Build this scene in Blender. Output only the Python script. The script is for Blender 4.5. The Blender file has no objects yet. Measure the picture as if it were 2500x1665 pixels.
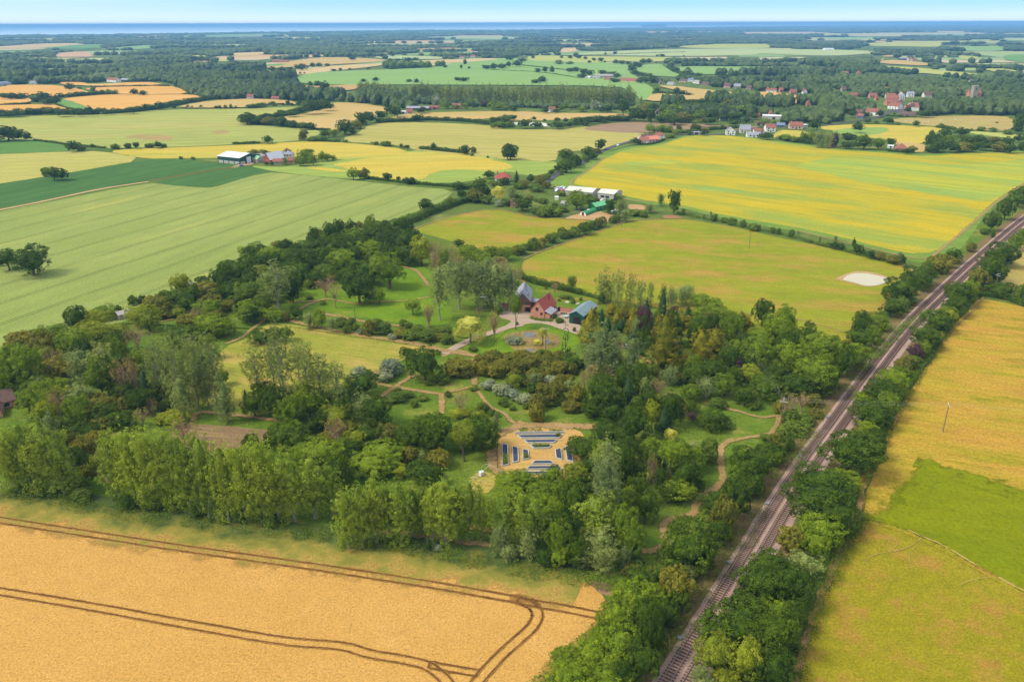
import bpy, bmesh, math, random
import numpy as np
from mathutils import Vector, Matrix
rng = np.random.default_rng(7)
random.seed(7)
SC = bpy.context.scene
COL = SC.collection

# ------------------------------------------------------------------ camera
FPX = 1944.0            # focal length in pixels of the 2500 px wide photograph
CAMH = 113.0            # flying height in metres
PITCH = math.atan((832.5 - 57.0) / FPX)
ROLL = 0.0029
CAM = Vector((0, 0, CAMH))
_r0, _u0 = Vector((1, 0, 0)), Vector((0, math.sin(PITCH), math.cos(PITCH)))
FWD = Vector((0, math.cos(PITCH), -math.sin(PITCH)))
RIGHT = _r0 * math.cos(ROLL) - _u0 * math.sin(ROLL)
UP = _u0 * math.cos(ROLL) + _r0 * math.sin(ROLL)
cd = bpy.data.cameras.new('camera')
cd.sensor_width = 36.0
cd.lens = FPX * 36.0 / 2500.0
cd.clip_start = 1.0
cd.clip_end = 200000.0
cam = bpy.data.objects.new('camera', cd)
COL.objects.link(cam)
M3 = Matrix((RIGHT, UP, -FWD)).transposed()
cam.matrix_world = Matrix.Translation(CAM) @ M3.to_4x4()
SC.camera = cam

# ------------------------------------------------------------------ sky and sun
SUN_EL, SUN_AZ = math.radians(50), math.radians(-102)     # azimuth measured from +Y towards +X
W = bpy.data.worlds.new('World'); SC.world = W
W.use_nodes = True
nt = W.node_tree; nt.nodes.clear()
out = nt.nodes.new('ShaderNodeOutputWorld'); bg = nt.nodes.new('ShaderNodeBackground')
sky = nt.nodes.new('ShaderNodeTexSky'); sky.sky_type = 'NISHITA'; sky.sun_disc = False
sky.sun_elevation = SUN_EL; sky.sun_rotation = SUN_AZ
sky.air_density = 1.0; sky.dust_density = 1.0; sky.ozone_density = 1.2
tc = nt.nodes.new('ShaderNodeTexCoord'); sx = nt.nodes.new('ShaderNodeSeparateXYZ')
nt.links.new(tc.outputs['Generated'], sx.inputs[0])
# thin high cloud veil: pale at the horizon, clear blue band above it, milky overhead
ramp = nt.nodes.new('ShaderNodeValToRGB')
mr = nt.nodes.new('ShaderNodeMapRange'); mr.inputs[1].default_value = 0.0; mr.inputs[2].default_value = 0.5
nt.links.new(sx.outputs['Z'], mr.inputs[0]); nt.links.new(mr.outputs[0], ramp.inputs[0])
el = ramp.color_ramp.elements
el[0].position = 0.0; el[0].color = (6.2, 7.3, 8.0, 1)
el[1].position = 1.0; el[1].color = (7.0, 7.3, 7.8, 1)
for p_, c_ in ((0.010, (5.6, 7.2, 8.0, 1)), (0.032, (3.4, 6.0, 7.4, 1)), (0.062, (1.8, 4.9, 7.0, 1)), (0.12, (2.0, 4.8, 7.4, 1)), (0.4, (5.6, 6.4, 7.6, 1))):
    e_ = el.new(p_); e_.color = c_
cn = nt.nodes.new('ShaderNodeTexNoise'); cn.inputs['Scale'].default_value = 2.2; cn.inputs['Detail'].default_value = 5
mp = nt.nodes.new('ShaderNodeMapping'); mp.inputs['Scale'].default_value = (1, 1, 5)
nt.links.new(tc.outputs['Generated'], mp.inputs[0]); nt.links.new(mp.outputs[0], cn.inputs['Vector'])
# bluer towards +X, paler towards -X, as thin cloud thins out
mxr = nt.nodes.new('ShaderNodeMapRange'); mxr.inputs[1].default_value = -0.6; mxr.inputs[2].default_value = 0.7
mxr.inputs[3].default_value = 0.45; mxr.inputs[4].default_value = -0.35
nt.links.new(sx.outputs['X'], mxr.inputs[0])
mad = nt.nodes.new('ShaderNodeMath'); mad.operation = 'ADD'; mad.use_clamp = True
mn = nt.nodes.new('ShaderNodeMapRange'); mn.inputs[1].default_value = 0.35; mn.inputs[2].default_value = 0.65
mn.inputs[3].default_value = -0.15; mn.inputs[4].default_value = 0.25
nt.links.new(cn.outputs[0], mn.inputs[0]); nt.links.new(mxr.outputs[0], mad.inputs[0]); nt.links.new(mn.outputs[0], mad.inputs[1])
veil = nt.nodes.new('ShaderNodeMixRGB'); veil.inputs[2].default_value = (5.6, 6.9, 7.8, 1)
nt.links.new(mad.outputs[0], veil.inputs[0]); nt.links.new(ramp.outputs[0], veil.inputs[1])
mixs = nt.nodes.new('ShaderNodeMixRGB'); mixs.inputs[0].default_value = 0.85
nt.links.new(sky.outputs[0], mixs.inputs[1]); nt.links.new(veil.outputs[0], mixs.inputs[2])
nt.links.new(mixs.outputs[0], bg.inputs[0]); bg.inputs[1].default_value = 0.097
nt.links.new(bg.outputs[0], out.inputs[0])
sd = bpy.data.lights.new('sun', 'SUN'); sd.energy = 2.7; sd.angle = math.radians(19); sd.color = (1.0, 0.93, 0.78)
so = bpy.data.objects.new('sun', sd); COL.objects.link(so)
_sdir = Vector((math.sin(SUN_AZ) * math.cos(SUN_EL), math.cos(SUN_AZ) * math.cos(SUN_EL), math.sin(SUN_EL)))
so.rotation_euler = _sdir.to_track_quat('Z', 'Y').to_euler()
SC.view_settings.view_transform = 'Standard'; SC.view_settings.look = 'None'
SC.view_settings.exposure = 0.66; SC.view_settings.gamma = 1.0
SC.render.engine = 'CYCLES'; SC.cycles.use_denoising = True
SC.cycles.max_bounces = 5; SC.cycles.diffuse_bounces = 2; SC.cycles.glossy_bounces = 1
SC.cycles.transmission_bounces = 2; SC.cycles.transparent_max_bounces = 4; SC.cycles.volume_bounces = 0

# ------------------------------------------------------------------ pixels to places
REG = dict(A=(0,750,3.485), B=(600,750,3.485), C=(1150,650,4.48), D=(1150,980,3.623), E=(1800,750,3.364),
           F=(0,1180,3.233), G=(900,1180,3.233), H=(1600,1180,2.617), I=(0,400,3.623), J=(600,400,3.623),
           K=(1200,400,3.623), L=(1850,400,3.623), M=(0,40,3.623), N=(600,40,3.623), O=(1200,40,3.623),
           P=(1850,40,3.623), Q=(1250,670,9.8), R=(1340,445,11.775), S=(1200,1030,10.455), U=(520,355,7.85),
           V=(2030,205,7.85), W=(1530,270,5.12), X=(1400,160,4.71), Y=(960,240,4.71), Z=(0,0,1.0))
def pix(r, x, y):
    a, b, s = REG[r]; return a + x / s, b + y / s
def ray(px, py):
    return FWD + RIGHT * ((px - 1250.0) / FPX) - UP * ((py - 832.5) / FPX)
def G(px, py, z=0.0):
    d = ray(px, py)
    if d.z > -0.0012: d = d.copy(); d.z = -0.0012
    t = (z - CAMH) / d.z
    p = CAM + d * t
    return Vector((p.x, p.y, z))
def GR(r, x, y, z=0.0):
    return G(*pix(r, x, y), z)
def proj(p):
    d = Vector(p) - CAM; w = d.dot(FWD)
    return 1250 + FPX * d.dot(RIGHT) / w, 832.5 - FPX * d.dot(UP) / w
def pts(s):
    """'M 0,270 340,245 N 10,20' -> pixel pairs; a capital letter switches the reading frame."""
    r = 'Z'; o = []
    for tok in s.split():
        if tok in REG: r = tok
        else:
            x, y = tok.split(','); o.append(pix(r, float(x), float(y)))
    return o
def gpts(s, z=0.0): return [G(x, y, z) for x, y in pts(s)]

# ------------------------------------------------------------------ bookkeeping
def tag(o, label=None, cat=None, group=None, kind=None):
    if label: o['label'] = label
    if cat: o['category'] = cat
    if group: o['group'] = group
    if kind: o['kind'] = kind
    return o
def link(name, me, parent=None):
    o = bpy.data.objects.new(name, me); COL.objects.link(o)
    if parent is not None: o.parent = parent
    return o
def empty(name, loc, rz=0.0):
    o = bpy.data.objects.new(name, None); COL.objects.link(o)
    o.location = loc; o.rotation_euler = (0, 0, rz); o.empty_display_size = 0.5
    return o
ORD = ['', 'first', 'second', 'third', 'fourth', 'fifth', 'sixth', 'seventh', 'eighth', 'ninth', 'tenth', 'eleventh', 'twelfth',
       'thirteenth', 'fourteenth', 'fifteenth', 'sixteenth', 'seventeenth', 'eighteenth', 'nineteenth']
TENS = {2: ('twentieth', 'twenty'), 3: ('thirtieth', 'thirty'), 4: ('fortieth', 'forty'), 5: ('fiftieth', 'fifty'), 6: ('sixtieth', 'sixty'), 7: ('seventieth', 'seventy'), 8: ('eightieth', 'eighty'), 9: ('ninetieth', 'ninety')}
def ordn(n):
    if n < 20: return ORD[n]
    a, b = divmod(n, 10)
    return TENS[a][0] if b == 0 else TENS[a][1] + '-' + ORD[b]

def mesh_np(name, V, F, mats, midx=None, tint=None, smooth=False):
    """V (n,3), F (m,k) all faces with k corners."""
    me = bpy.data.meshes.new(name)
    n, (m, k) = len(V), F.shape
    me.vertices.add(n); me.vertices.foreach_set('co', np.ascontiguousarray(V, dtype=np.float32).ravel())
    me.loops.add(m * k); me.loops.foreach_set('vertex_index', np.ascontiguousarray(F, dtype=np.int32).ravel())
    me.polygons.add(m)
    me.polygons.foreach_set('loop_start', np.arange(0, m * k, k, dtype=np.int32))
    me.polygons.foreach_set('loop_total', np.full(m, k, dtype=np.int32))
    if midx is not None: me.polygons.foreach_set('material_index', np.asarray(midx, dtype=np.int32))
    me.polygons.foreach_set('use_smooth', np.full(m, smooth, dtype=bool))
    for mt in (mats if isinstance(mats, (list, tuple)) else [mats]): me.materials.append(mt)
    if tint is not None:
        at = me.attributes.new('tint', 'FLOAT', 'POINT'); at.data.foreach_set('value', np.asarray(tint, dtype=np.float32))
    me.update(calc_edges=True)
    return me

# ------------------------------------------------------------------ materials
K = 0.60
def lin(c): c /= 255.0; return c / 12.92 if c <= 0.04045 else ((c + 0.055) / 1.055) ** 2.4
def S(r, g, b, k=K): return (lin(r) * k, lin(g) * k, lin(b) * k, 1)
_mats = {}
def newmat(name):
    m = bpy.data.materials.new(name); m.use_nodes = True
    n = m.node_tree; n.nodes.clear()
    o = n.nodes.new('ShaderNodeOutputMaterial'); b = n.nodes.new('ShaderNodeBsdfPrincipled')
    b.inputs['Roughness'].default_value = 0.9
    b.inputs['Specular IOR Level'].default_value = 0.15
    n.links.new(b.outputs[0], o.inputs[0])
    return m, n, b
def mixc(n, f, a, b, mode='MIX'):
    x = n.nodes.new('ShaderNodeMixRGB'); x.blend_type = mode
    for i, v in enumerate((f, a, b)):
        if isinstance(v, (float, int)) and i == 0: x.inputs[0].default_value = v
        elif isinstance(v, tuple): x.inputs[i].default_value = v
        else: n.links.new(v, x.inputs[i])
    return x.outputs[0]
def math_(n, op, a, b=None, clamp=False):
    x = n.nodes.new('ShaderNodeMath'); x.operation = op; x.use_clamp = clamp
    for i, v in enumerate((a, b)):
        if v is None: continue
        if isinstance(v, (float, int)): x.inputs[i].default_value = v
        else: n.links.new(v, x.inputs[i])
    return x.outputs[0]
def mrange(n, v, a, b, c=0.0, d=1.0, smooth=False):
    x = n.nodes.new('ShaderNodeMapRange')
    if smooth: x.interpolation_type = 'SMOOTHSTEP'
    n.links.new(v, x.inputs[0])
    for i, q in enumerate((a, b, c, d)): x.inputs[i + 1].default_value = q
    return x.outputs[0]
def noise(n, vec, scale, detail=3.0, rough=0.55):
    x = n.nodes.new('ShaderNodeTexNoise'); x.inputs['Scale'].default_value = scale
    x.inputs['Detail'].default_value = detail; x.inputs['Roughness'].default_value = rough
    n.links.new(vec, x.inputs['Vector']); return x.outputs[0]
def scaled(n, vec, rz, sc):
    r = n.nodes.new('ShaderNodeVectorRotate'); r.rotation_type = 'Z_AXIS'; r.inputs['Angle'].default_value = rz
    n.links.new(vec, r.inputs['Vector'])
    m = n.nodes.new('ShaderNodeMapping'); m.inputs['Scale'].default_value = sc
    n.links.new(r.outputs[0], m.inputs[0]); return r.outputs[0], m.outputs[0]
def crop(name, base, alt, third=None, ang=0.0, big=60.0, mid=9.0, fine=0.9, tram=0.0, tramc=None, gauge=1.9, stretch=4.0,
         altpos=0.5, altw=0.18, fs=0.20, ms=0.16, rowsp=0.0, rs=0.15, bump=0.35, thirdpos=0.62, tramw=0.35, bstretch=None, speck=.30):
    """A crop or pasture surface. ang is the direction of the rows (radians from +X); colours are what the plants are."""
    if name in _mats: return _mats[name]
    m, n, b = newmat(name)
    g = n.nodes.new('ShaderNodeNewGeometry')
    pos = g.outputs['Position']
    rot, st = scaled(n, pos, -ang, (1.0 / stretch, 1, 1))
    _, stb = scaled(n, pos, -ang, (1.0 / (bstretch or stretch), 1, 1))
    nb = noise(n, stb, 1.0 / big, 4.0, 0.6)
    c = mixc(n, mrange(n, nb, altpos - altw, altpos + altw), base, alt)
    if third:
        n3 = noise(n, stb, 1.7 / big, 5.0, 0.65)
        c = mixc(n, mrange(n, n3, thirdpos - 0.06, thirdpos + 0.10), c, third)
    nm = noise(n, st, 1.0 / mid, 4.0, 0.65)
    c = mixc(n, mrange(n, nm, 0.25, 0.75, 0.0, 1.0), mixc(n, 1.0, c, (1 - ms, 1 - ms, 1 - ms * 0.9, 1), 'MULTIPLY'), mixc(n, 1.0, c, (1 + ms, 1 + ms, 1 + ms * 0.6, 1), 'MULTIPLY'))
    nf = noise(n, pos, 1.0 / fine, 3.0, 0.7)
    c = mixc(n, mrange(n, nf, 0.3, 0.7), mixc(n, 1.0, c, (1 - fs, 1 - fs, 1 - fs, 1), 'MULTIPLY'), mixc(n, 1.0, c, (1 + fs, 1 + fs, 1 + fs, 1), 'MULTIPLY'))
    if speck:
        ns = noise(n, pos, .75 / fine, 2.0, .6)
        c = mixc(n, mrange(n, ns, .56, .68, 0.0, speck), c, mixc(n, 1.0, c, (.45, .45, .35, 1), 'MULTIPLY'))
    if rowsp > 0 or tram > 0:
        sp = n.nodes.new('ShaderNodeSeparateXYZ'); n.links.new(rot, sp.inputs[0])
        wob = math_(n, 'MULTIPLY', mrange(n, noise(n, pos, 0.03, 2.0), 0.0, 1.0, -1.0, 1.0), 1.2)
        yv = math_(n, 'ADD', sp.outputs['Y'], wob)
    if rowsp > 0:
        s_ = math_(n, 'SINE', math_(n, 'MULTIPLY', yv, 2 * math.pi / rowsp))
        s_ = mrange(n, s_, -1, 1, 0, 1)
        c = mixc(n, s_, c, mixc(n, 1.0, c, (1 - rs, 1 - rs, 1 - rs, 1), 'MULTIPLY'))
    if tram > 0:
        md = math_(n, 'MODULO', math_(n, 'ADD', yv, 10000.0), tram)
        f1 = math_(n, 'LESS_THAN', math_(n, 'ABSOLUTE', math_(n, 'SUBTRACT', md, tram * 0.5)), tramw)
        f2 = math_(n, 'LESS_THAN', math_(n, 'ABSOLUTE', math_(n, 'SUBTRACT', md, tram * 0.5 + gauge)), tramw)
        f = math_(n, 'MAXIMUM', f1, f2)
        f = math_(n, 'MULTIPLY', f, mrange(n, noise(n, st, 0.11, 3), 0.3, 0.55, 0.25, 0.85))
        c = mixc(n, f, c, tramc or S(90, 100, 50))
    n.links.new(c, b.inputs['Base Color'])
    if bump:
        bp = n.nodes.new('ShaderNodeBump'); bp.inputs['Strength'].default_value = bump; bp.inputs['Distance'].default_value = 0.35
        n.links.new(nf, bp.inputs['Height']); n.links.new(bp.outputs[0], b.inputs['Normal'])
    b.inputs['Roughness'].default_value = 1.0; b.inputs['Specular IOR Level'].default_value = 0.05
    _mats[name] = m; return m
def edged(mat, name=None, lo=.45, hi=.66, sc=1.4, oneside=False):
    """a copy of a ground material whose ribbon frays out into what lies below"""
    nm = name or mat.name + ' frayed'
    if nm in _mats: return _mats[nm]
    m = mat.copy(); m.name = nm; n = m.node_tree; out = [x for x in n.nodes if x.type == 'OUTPUT_MATERIAL'][0]; b = [x for x in n.nodes if x.type == 'BSDF_PRINCIPLED'][0]
    uv = n.nodes.new('ShaderNodeUVMap'); sp = n.nodes.new('ShaderNodeSeparateXYZ'); n.links.new(uv.outputs[0], sp.inputs[0]); g = n.nodes.new('ShaderNodeNewGeometry')
    d = sp.outputs['Y'] if oneside else math_(n, 'MULTIPLY', math_(n, 'ABSOLUTE', math_(n, 'SUBTRACT', sp.outputs['Y'], .5)), 2.0)
    nz = noise(n, g.outputs['Position'], 1.0 / sc, 5.0, .7)
    f = math_(n, 'ADD', d, mrange(n, nz, .28, .72, -.33, .33)); f = mrange(n, f, lo, hi)
    t = n.nodes.new('ShaderNodeBsdfTransparent'); mx = n.nodes.new('ShaderNodeMixShader'); n.links.new(f, mx.inputs[0]); n.links.new(b.outputs[0], mx.inputs[1]); n.links.new(t.outputs[0], mx.inputs[2])
    n.links.new(mx.outputs[0], out.inputs[0]); _mats[nm] = m; return m
def feather(s, width, mat, z=.2, sc=3.0, step=1.5, name='field_edge'):
    """the ground on the left of the line frays over the ground on its right"""
    return ribbon(name, s, width, edged(mat, mat.name + ' feathered %g' % sc, .36, .60, sc, True), z=z, jit=.02, step=step)
def plain(name, col, rough=0.8, var=0.12, scale=1.5, spec=0.2, metal=0.0):
    if name in _mats: return _mats[name]
    m, n, b = newmat(name)
    tcn = n.nodes.new('ShaderNodeTexCoord')
    nf = noise(n, tcn.outputs['Object'], scale, 4.0, 0.6)
    c = mixc(n, mrange(n, nf, 0.3, 0.7), tuple(v * (1 - var) for v in col[:3]) + (1,), tuple(min(1, v * (1 + var)) for v in col[:3]) + (1,))
    n.links.new(c, b.inputs['Base Color']); b.inputs['Roughness'].default_value = rough
    b.inputs['Specular IOR Level'].default_value = spec; b.inputs['Metallic'].default_value = metal
    _mats[name] = m; return m
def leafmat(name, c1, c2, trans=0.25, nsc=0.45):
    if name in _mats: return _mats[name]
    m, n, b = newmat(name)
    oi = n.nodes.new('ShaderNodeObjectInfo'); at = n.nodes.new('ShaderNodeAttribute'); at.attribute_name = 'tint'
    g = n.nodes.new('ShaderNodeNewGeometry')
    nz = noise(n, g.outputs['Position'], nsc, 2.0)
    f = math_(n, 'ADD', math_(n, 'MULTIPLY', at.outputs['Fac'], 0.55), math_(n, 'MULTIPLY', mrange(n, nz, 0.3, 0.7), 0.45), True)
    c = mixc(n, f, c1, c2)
    r = oi.outputs['Random']
    c = mixc(n, r, mixc(n, 1.0, c, (0.78, 0.80, 0.85, 1), 'MULTIPLY'), mixc(n, 1.0, c, (1.25, 1.16, 1.0, 1), 'MULTIPLY'))
    n.links.new(c, b.inputs['Base Color']); b.inputs['Roughness'].default_value = 0.7
    b.inputs['Specular IOR Level'].default_value = 0.12
    t = n.nodes.new('ShaderNodeBsdfTranslucent'); n.links.new(mixc(n, 1.0, c, (1.2, 1.25, 0.6, 1), 'MULTIPLY'), t.inputs[0])
    mx = n.nodes.new('ShaderNodeMixShader'); mx.inputs[0].default_value = trans
    n.links.new(b.outputs[0], mx.inputs[1]); n.links.new(t.outputs[0], mx.inputs[2])
    n.links.new(mx.outputs[0], [x for x in n.nodes if x.type == 'OUTPUT_MATERIAL'][0].inputs[0])
    _mats[name] = m; return m

# ------------------------------------------------------------------ sheets and ribbons
_z = [0]
_rz = [0]
_zf = [0]
def chaikin(P, closed=True, it=1):
    for _ in range(it):
        Q = []; n = len(P)
        for i in range(n if closed else n - 1):
            a, b = P[i], P[(i + 1) % n]
            if (b - a).length < 2.0: Q += [a, b]; continue
            Q += [a.lerp(b, 0.22), a.lerp(b, 0.78)]
        if not closed: Q = [P[0]] + Q + [P[-1]]
        P = Q
    return P
def resample(P, step, closed=False):
    Q = []; n = len(P)
    for i in range(n if closed else n - 1):
        a, b = P[i], P[(i + 1) % n]; k = max(1, int((b - a).length / step))
        Q += [a.lerp(b, j / k) for j in range(k)]
    if not closed: Q.append(P[-1])
    R_ = [Q[0]]
    for q in Q[1:]:
        if (q - R_[-1]).length > .02: R_.append(q)
    return R_
FIELDS = []
def sheet(name, s, mat, layer=1, round_=1, rough=1.0, excl=True, label=None, kind='structure', smooth=None):
    P = gpts(s) if isinstance(s, str) else s
    d = sum(((p - CAM).length for p in P)) / len(P)
    if d < 1300: _z[0] += 1; z = 0.01 + 0.03 * layer + 0.00035 * _z[0]; assert _z[0] < 85
    else: _zf[0] += 1; z = 1.4 * layer + 0.1 + 0.004 * _zf[0]
    P = chaikin(P, True, round_)
    step = max(1.5, d * 0.006); P = resample(P, step, True)
    P = [p + Vector((random.uniform(-1, 1), random.uniform(-1, 1), 0)) * min(step * 0.12, 3.0) * rough for p in P]
    if excl: FIELDS.append(np.array([(p.x, p.y) for p in P]))
    bm = bmesh.new(); vs = [bm.verts.new((p.x, p.y, z)) for p in P]
    f = bm.faces.new(vs); f.normal_update()
    if f.normal.z < 0: f.normal_flip()
    fa = f.calc_area(); bmesh.ops.triangulate(bm, faces=[f]); fb = sum(q.calc_area() for q in bm.faces)
    if abs(fa - fb) > .003 * fb: print('SELFX', name, (s[:60] if isinstance(s, str) else ''), round(fa), round(fb))
    me = bpy.data.meshes.new(name); bm.to_mesh(me); bm.free(); me.materials.append(mat)
    o = link(name, me); tag(o, label, None, None, kind); return o
def ribbon(name, s, width, mat, z=0.12, smooth=2, jit=0.08, step=1.5, kind='structure', label=None, parent=None):
    P = gpts(s) if isinstance(s, str) else [Vector(p) for p in s]
    P = chaikin(P, False, smooth); P = resample(P, step)
    _rz[0] += 1; z = (z * .7 if z < .4 else z) + .0004 * _rz[0]
    V = []; F = []; UV = []; L = 0
    for i, p in enumerate(P):
        t = (P[min(i + 1, len(P) - 1)] - P[max(i - 1, 0)]); t.z = 0
        if t.length < 1e-6: t = Vector((1, 0, 0))
        t.normalize(); nn = Vector((-t.y, t.x, 0)); w = width / 2
        a = w * (1 + random.uniform(-jit, jit)); b = w * (1 + random.uniform(-jit, jit))
        V += [p + nn * a + Vector((0, 0, z)), p - nn * b + Vector((0, 0, z))]
        if i: L += (p - P[i - 1]).length
        UV += [(L, 0), (L, 1)]
        if i: k = 2 * i; F.append((k - 2, k - 1, k + 1, k))
    me = mesh_np(name, np.array([tuple(v) for v in V]), np.array(F), mat)
    u = me.uv_layers.new(name='UVMap')
    idx = np.zeros(len(me.loops), dtype=np.int32); me.loops.foreach_get('vertex_index', idx)
    u.data.foreach_set('uv', np.array(UV, dtype=np.float32)[idx].ravel())
    o = link(name, me, parent)
    if parent is None: tag(o, label, None, None, kind)
    return o
# ------------------------------------------------------------------ ground, sea
def rowang(r, x0, y0, x1, y1):
    a, b = GR(r, x0, y0), GR(r, x1, y1); return math.atan2(b.y - a.y, b.x - a.x)
TUN = rowang('J', 0, 590, 1200, 190)      # rows of the large green field
m_ground = crop('mixed grass', S(118, 135, 62), S(95, 122, 50), S(160, 160, 85), big=45, mid=7, stretch=1.3)
Vg = [(0, 0, 0)]; Fg = []
rings = [60, 200, 500, 1000, 2500, 6000, 14000, 32000, 60000, 90000]; ns = 48
for r_ in rings:
    for i in range(ns):
        a = 2 * math.pi * i / ns; Vg.append((r_ * math.cos(a), r_ * math.sin(a), 0))
for i in range(ns): Fg.append((0, 1 + i, 1 + (i + 1) % ns, 1 + (i + 1) % ns))
me = bpy.data.meshes.new('ground')
me.from_pydata(Vg, [], [(0, 1 + i, 1 + (i + 1) % ns) for i in range(ns)] +
               [(1 + k * ns + i, 1 + (k + 1) * ns + i, 1 + (k + 1) * ns + (i + 1) % ns, 1 + k * ns + (i + 1) % ns) for k in range(len(rings) - 1) for i in range(ns)])
me.materials.append(m_ground); tag(link('ground', me), None, None, None, 'structure')
# the North Sea beyond the coast
m_sea, n_, b_ = newmat('sea water')
b_.inputs['Base Color'].default_value = (0.50, 0.64, 0.74, 1); b_.inputs['Roughness'].default_value = 0.55
b_.inputs['Specular IOR Level'].default_value = 0.35
coast = [(-260, 91.5), (0, 88.5), (150, 87.5), (320, 85.5), (600, 81), (900, 77), (1100, 75), (1250, 75), (1350, 74), (1450, 71.5), (1560, 70.5), (1700, 68.5), (1850, 66.2), (2000, 64.8), (2200, 62.5), (2500, 60.8), (2800, 59.8)]
near = [G(x, y, 0.8) for x, y in coast]
far = [(CAM + (Vector((p.x, p.y, 0)).normalized()) * 89000).to_2d().to_3d() + Vector((0, 0, 0.8)) for p in near]
me = bpy.data.meshes.new('sea'); nn_ = len(near)
me.from_pydata([tuple(v) for v in near + far], [], [(i, nn_ + i, nn_ + i + 1, i + 1) for i in range(nn_ - 1)])
me.materials.append(m_sea); tag(link('sea', me), 'pale blue sea beyond the wooded coast', None, None, 'structure')
def inside_sea(x, y):
    px_, py_ = proj((x, y, 0)); lim = np.interp(px_, [c[0] for c in coast], [c[1] for c in coast]); return py_ < lim + 1.5
SEA = np.array([(p.x, p.y) for p in near + far[::-1]])

# ------------------------------------------------------------------ field surfaces
ORA, PALE, TANC = S(243, 190, 105), S(232, 205, 150), S(222, 190, 122)
m_apricot = crop('ripe barley far', ORA, S(238, 180, 92), S(248, 205, 130), ang=0.1, big=120, mid=20, fine=2, fs=.06, ms=.06)
m_pale = crop('pale stubble far', PALE, S(225, 195, 130), S(215, 200, 130), ang=0.1, big=150, mid=20, fine=2, fs=.06, ms=.07)
m_tan = crop('tan crop far', TANC, S(212, 180, 105), S(200, 185, 105), ang=0.15, big=120, mid=16, fine=2, fs=.08, ms=.07)
m_fgreen = crop('bright green crop far', S(160, 194, 108), S(148, 184, 98), ang=0.2, big=160, mid=20, fine=2, fs=.05, ms=.05)
m_pgreen = crop('pale green crop far', S(190, 205, 145), S(200, 210, 140), ang=0.2, big=160, mid=20, fine=2, fs=.05, ms=.05)
m_ygreen = crop('yellow green crop far', S(205, 205, 110), S(190, 200, 105), S(215, 205, 130), ang=0.1, big=120, mid=16, fine=2, fs=.06, ms=.07)
m_dgreen = crop('deep green grass far', S(120, 165, 85), S(135, 175, 90), ang=0.2, big=100, mid=15, fine=2, fs=.08, ms=.08)
m_soil = crop('bare tilled soil', S(178, 148, 118), S(168, 140, 108), S(185, 165, 110), ang=0.05, big=90, mid=10, fine=1.5, thirdpos=.6)
def far(name, s, m, **k): return sheet(name, s, m, layer=1, **k)
far('field', 'M 0,270 340,245 660,240 780,255 450,280 0,292 -200,292 -200,275', m_pale)
far('field', 'M 660,256 800,256 1000,262 860,292 300,294', m_dgreen)
far('field', 'M 840,300 1180,264 1540,255 1480,274 1080,306 1000,300', m_fgreen)
far('field', 'M 1480,252 2240,250 2240,268 1700,275 1480,270', m_pgreen)
far('field', 'M 0,335 200,333 290,345 150,356 0,350', m_ygreen)
far('quarry', 'M 480,345 570,325 600,320 740,318 800,320 810,355 880,362 480,367', crop('quarry sand', S(222, 172, 128), S(232, 195, 160), big=30, mid=6))
far('field', 'M 140,362 630,375 600,388 330,402 160,378', m_ygreen)
far('field', 'M 600,408 860,390 1045,395 1040,406 800,414', m_dgreen)
far('field', 'M 1120,352 1560,350 1560,364 1180,368', m_pale)
far('field', 'M 1640,343 1870,355 1860,387 1700,372', m_ygreen)
far('field', 'M 1870,390 2030,386 2030,406 1860,406', m_ygreen)
far('field', 'M 2030,330 2355,318 2355,338 2130,360 2060,348', m_pale)
far('field', 'M 1390,480 1520,484 1510,502 1400,508', m_ygreen)
far('field', 'M 1970,508 2140,497 N 0,490 60,500 420,498 400,535 60,545 M 1960,540', m_pale)
far('field', 'M 2250,430 2355,422 N 20,420 30,440 M 2290,465', m_dgreen)
far('field', 'M -200,640 0,635 120,612 560,620 750,665 800,690 520,730 300,690 230,725 0,690 -200,690', m_apricot)
far('field', 'M -200,735 0,720 120,735 270,735 280,770 0,788 -200,790', m_apricot)
far('field', 'M -200,800 0,797 490,785 670,835 560,850 300,850 100,850 0,870 -200,880', m_apricot)
far('field', 'M 520,590 740,590 790,612 1300,585 1480,615 860,632 740,618 560,615', m_apricot)
far('field', 'M 840,636 1500,622 1620,655 1670,695 1300,700 1030,695 860,668 740,652', m_apricot)
far('field', 'M 550,738 850,708 1030,700 1300,702 1680,699 1820,725 1720,755 1380,800 1250,822 1180,830 900,845 790,822 680,778 600,752', m_apricot)
far('field', 'M 545,745 600,752 680,778 790,822 900,848 700,842 560,800 500,785', m_dgreen)
ribbon('track', 'M 550,750 640,785 700,805 790,815', 5, plain('chalk track', S(225, 205, 175)), z=0.6, kind='structure')
far('field', 'M 1540,820 1720,775 2060,742 2355,740 N 430,758 450,795 280,775 0,815 M 2100,818', m_tan)
m_f6 = crop('green barley with bare patches', S(192, 192, 105), S(178, 186, 96), S(205, 190, 110), ang=0.12, big=130, mid=14, fine=2, tram=24, tramw=.5, tramc=S(160, 160, 85), fs=.07)
far('field', 'M -200,905 0,900 480,875 900,875 1400,828 2355,812 N 480,798 440,830 130,885 0,885 0,960 420,990 660,1010 640,1060 400,1112 0,1115 M 2060,1135 1480,1160 760,1168 300,1098 -200,1080', m_f6)
def blotch(s, m, layer=2, **k): return sheet('crop_patch', s, m, layer=layer, round_=2, rough=2.5, excl=False, **k)
m_bare = crop('thin crop over soil', S(200, 165, 110), S(170, 168, 95), big=18, mid=5, altw=.1)
blotch('M 1080,1070 1200,1045 1400,1050 1560,1070 1500,1100 1250,1090', m_bare)
blotch('M 1860,1020 1960,1002 2060,1020 2000,1040 1880,1042', m_bare)
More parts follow.
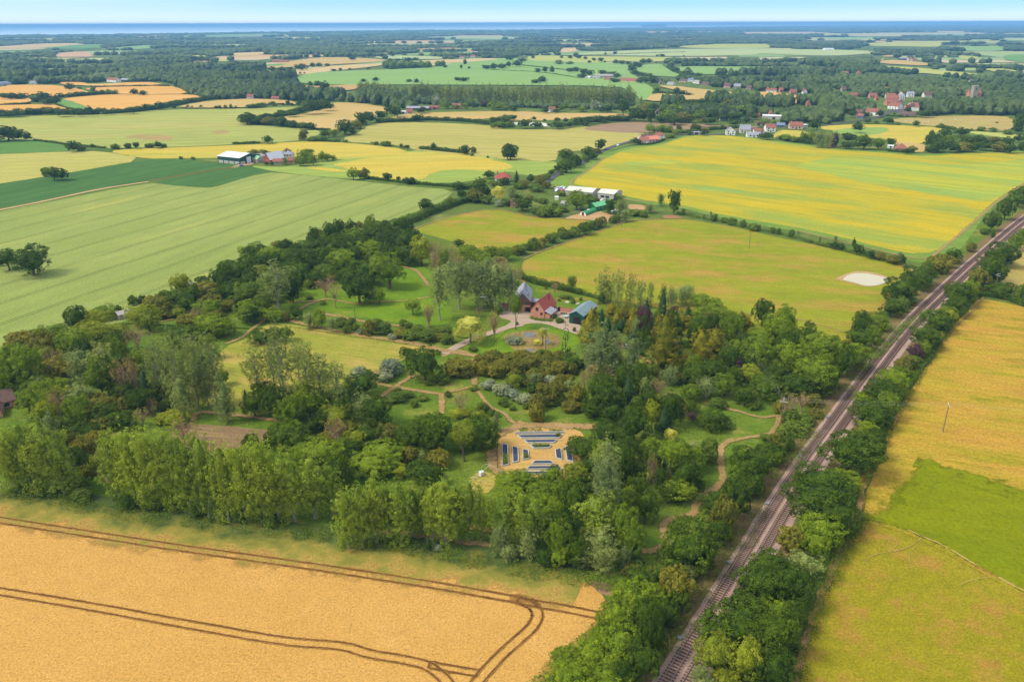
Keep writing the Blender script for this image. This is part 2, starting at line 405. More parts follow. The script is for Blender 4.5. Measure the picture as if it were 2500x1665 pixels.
far('field', 'N 760,762 1000,768 1250,805 1240,865 960,925 840,1005 740,1010 620,1003 430,945 300,893 520,865 700,805', m_tan)
m_mg = crop('young green beet', S(116, 158, 72), S(104, 145, 66), S(130, 165, 85), ang=0.1, big=80, mid=10, tram=18, tramc=S(80, 120, 60))
far('field', 'M -200,1080 0,1085 300,1098 600,1140 700,1190 0,1220 -200,1228', m_mg)
m_yel = crop('yellow ripening linseed', S(224, 194, 72), S(214, 198, 92), S(188, 190, 78), ang=rowang('M', 1000, 1180, 2355, 1150), big=60, mid=9, fine=1.5, stretch=9, thirdpos=.58)
far('field', 'M 920,1192 1300,1168 1480,1165 2060,1142 2355,1130 N 480,1108 900,1118 1480,1182 1250,1240 820,1272 430,1245 100,1200 0,1190 M 2200,1240 1900,1255 1560,1258 1300,1262', m_yel)
m_f9 = crop('pale barley', S(206, 196, 108), S(196, 190, 98), S(215, 200, 120), ang=rowang('M', 0, 1290, 1200, 1250), big=80, mid=10, tram=20, tramc=S(165, 155, 80))
far('field', 'M -200,1232 0,1222 620,1197 900,1194 1300,1264 I 590,85 0,178 -200,210', m_f9)
m_dk = crop('dark leafy beet crop', S(92, 132, 66), S(80, 120, 58), S(124, 150, 62), ang=TUN, big=50, mid=6, tram=18, tramc=S(55, 95, 48), thirdpos=.68)
far('field', 'I -200,205 0,178 590,85 M 1300,1268 1560,1262 1920,1300 I 2050,-10 2060,28 1310,150 800,240 0,395 -200,432', m_dk)
far('field', 'I 1320,162 2060,36 2240,24 J 0,20 290,20 200,75 I 2200,112 1900,205 1800,212 1500,188', m_dk)
ribbon('track', 'I -300,455 0,410 400,330 900,220 1310,160', 3.6, crop('dry earth track', S(225, 190, 145), S(212, 175, 125), big=8, mid=2), z=0.15)
ribbon('track', 'I 1310,155 1700,88 2060,32 2240,10', 2.2, crop('earth strip', S(165, 125, 80), S(140, 120, 65), big=8, mid=2), z=0.35)
m_big = crop('green wheat with tramlines', S(168, 180, 98), S(152, 168, 86), S(188, 188, 100), ang=TUN, big=55, mid=7, fine=.9, stretch=5, tram=24.0, tramw=.28, tramc=S(88, 104, 50), fs=.22, ms=.12, speck=.45)
sheet('field', 'I -500,560 0,418 1310,168 1500,190 1800,215 1900,210 2200,116 J 200,80 300,82 960,148 1400,200 1850,232 1760,320 1660,370 1300,500 1000,560 700,600 500,700 300,760 0,860 I 1800,1130 1500,1240 1000,1430 A 640,200 300,330 -100,480 -800,760', m_big, layer=1)
m_mix = crop('green linseed flowering in patches', S(172, 190, 88), S(160, 182, 85), S(190, 195, 90), ang=rowang('N', 430, 1400, 2000, 1330), big=60, mid=8, tram=20, stretch=6, tramc=S(140, 160, 75))
far('field', 'J 0,15 N 300,1335 440,1320 800,1272 1240,1238 1480,1185 1600,1195 1900,1215 2270,1262 O 0,1268 230,1275 640,1290 540,1370 380,1420 K 100,60 J 2000,165 1500,175 1080,128 950,140 300,80', m_mix)
blotch('N 750,1312 900,1290 1300,1212 1600,1200 1900,1225 2200,1262 O 0,1275 150,1300 200,1340 N 2200,1375 1800,1350 1620,1400 1560,1449 1100,1440 1000,1395 880,1340', m_yel)
blotch('J 500,35 640,30 900,60 860,75 620,52', m_yel)
m_f14 = crop('striped green barley', S(205, 192, 108), S(192, 186, 96), S(215, 200, 120), ang=rowang('O', 0, 1120, 1100, 1160), big=60, mid=9, tram=20, tramw=.45, tramc=S(168, 150, 80), stretch=6)
far('field', 'N 860,1078 960,1050 1050,992 1120,948 1600,938 2150,966 2300,990 O 0,1003 600,1003 790,968 1000,1000 1450,1052 1260,1102 1120,1142 1000,1182 700,1192 590,1215 560,1290 230,1270 0,1265 N 2270,1258 2000,1232 1500,1186 1440,1162 1100,1124 900,1112', m_f14)
far('ploughed_field', 'O 790,1000 900,970 1060,945 1400,932 1700,948 2100,968 P 200,980 60,1010 O 2000,1000 1600,1000 1400,1030 1250,1035 1000,1022', m_soil, excl=True)
far('field', 'N 1240,905 1380,872 1490,855 2355,838 O 600,858 1220,860 1210,900 900,885 600,920 0,930 N 2200,895 1900,935 1560,905', m_tan)
m_gr = m_fgreen
far('field', 'N 440,530 760,492 1130,482 1700,458 1900,402 2355,372 O 300,382 1100,417 1220,440 1210,500 1290,545 1340,590 1440,650 1400,730 1340,765 1270,700 1130,625 0,615 N 1000,612 500,615', m_gr)
far('field', 'O 1280,462 1360,430 1500,426 1530,460 1700,532 1650,547 1400,532 1300,500', m_gr)
far('field', 'O 1620,446 2355,453 P 740,455 720,492 0,502 O 1950,527 1680,502', m_gr)
far('field', 'O 320,350 830,357 1100,362 1740,367 1500,412 1080,402 900,417 560,402 330,402', m_ygreen)
far('field', 'O 620,350 1020,312 1800,292 2355,290 P 0,290 980,305 990,337 620,360 0,332 O 2355,348 1740,360 830,350', m_pgreen)
far('field', 'O 1600,272 1900,252 2355,250 P 130,262 100,290 O 1800,288', m_ygreen)
far('field', 'N 100,452 400,402 640,370 860,367 1240,387 1240,405 800,432 540,442 250,468', m_tan)
far('field', 'N 0,502 500,477 840,437 1280,422 1130,452 800,487 420,532 0,542', m_pale)
far('field', 'N 1480,402 1760,387 2350,382 1700,427', m_pale)
far('field', 'N 1100,365 1300,350 1760,362 1740,387 1250,384', m_pgreen)
far('field', 'N 380,627 740,622 1000,607 990,652 860,667 740,652 530,652 390,642', crop('dry tan ground far', S(212, 172, 115), S(205, 178, 108), big=80, mid=12))
far('field', 'N 60,435 380,425 300,445 80,448', m_dgreen)
far('field', 'N 200,192 480,190 770,200 260,209', m_pale)
far('field', 'N 1580,187 1900,178 2355,183 O 400,192 390,205 0,203 N 1900,200 1600,194', m_pgreen)
far('field', 'N 1490,290 1880,281 1890,299 1560,302', crop('dry tan ground far', (0, 0, 0, 1), (0, 0, 0, 1)))
far('field', 'O 600,285 780,283 780,312 600,332', m_pale)
far('field', 'N 620,350 700,348 690,362 620,364', m_ygreen)
far('field', 'O 1310,146 1460,145 1460,153 1310,155', m_pale); far('field', 'O 1560,203 1790,197 1790,213 1560,216', m_apricot)
far('field', 'O 1960,203 2110,199 2110,216 1960,216', m_apricot); far('field', 'O 730,163 800,162 800,169 730,170', m_pale)
far('field', 'O 1040,205 1330,203 1330,214 1040,216', m_pale)
far('field', 'P 800,250 1420,222 2250,218 2000,242 1620,252 1610,277 1300,272 1000,268', m_ygreen)
far('field', 'P 1500,285 1900,270 2160,265 2240,300 2000,320 1720,302', m_fgreen)
far('field', 'P 2160,350 2355,343 2600,345 2600,405 2200,407', m_dgreen)
far('field', 'P 1760,350 1980,365 1900,392 1800,387', m_ygreen)
far('field', 'P 1070,400 1230,390 1530,422 1520,447 1060,422', m_tan)
far('field', 'P 1930,420 2355,430 2355,457 1980,457', m_pgreen); far('field', 'P 1980,470 2200,470 2355,500 2355,545 2100,500', m_ygreen)
far('field', 'P 870,460 1090,445 1400,460 1600,482 1900,512 2270,577 1960,562 1500,512 1370,512 1000,482', m_ygreen)
far('field', 'P 500,552 800,532 920,557 840,562 600,592 520,582', m_tan)
far('field', 'P 985,636 1190,634 1190,662 1090,672 990,662', m_apricot); far('field', 'P 1560,582 1710,572 1715,607 1570,607', m_tan)
far('field', 'P 1325,622 1410,627 1400,647', m_tan); far('field', 'P 1450,140 1700,136 1960,142 1700,148', m_pale)
far('field', 'P 1100,352 1280,345 1280,362 1110,366', m_tan); far('field', 'P 1100,395 P 1080,385 1130,380', m_pale)
far('field', 'P 2060,155 2355,152 2500,158 2355,165', m_pale); far('field', 'P 500,148 600,146 600,153 500,155', m_pale)
far('field', 'P 910,145 1080,142 1080,150 910,152', m_pale); far('field', 'P 880,212 1150,208 1150,216 880,220', m_pale)
far('field', 'O 1950,552 2200,580 2355,592 P 0,587 290,592 350,612 210,642 0,622 O 2200,625 1960,595', m_apricot)
far('field', 'O 1440,617 1640,627 1800,647 2220,690 2100,712 2180,750 1800,745 1340,768 1430,690 1600,700 1780,702', m_tan)
far('field', 'P 0,677 200,687 470,732 460,770 200,792 0,780 O 2300,750 2290,710', m_apricot)
m_past = crop('dry sheep pasture', S(205, 178, 108), S(190, 175, 100), S(215, 180, 115), big=60, mid=9)
far('field', 'P 1190,907 1560,885 2000,880 2250,890 2260,1015 1900,1005 1560,975 1200,935', m_past)
far('field', 'P 560,972 840,957 1200,962 1640,987 1600,1022 1500,1062 1480,1122 1300,1132 1200,1102 900,1062 700,1012 560,1000', m_yel)
blotch('P 640,1010 900,985 1180,985 1120,1040 900,1060 700,1040', crop('green margin far', S(165, 190, 95), S(150, 182, 90), big=40, mid=8))
far('field', 'P 130,1062 180,1007 380,1012 480,1032 470,1070 150,1075', m_yel)
far('field', 'P 1880,1015 2200,1035 2355,1060 2355,1090 1880,1040', m_ygreen)
far('field', 'P 1180,1105 1480,1125 1480,1200 1350,1200', m_tan)
# many small far fields between the woods
_r = random.Random(11)
FP = [S(228, 205, 160), S(215, 208, 150), S(175, 200, 130), S(205, 210, 140), S(232, 190, 130), S(160, 190, 115)]
FM = [crop('small far field %d' % i, c, tuple(v * .93 for v in c[:3]) + (1,), big=200, mid=40, fine=5, fs=.04, ms=.05, bump=0) for i, c in enumerate(FP)]
for k_ in range(140):
    dd = 2300 * (5.2 ** _r.random()); th = _r.uniform(-.62, .62); w_ = dd * _r.uniform(.012, .06); h_ = w_ * _r.uniform(.35, .9) * (1 + dd / 9000); cx, cy = math.sin(th) * dd, math.cos(th) * dd
    if inside_sea(cx, cy): continue
    P_ = [Vector((cx + sx_ * w_ * _r.uniform(.8, 1.1) + sy_ * h_ * .2, cy + sy_ * h_ * _r.uniform(.8, 1.1), 0)) for sx_, sy_ in ((-1, -1), (1, -1), (1, 1), (-1, 1))]
    sheet('field', P_, FM[_r.randrange(6)], layer=0, round_=0, rough=.5)
# the large yellow field
YD = rowang('L', 0, 110, 2000, 340)
m_Y = crop('yellow linseed field', S(222, 194, 46), S(206, 188, 46), S(170, 182, 72), ang=YD, big=60, mid=5, fine=1.0, stretch=9, bstretch=3.2, tram=24, tramw=.4, tramc=S(160, 165, 55), thirdpos=.50, rowsp=6, rs=.05, ms=.13)
m_marg = crop('green grass margin', S(140, 168, 72), S(122, 155, 62), S(168, 172, 78), big=20, mid=4)
sheet('field_margin', 'O 450,1449 K 560,170 J 2355,190 K 700,215 1100,300 1450,370 1660,385 1900,450 2355,545 L 500,625 850,700 1290,830 1400,880 1640,850 1800,770 1960,520 2120,350 2355,185 2700,40 P 2700,1180 2355,1195 1900,1195 1500,1225 1200,1200 700,1170 0,1078 O 2050,1050 1740,1045 1640,1080 1500,1125 1250,1145 950,1230 700,1330', m_marg, layer=1)
sheet('field', 'K 760,130 790,100 930,10 O 1000,1260 1200,1172 1500,1142 1640,1092 1760,1057 2050,1055 P 0,1087 700,1182 1200,1217 1500,1242 1900,1207 2355,1212 2600,1190 L 2600,20 2355,165 2050,360 1900,510 1700,680 1560,790 1300,790 850,680 500,590 K 2355,510 1900,420 1660,360 1450,340 1100,270 800,195 720,180', m_Y, layer=2, excl=False)
m_Yg = crop('green unripe linseed', S(176, 192, 78), S(158, 184, 88), S(205, 198, 58), ang=YD, big=40, mid=5, stretch=8, tram=24, tramc=S(130, 160, 80), thirdpos=.52)
blotch('L 300,10 700,-60 1200,-20 1900,20 2500,-60 2500,60 2355,150 2050,340 1900,330 1500,270 1200,190 900,170 700,110 450,60', m_Yg, layer=3)
blotch('P 600,1290 900,1270 1300,1280 1700,1320 2200,1420 1500,1440 900,1390 500,1330', m_Yg, layer=3)
blotch('K 1750,200 2000,205 2300,250 2150,262 1850,240', m_Yg, layer=3)
blotch('O 1150,1290 1500,1270 1750,1290 1400,1330 1180,1320', m_Yg, layer=3)
m_track = crop('dry earth track', (0, 0, 0, 1), (0, 0, 0, 1))
m_path = crop('trodden earth path', S(196, 158, 112), S(182, 150, 98), S(210, 170, 125), big=6, mid=1.4, fine=.4, altw=.1)
ribbon('track', 'O 1000,1250 K 930,12 860,60 770,115 700,160 700,195 800,215 1000,235 1200,330 1450,335', 2.6, edged(m_path), z=0.32)
ribbon('track', 'L 2700,-60 2355,180 2100,345 1930,500 1640,750 1500,850 1320,830 K 2700,595', 2.4, edged(m_path), z=0.32)
# road from the village to the garden centre
m_road = crop('asphalt', (0.085, 0.083, 0.09, 1), (0.10, 0.10, 0.105, 1), big=20, mid=3, fs=.08)
ROAD = 'K 400,230 480,165 540,120 620,75 700,20 O 800,1310 880,1240 980,1195 1100,1145 1220,1115 1330,1075 1580,1058 1700,1048 1870,1046 2050,1052 P 0,985 200,965 560,972 620,965 800,940 1000,910 1100,890 1150,850 1240,830 1270,780 1265,735'
ribbon('road', ROAD, 6.0, m_road, z=0.45, step=6)
ribbon('verge', 'O 985,1215 1100,1165 1220,1135 1320,1140', 4.0, m_marg, z=0.30)
sheet('village_street', 'P 1140,840 1240,820 1250,740 1280,735 1290,830 1340,850 1230,860 1130,850', m_road, layer=2, excl=True)
# pastures in the middle distance
MOW = rowang('C', 1500, 20, 2240, 60)
m_pas = crop('mown pasture', S(168, 170, 46), S(152, 162, 40), S(192, 160, 72), ang=MOW, big=30, mid=5, fine=.8, stretch=2.2, rowsp=3.2, rs=.10, thirdpos=.53, ms=.14)
sheet('pasture', 'K 285,845 700,690 1200,512 1500,492 1750,492 2355,602 L 0,614 800,782 1340,922 1372,948 1330,1020 1180,1200 1100,1330 900,1500 E 1060,200 960,320 700,380 500,300 300,240 0,200 K 2250,1380 1850,1330 1450,1270 800,1165 400,1060 260,960', m_pas, layer=1)
m_brn = crop('sunburnt pasture', S(205, 160, 88), S(190, 172, 70), big=14, mid=4, altw=.12)
sheet('pasture', 'K 200,440 350,472 640,492 870,502 800,545 560,620 200,740 100,745 J 2200,785 1900,710 1600,625 1470,595 1560,560 1750,487 1950,440 2100,413 2250,413 2330,425', m_pas, layer=1)
sheet('earth_patch', 'K 640,487 720,455 800,440 960,420 1010,440 1100,460 1130,500 1050,520 900,500 760,490', crop('bare yard earth', S(215, 172, 130), S(200, 165, 115), big=14, mid=3), layer=2, excl=False)
sheet('earth_patch', 'K 1200,362 1300,362 1350,372 1380,400 1330,412 1200,400', _mats['bare yard earth'], layer=2, excl=False)
sheet('earth_patch', 'K 1510,455 1620,455 1700,480 1520,485', crop('ploughed corner', S(190, 140, 105), S(180, 130, 95), big=8, mid=2), layer=2, excl=False)
ribbon('footpath', 'J 1470,592 1560,548 1750,487 1950,435 2100,410 2250,408 2355,432 K 350,470 640,490 870,500', 2.0, edged(m_path), z=0.33)
ribbon('footpath', 'K 285,842 480,760 700,690 960,595 1200,508 1400,495 1520,486 1750,488', 1.8, edged(m_path), z=0.33)
ribbon('footpath', 'L 1150,870 1290,910 1350,935 1370,950', 2.0, edged(m_path), z=0.33)
ribbon('footpath', 'E 70,62 200,60 330,70 500,100 680,145 820,190 960,225', 1.5, edged(m_path), z=0.33)
# right of the railway
sheet('pasture', 'L 2700,500 2355,690 2300,750 2230,860 2130,1000 2130,1040 2355,1150 2700,1300', crop('dry rough pasture', S(198, 172, 98), S(182, 170, 88), S(205, 165, 95), big=20, mid=4), layer=1)
OR = rowang('E', 1500, 500, 2300, 620)
m_or = crop('ripening orange grass field', S(206, 160, 68), S(192, 168, 55), S(150, 150, 28), ang=OR, big=14, mid=2.6, fine=.8, stretch=4.5, bstretch=3.0, altw=.14, thirdpos=.58, ms=.18, fs=.26, speck=.4)
sheet('field', 'L 1900,1240 1960,1195 2100,1210 2355,1270 2800,1380 E 2800,1700 2355,1514 1900,1380 1480,1240 1180,1320 1000,1514 1000,1450 1150,1285 1330,900 1550,520 1750,195', m_or, layer=1)
m_gg = crop('green grass field', S(146, 150, 14), S(128, 142, 10), S(168, 160, 20), ang=OR, big=22, mid=4, stretch=2, thirdpos=.68)
sheet('field', 'E 1480,1236 1900,1376 2355,1510 2800,1680 H 2800,800 2355,692 2050,522 1700,338 1540,280 1340,232 1400,120', m_gg, layer=1, round_=2)
blotch('E 1100,1400 1180,1310 1480,1230 1520,1290 1440,1420 H 1520,60 1480,170 1560,290 1440,270 1330,228 1320,120', m_or, layer=2)
m_lp = crop('grazed dry pasture', S(174, 160, 42), S(160, 154, 30), S(190, 150, 66), big=13, mid=2.2, fine=.5, stretch=1.2, ms=.16, fs=.32, thirdpos=.55, bump=.9)
sheet('pasture', 'H 1330,232 1540,272 1700,342 2050,525 2355,695 2900,1000 2900,2000 850,2000 900,1300 970,1000 1070,700 1200,430 1290,260', m_lp, layer=1)
m_wp = crop('worn pale path', S(205, 180, 105), S(190, 168, 85), big=4, mid=1)
ribbon('footpath', 'H 1610,300 1700,340 1850,400 2050,527', .9, edged(m_wp), z=0.3, jit=.4)
ribbon('footpath', 'H 2190,602 2355,690 2600,820', 1.0, edged(m_wp), z=0.3, jit=.4)
ribbon('footpath', 'H 1700,350 1640,400 1540,435 1430,450 1360,475 1345,505 1370,535', .35, edged(m_wp), z=0.3, jit=.4)
ribbon('footpath', 'H 1650,415 1620,455 1620,540', .3, edged(m_wp), z=0.3, jit=.4); ribbon('footpath', 'H 1480,400 1490,360 1530,350 1545,385 1530,415', .35, edged(m_wp), z=0.3, jit=.4)
ribbon('footpath', 'H 1940,655 2000,625 2080,608 2170,598', .35, edged(m_wp), z=0.3, jit=.4)
m_bp = crop('worn brown margin', S(190, 145, 100), S(160, 140, 70), S(205, 165, 120), big=7, mid=1.6, altw=.1)
ribbon('footpath', 'L 2050,1100 E 1950,30 1740,200 1640,330 1540,500 1450,620 1370,760 1290,920 1220,1060 1150,1250 1060,1420 H 1300,60', 1.1, edged(m_bp), z=0.3, jit=.4)
ribbon('footpath', 'H 1330,10 1290,180 1230,340 1170,450 1090,650 1000,850 960,1000 900,1180 860,1400', 2.6, edged(m_bp), z=0.3, jit=.3)
# foreground wheat
WR = rowang('F', 0, 880, 2263, 1230)
m_wheat = crop('ripe golden wheat', S(232, 181, 100), S(224, 172, 90), S(236, 186, 108), ang=WR, big=30, mid=3.0, fine=.45, stretch=1.5, fs=.28, ms=.06, bump=.6, speck=.42)
WTOP = 'F -600,-20 -200,40 0,80 400,130 900,215 1300,280 1700,330 2263,400 G 500,560 1000,650 1500,710 1750,790'
sheet('wheat_field', WTOP + ' 1860,900 1900,960 1830,1080 1700,1260 1500,1420 1400,1560 1300,1800 Z 1200,2100 -900,2100 F -1500,-20', m_wheat, layer=1)
# the field edge runs from ripe wheat through green weeds
m_edge, n_, b_ = newmat('green weedy wheat edge')
uv = n_.nodes.new('ShaderNodeUVMap'); sp = n_.nodes.new('ShaderNodeSeparateXYZ'); n_.links.new(uv.outputs[0], sp.inputs[0])
gg = n_.nodes.new('ShaderNodeNewGeometry')
nn1 = noise(n_, gg.outputs['Position'], 1 / 7.0, 5, .65); nf = noise(n_, gg.outputs['Position'], 1 / .55, 3, .7)
f_ = math_(n_, 'ADD', sp.outputs['Y'], mrange(n_, nn1, .2, .8, .5, -.5))
f_ = math_(n_, 'ADD', f_, mrange(n_, nf, .2, .8, .15, -.15)); f_e = f_
c_ = mixc(n_, mrange(n_, f_, .55, .95), mixc(n_, mrange(n_, f_, .12, .5), S(88, 108, 48), S(158, 150, 62)), S(230, 178, 98))
c_ = mixc(n_, mrange(n_, nf, .3, .7), mixc(n_, 1.0, c_, (.78, .78, .78, 1), 'MULTIPLY'), mixc(n_, 1.0, c_, (1.22, 1.22, 1.22, 1), 'MULTIPLY'))
n_.links.new(c_, b_.inputs['Base Color'])
bp = n_.nodes.new('ShaderNodeBump'); bp.inputs['Strength'].default_value = .6; bp.inputs['Distance'].default_value = .35
n_.links.new(nf, bp.inputs['Height']); n_.links.new(bp.outputs[0], b_.inputs['Normal'])
tr_ = n_.nodes.new('ShaderNodeBsdfTransparent'); mx_ = n_.nodes.new('ShaderNodeMixShader'); n_.links.new(math_(n_, 'MAXIMUM', mrange(n_, f_e, .72, .95), mrange(n_, sp.outputs['Y'], .85, .99)), mx_.inputs[0]); n_.links.new(b_.outputs[0], mx_.inputs[1]); n_.links.new(tr_.outputs[0], mx_.inputs[2]); n_.links.new(mx_.outputs[0], [x for x in n_.nodes if x.type == 'OUTPUT_MATERIAL'][0].inputs[0])
ribbon('wheat_edge', 'F -600,70 -200,140 0,175 400,225 900,320 1300,385 1700,435 2263,505 G 500,640 1000,722 1500,770 1680,815', 19, m_edge, z=0.16, jit=.03)
m_tl = crop('trodden wheat stems', S(168, 118, 62), S(188, 138, 74), big=5, mid=1.0, fine=.35, fs=.35)
m_tl2 = crop('stem base soil with painted shade', S(112, 78, 44), S(128, 90, 52), big=5, mid=1.0, fine=.35)  # soil colour darkened to paint in the shade between standing stems
def pairtrack(s, gap=2.0, w=.95):
    P = gpts(s); P = chaikin(P, False, 2)
    for sgn in (-1, 1):
        Q = []
        for i, p in enumerate(P):
            t = P[min(i + 1, len(P) - 1)] - P[max(i - 1, 0)]; t.normalize()
            Q.append(p + Vector((-t.y, t.x, 0)) * sgn * gap / 2)
        ribbon('wheel_track', Q, w, edged(m_tl, lo=.5, hi=.67, sc=.5), z=0.27, smooth=0, jit=.25, step=.7)
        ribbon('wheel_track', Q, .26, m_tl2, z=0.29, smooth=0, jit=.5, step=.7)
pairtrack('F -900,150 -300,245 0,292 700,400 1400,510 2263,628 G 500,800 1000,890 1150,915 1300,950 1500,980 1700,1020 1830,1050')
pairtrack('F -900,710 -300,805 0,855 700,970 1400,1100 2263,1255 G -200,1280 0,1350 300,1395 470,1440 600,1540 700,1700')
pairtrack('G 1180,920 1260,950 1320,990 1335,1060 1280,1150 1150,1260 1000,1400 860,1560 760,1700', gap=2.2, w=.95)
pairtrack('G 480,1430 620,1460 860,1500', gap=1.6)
sheet('earth_patch', 'G 1115,880 1200,870 1300,900 1380,985 1300,975 1180,950 1120,930', m_tl, layer=3, excl=False, round_=2)
m_es = crop('bare earth corner', S(160, 128, 100), S(172, 142, 105), big=6, mid=1.5)
sheet('earth_patch', 'G 1730,765 1850,775 1950,820 1960,870 1900,890 1830,870 1760,810', m_es, layer=3, excl=False, round_=2)

feather('E 2500,1560 2355,1510 1900,1376 1700,1300 1480,1236', 12, m_gg, sc=6); feather('E 1480,1236 1440,1330 1400,1440 H 1440,170 1400,230', 12, m_gg, sc=6)
feather('E 1000,1500 1150,1290 1330,905 1550,525 1760,195 1960,10', 3, m_or, sc=1.5)
feather('H 1340,232 1540,280 1700,342 1850,410', 6, m_gg, sc=3)
feather('H 2400,715 2050,527 1850,410 1700,342 1540,275 1340,230', 3.5, m_lp, sc=1.6)
# ------------------------------------------------------------------ the wooded site: ground, paths
m_mead = crop('rough meadow', S(122, 142, 48), S(100, 132, 38), S(172, 165, 80), big=22, mid=3.2, fine=.8, stretch=1.2, altw=.14, thirdpos=.60, ms=.16, fs=.24, bump=.8)
sheet('meadow', 'F -900,80 -200,120 0,120 500,190 1200,330 2263,440 G 800,700 1600,800 2000,900 1900,1400 1600,2200 Z 1560,1900 1640,1665 1750,1460 1850,1290 1960,1120 2100,925 2260,738 2500,531 2700,400 2700,330 2500,470 2350,580 2240,660 L 1150,1449 E 960,320 700,390 300,250 K 2250,1380 1450,1270 800,1165 260,960 260,830 100,740 J 2355,800 1900,720 1400,600 1200,520 900,560 600,600 200,760 I 2100,760 1500,1080 1000,1300 500,1400 A 550,110 200,260 0,360 -700,640', m_mead, layer=0, excl=False)
m_lawn = crop('bright lawn', S(128, 158, 38), S(112, 148, 32), S(175, 160, 65), big=16, mid=3, fine=.8, stretch=1.3, thirdpos=.64)
sheet('lawn', 'J 380,1230 500,1100 1150,1040 1350,900 1600,900 1750,1150 1850,1400 1700,1430 1400,1410 1100,1370 700,1300 520,1270', m_lawn, layer=1, excl=False, round_=2)
sheet('lawn', 'C 200,900 330,760 420,690 600,640 760,660 900,690 1010,720 1160,760 1200,860 1180,900 1000,940 800,960 400,960 180,960', m_lawn, layer=1, excl=False, round_=2)
sheet('lawn', 'C 470,150 560,130 700,200 900,240 1190,300 1400,360 1420,420 1380,470 1300,420 1180,500 940,480 930,330 850,290 720,330 700,230', crop('garden lawn', S(122, 145, 45), S(105, 138, 40), S(190, 150, 75), big=10, mid=2.5, thirdpos=.56), layer=1, excl=False, round_=2)
sheet('lawn', 'B 1700,300 1830,330 2000,390 2100,400 2265,370 2265,200 2100,250 1950,290 1800,300', m_lawn, layer=1, excl=False)
m_mow = crop('mown golden meadow', S(176, 172, 72), S(160, 165, 62), S(205, 178, 95), ang=rowang('B', 800, 430, 1150, 480), big=20, mid=4, fine=.7, stretch=2, rowsp=2.6, rs=.08, thirdpos=.55)
sheet('mown_meadow', 'B 190,140 500,185 900,255 1300,300 1620,375 1500,400 1350,420 1150,520 1080,570 900,620 600,760 200,850 -60,860 A 1750,860 1560,720 1800,500 1930,320 2080,280 2200,190', m_mow, layer=1, excl=False, round_=2)
m_til = crop('tilled strip', S(172, 142, 105), S(160, 132, 98), S(185, 160, 105), ang=rowang('A', 1650, 1060, 2265, 1120), big=14, mid=2.5, stretch=6, rowsp=2, rs=.15)
sheet('tilled_plot', 'A 1500,985 1640,998 1900,1008 2265,1045 B 190,1065 200,1120 60,1170 0,1180 A 2000,1210 1700,1230 1400,1190', m_til, layer=1, excl=False)
m_grav = crop('gravel drive', S(205, 180, 158), S(196, 172, 150), S(212, 190, 165), big=8, mid=2, fine=.4, fs=.10, ms=.06)
sheet('gravel_yard', 'C 300,545 340,500 480,490 560,485 660,510 650,560 760,580 880,605 930,560 960,500 1000,470 1120,500 1180,540 1200,650 1180,760 1060,715 950,680 850,645 740,622 640,625 540,645 400,700 280,740 260,725 400,640 450,600 330,570', m_grav, layer=2, excl=False)
m_pt = crop('earth path through grass', S(190, 155, 108), S(172, 145, 88), S(205, 170, 122), big=6, mid=1.4, fine=.4, altw=.12)
for s_, w_ in (('C 560,640 400,670 250,720 100,770 0,805 B 1880,300 1780,345 1690,400', 3.6),):
    ribbon('driveway', s_, w_, m_grav, z=0.30)
PATHS = [('B 330,105 520,150 700,190 900,230 1100,260 1300,290 1500,320 1690,375 1800,390 1920,412 2060,440 C 140,1020', 3.4), ('B 640,55 900,105 1100,140 1330,165', 2.4),
 ('B 1380,200 1600,240 1790,265', 1.6), ('A 1925,315 2060,260 2140,190 2260,105 B 190,105', 2.2),
 ('J 370,1225 600,1217 700,1195 850,1220 1000,1250 1150,1222 1420,1218 1620,1180', 1.8), ('J 480,1285 600,1225 690,1203', 2.4),
 ('J 1350,905 1440,922 1510,945 1560,1000 1620,1085', 2.4), ('B 1940,440 1950,560 1942,665', 2.6),
 ('B 1930,680 1760,718 1680,742 1600,735 1450,710 1310,690 1200,672 1130,645 1092,605 1100,560 1135,540', 2.4),
 ('B 1660,735 1668,830 1665,910', 2.6), ('B 1430,580 1320,650 1250,690 1150,765', 2.4), ('B 1955,695 2020,780 2080,860 2200,900 2265,985 D 430,195', 1.8),
 ('D 400,215 700,215 1150,228', 4.6), ('D 470,190 330,250 220,320', 4.0), ('D 185,420 180,560 260,650', 4.0),
 ('D 2355,345 2280,350 2215,400 2200,500 2222,620 2230,710 2150,780 2030,840 1990,920 1975,985 1850,1030 1720,1052 1690,1110 1722,1200 1700,1290 1600,1325 1510,1328', 2.6),
 ('E -20,1095 150,1062 280,1040 322,980 345,890', 2.0), ('E -280,790 0,855 120,892 220,912 350,888', 1.6), ('G 60,375 400,412 700,458 970,490', 2.4),
 ('G 810,348 900,362 990,372', 2.4), ('D -20,1115 90,1125 190,1150', 2.4), ('A 1635,975 1680,892 1870,905 2265,952 B 340,978', 2.2),
 ('C 1740,920 1850,990 1960,1045 2050,1075', 2.6), ('A 780,1390 880,1440 930,1500', 1.2), ('A 1370,125 1480,105', 1.6)]
for s_, w_ in PATHS: ribbon('path', s_, w_ * 1.35, edged(m_pt), z=0.30, jit=.12, step=1.0)
sheet('path_junction', 'B 1660,400 1760,350 1850,370 1950,400 1960,430 1850,405 1750,400 1680,430', m_pt, layer=3, excl=False)
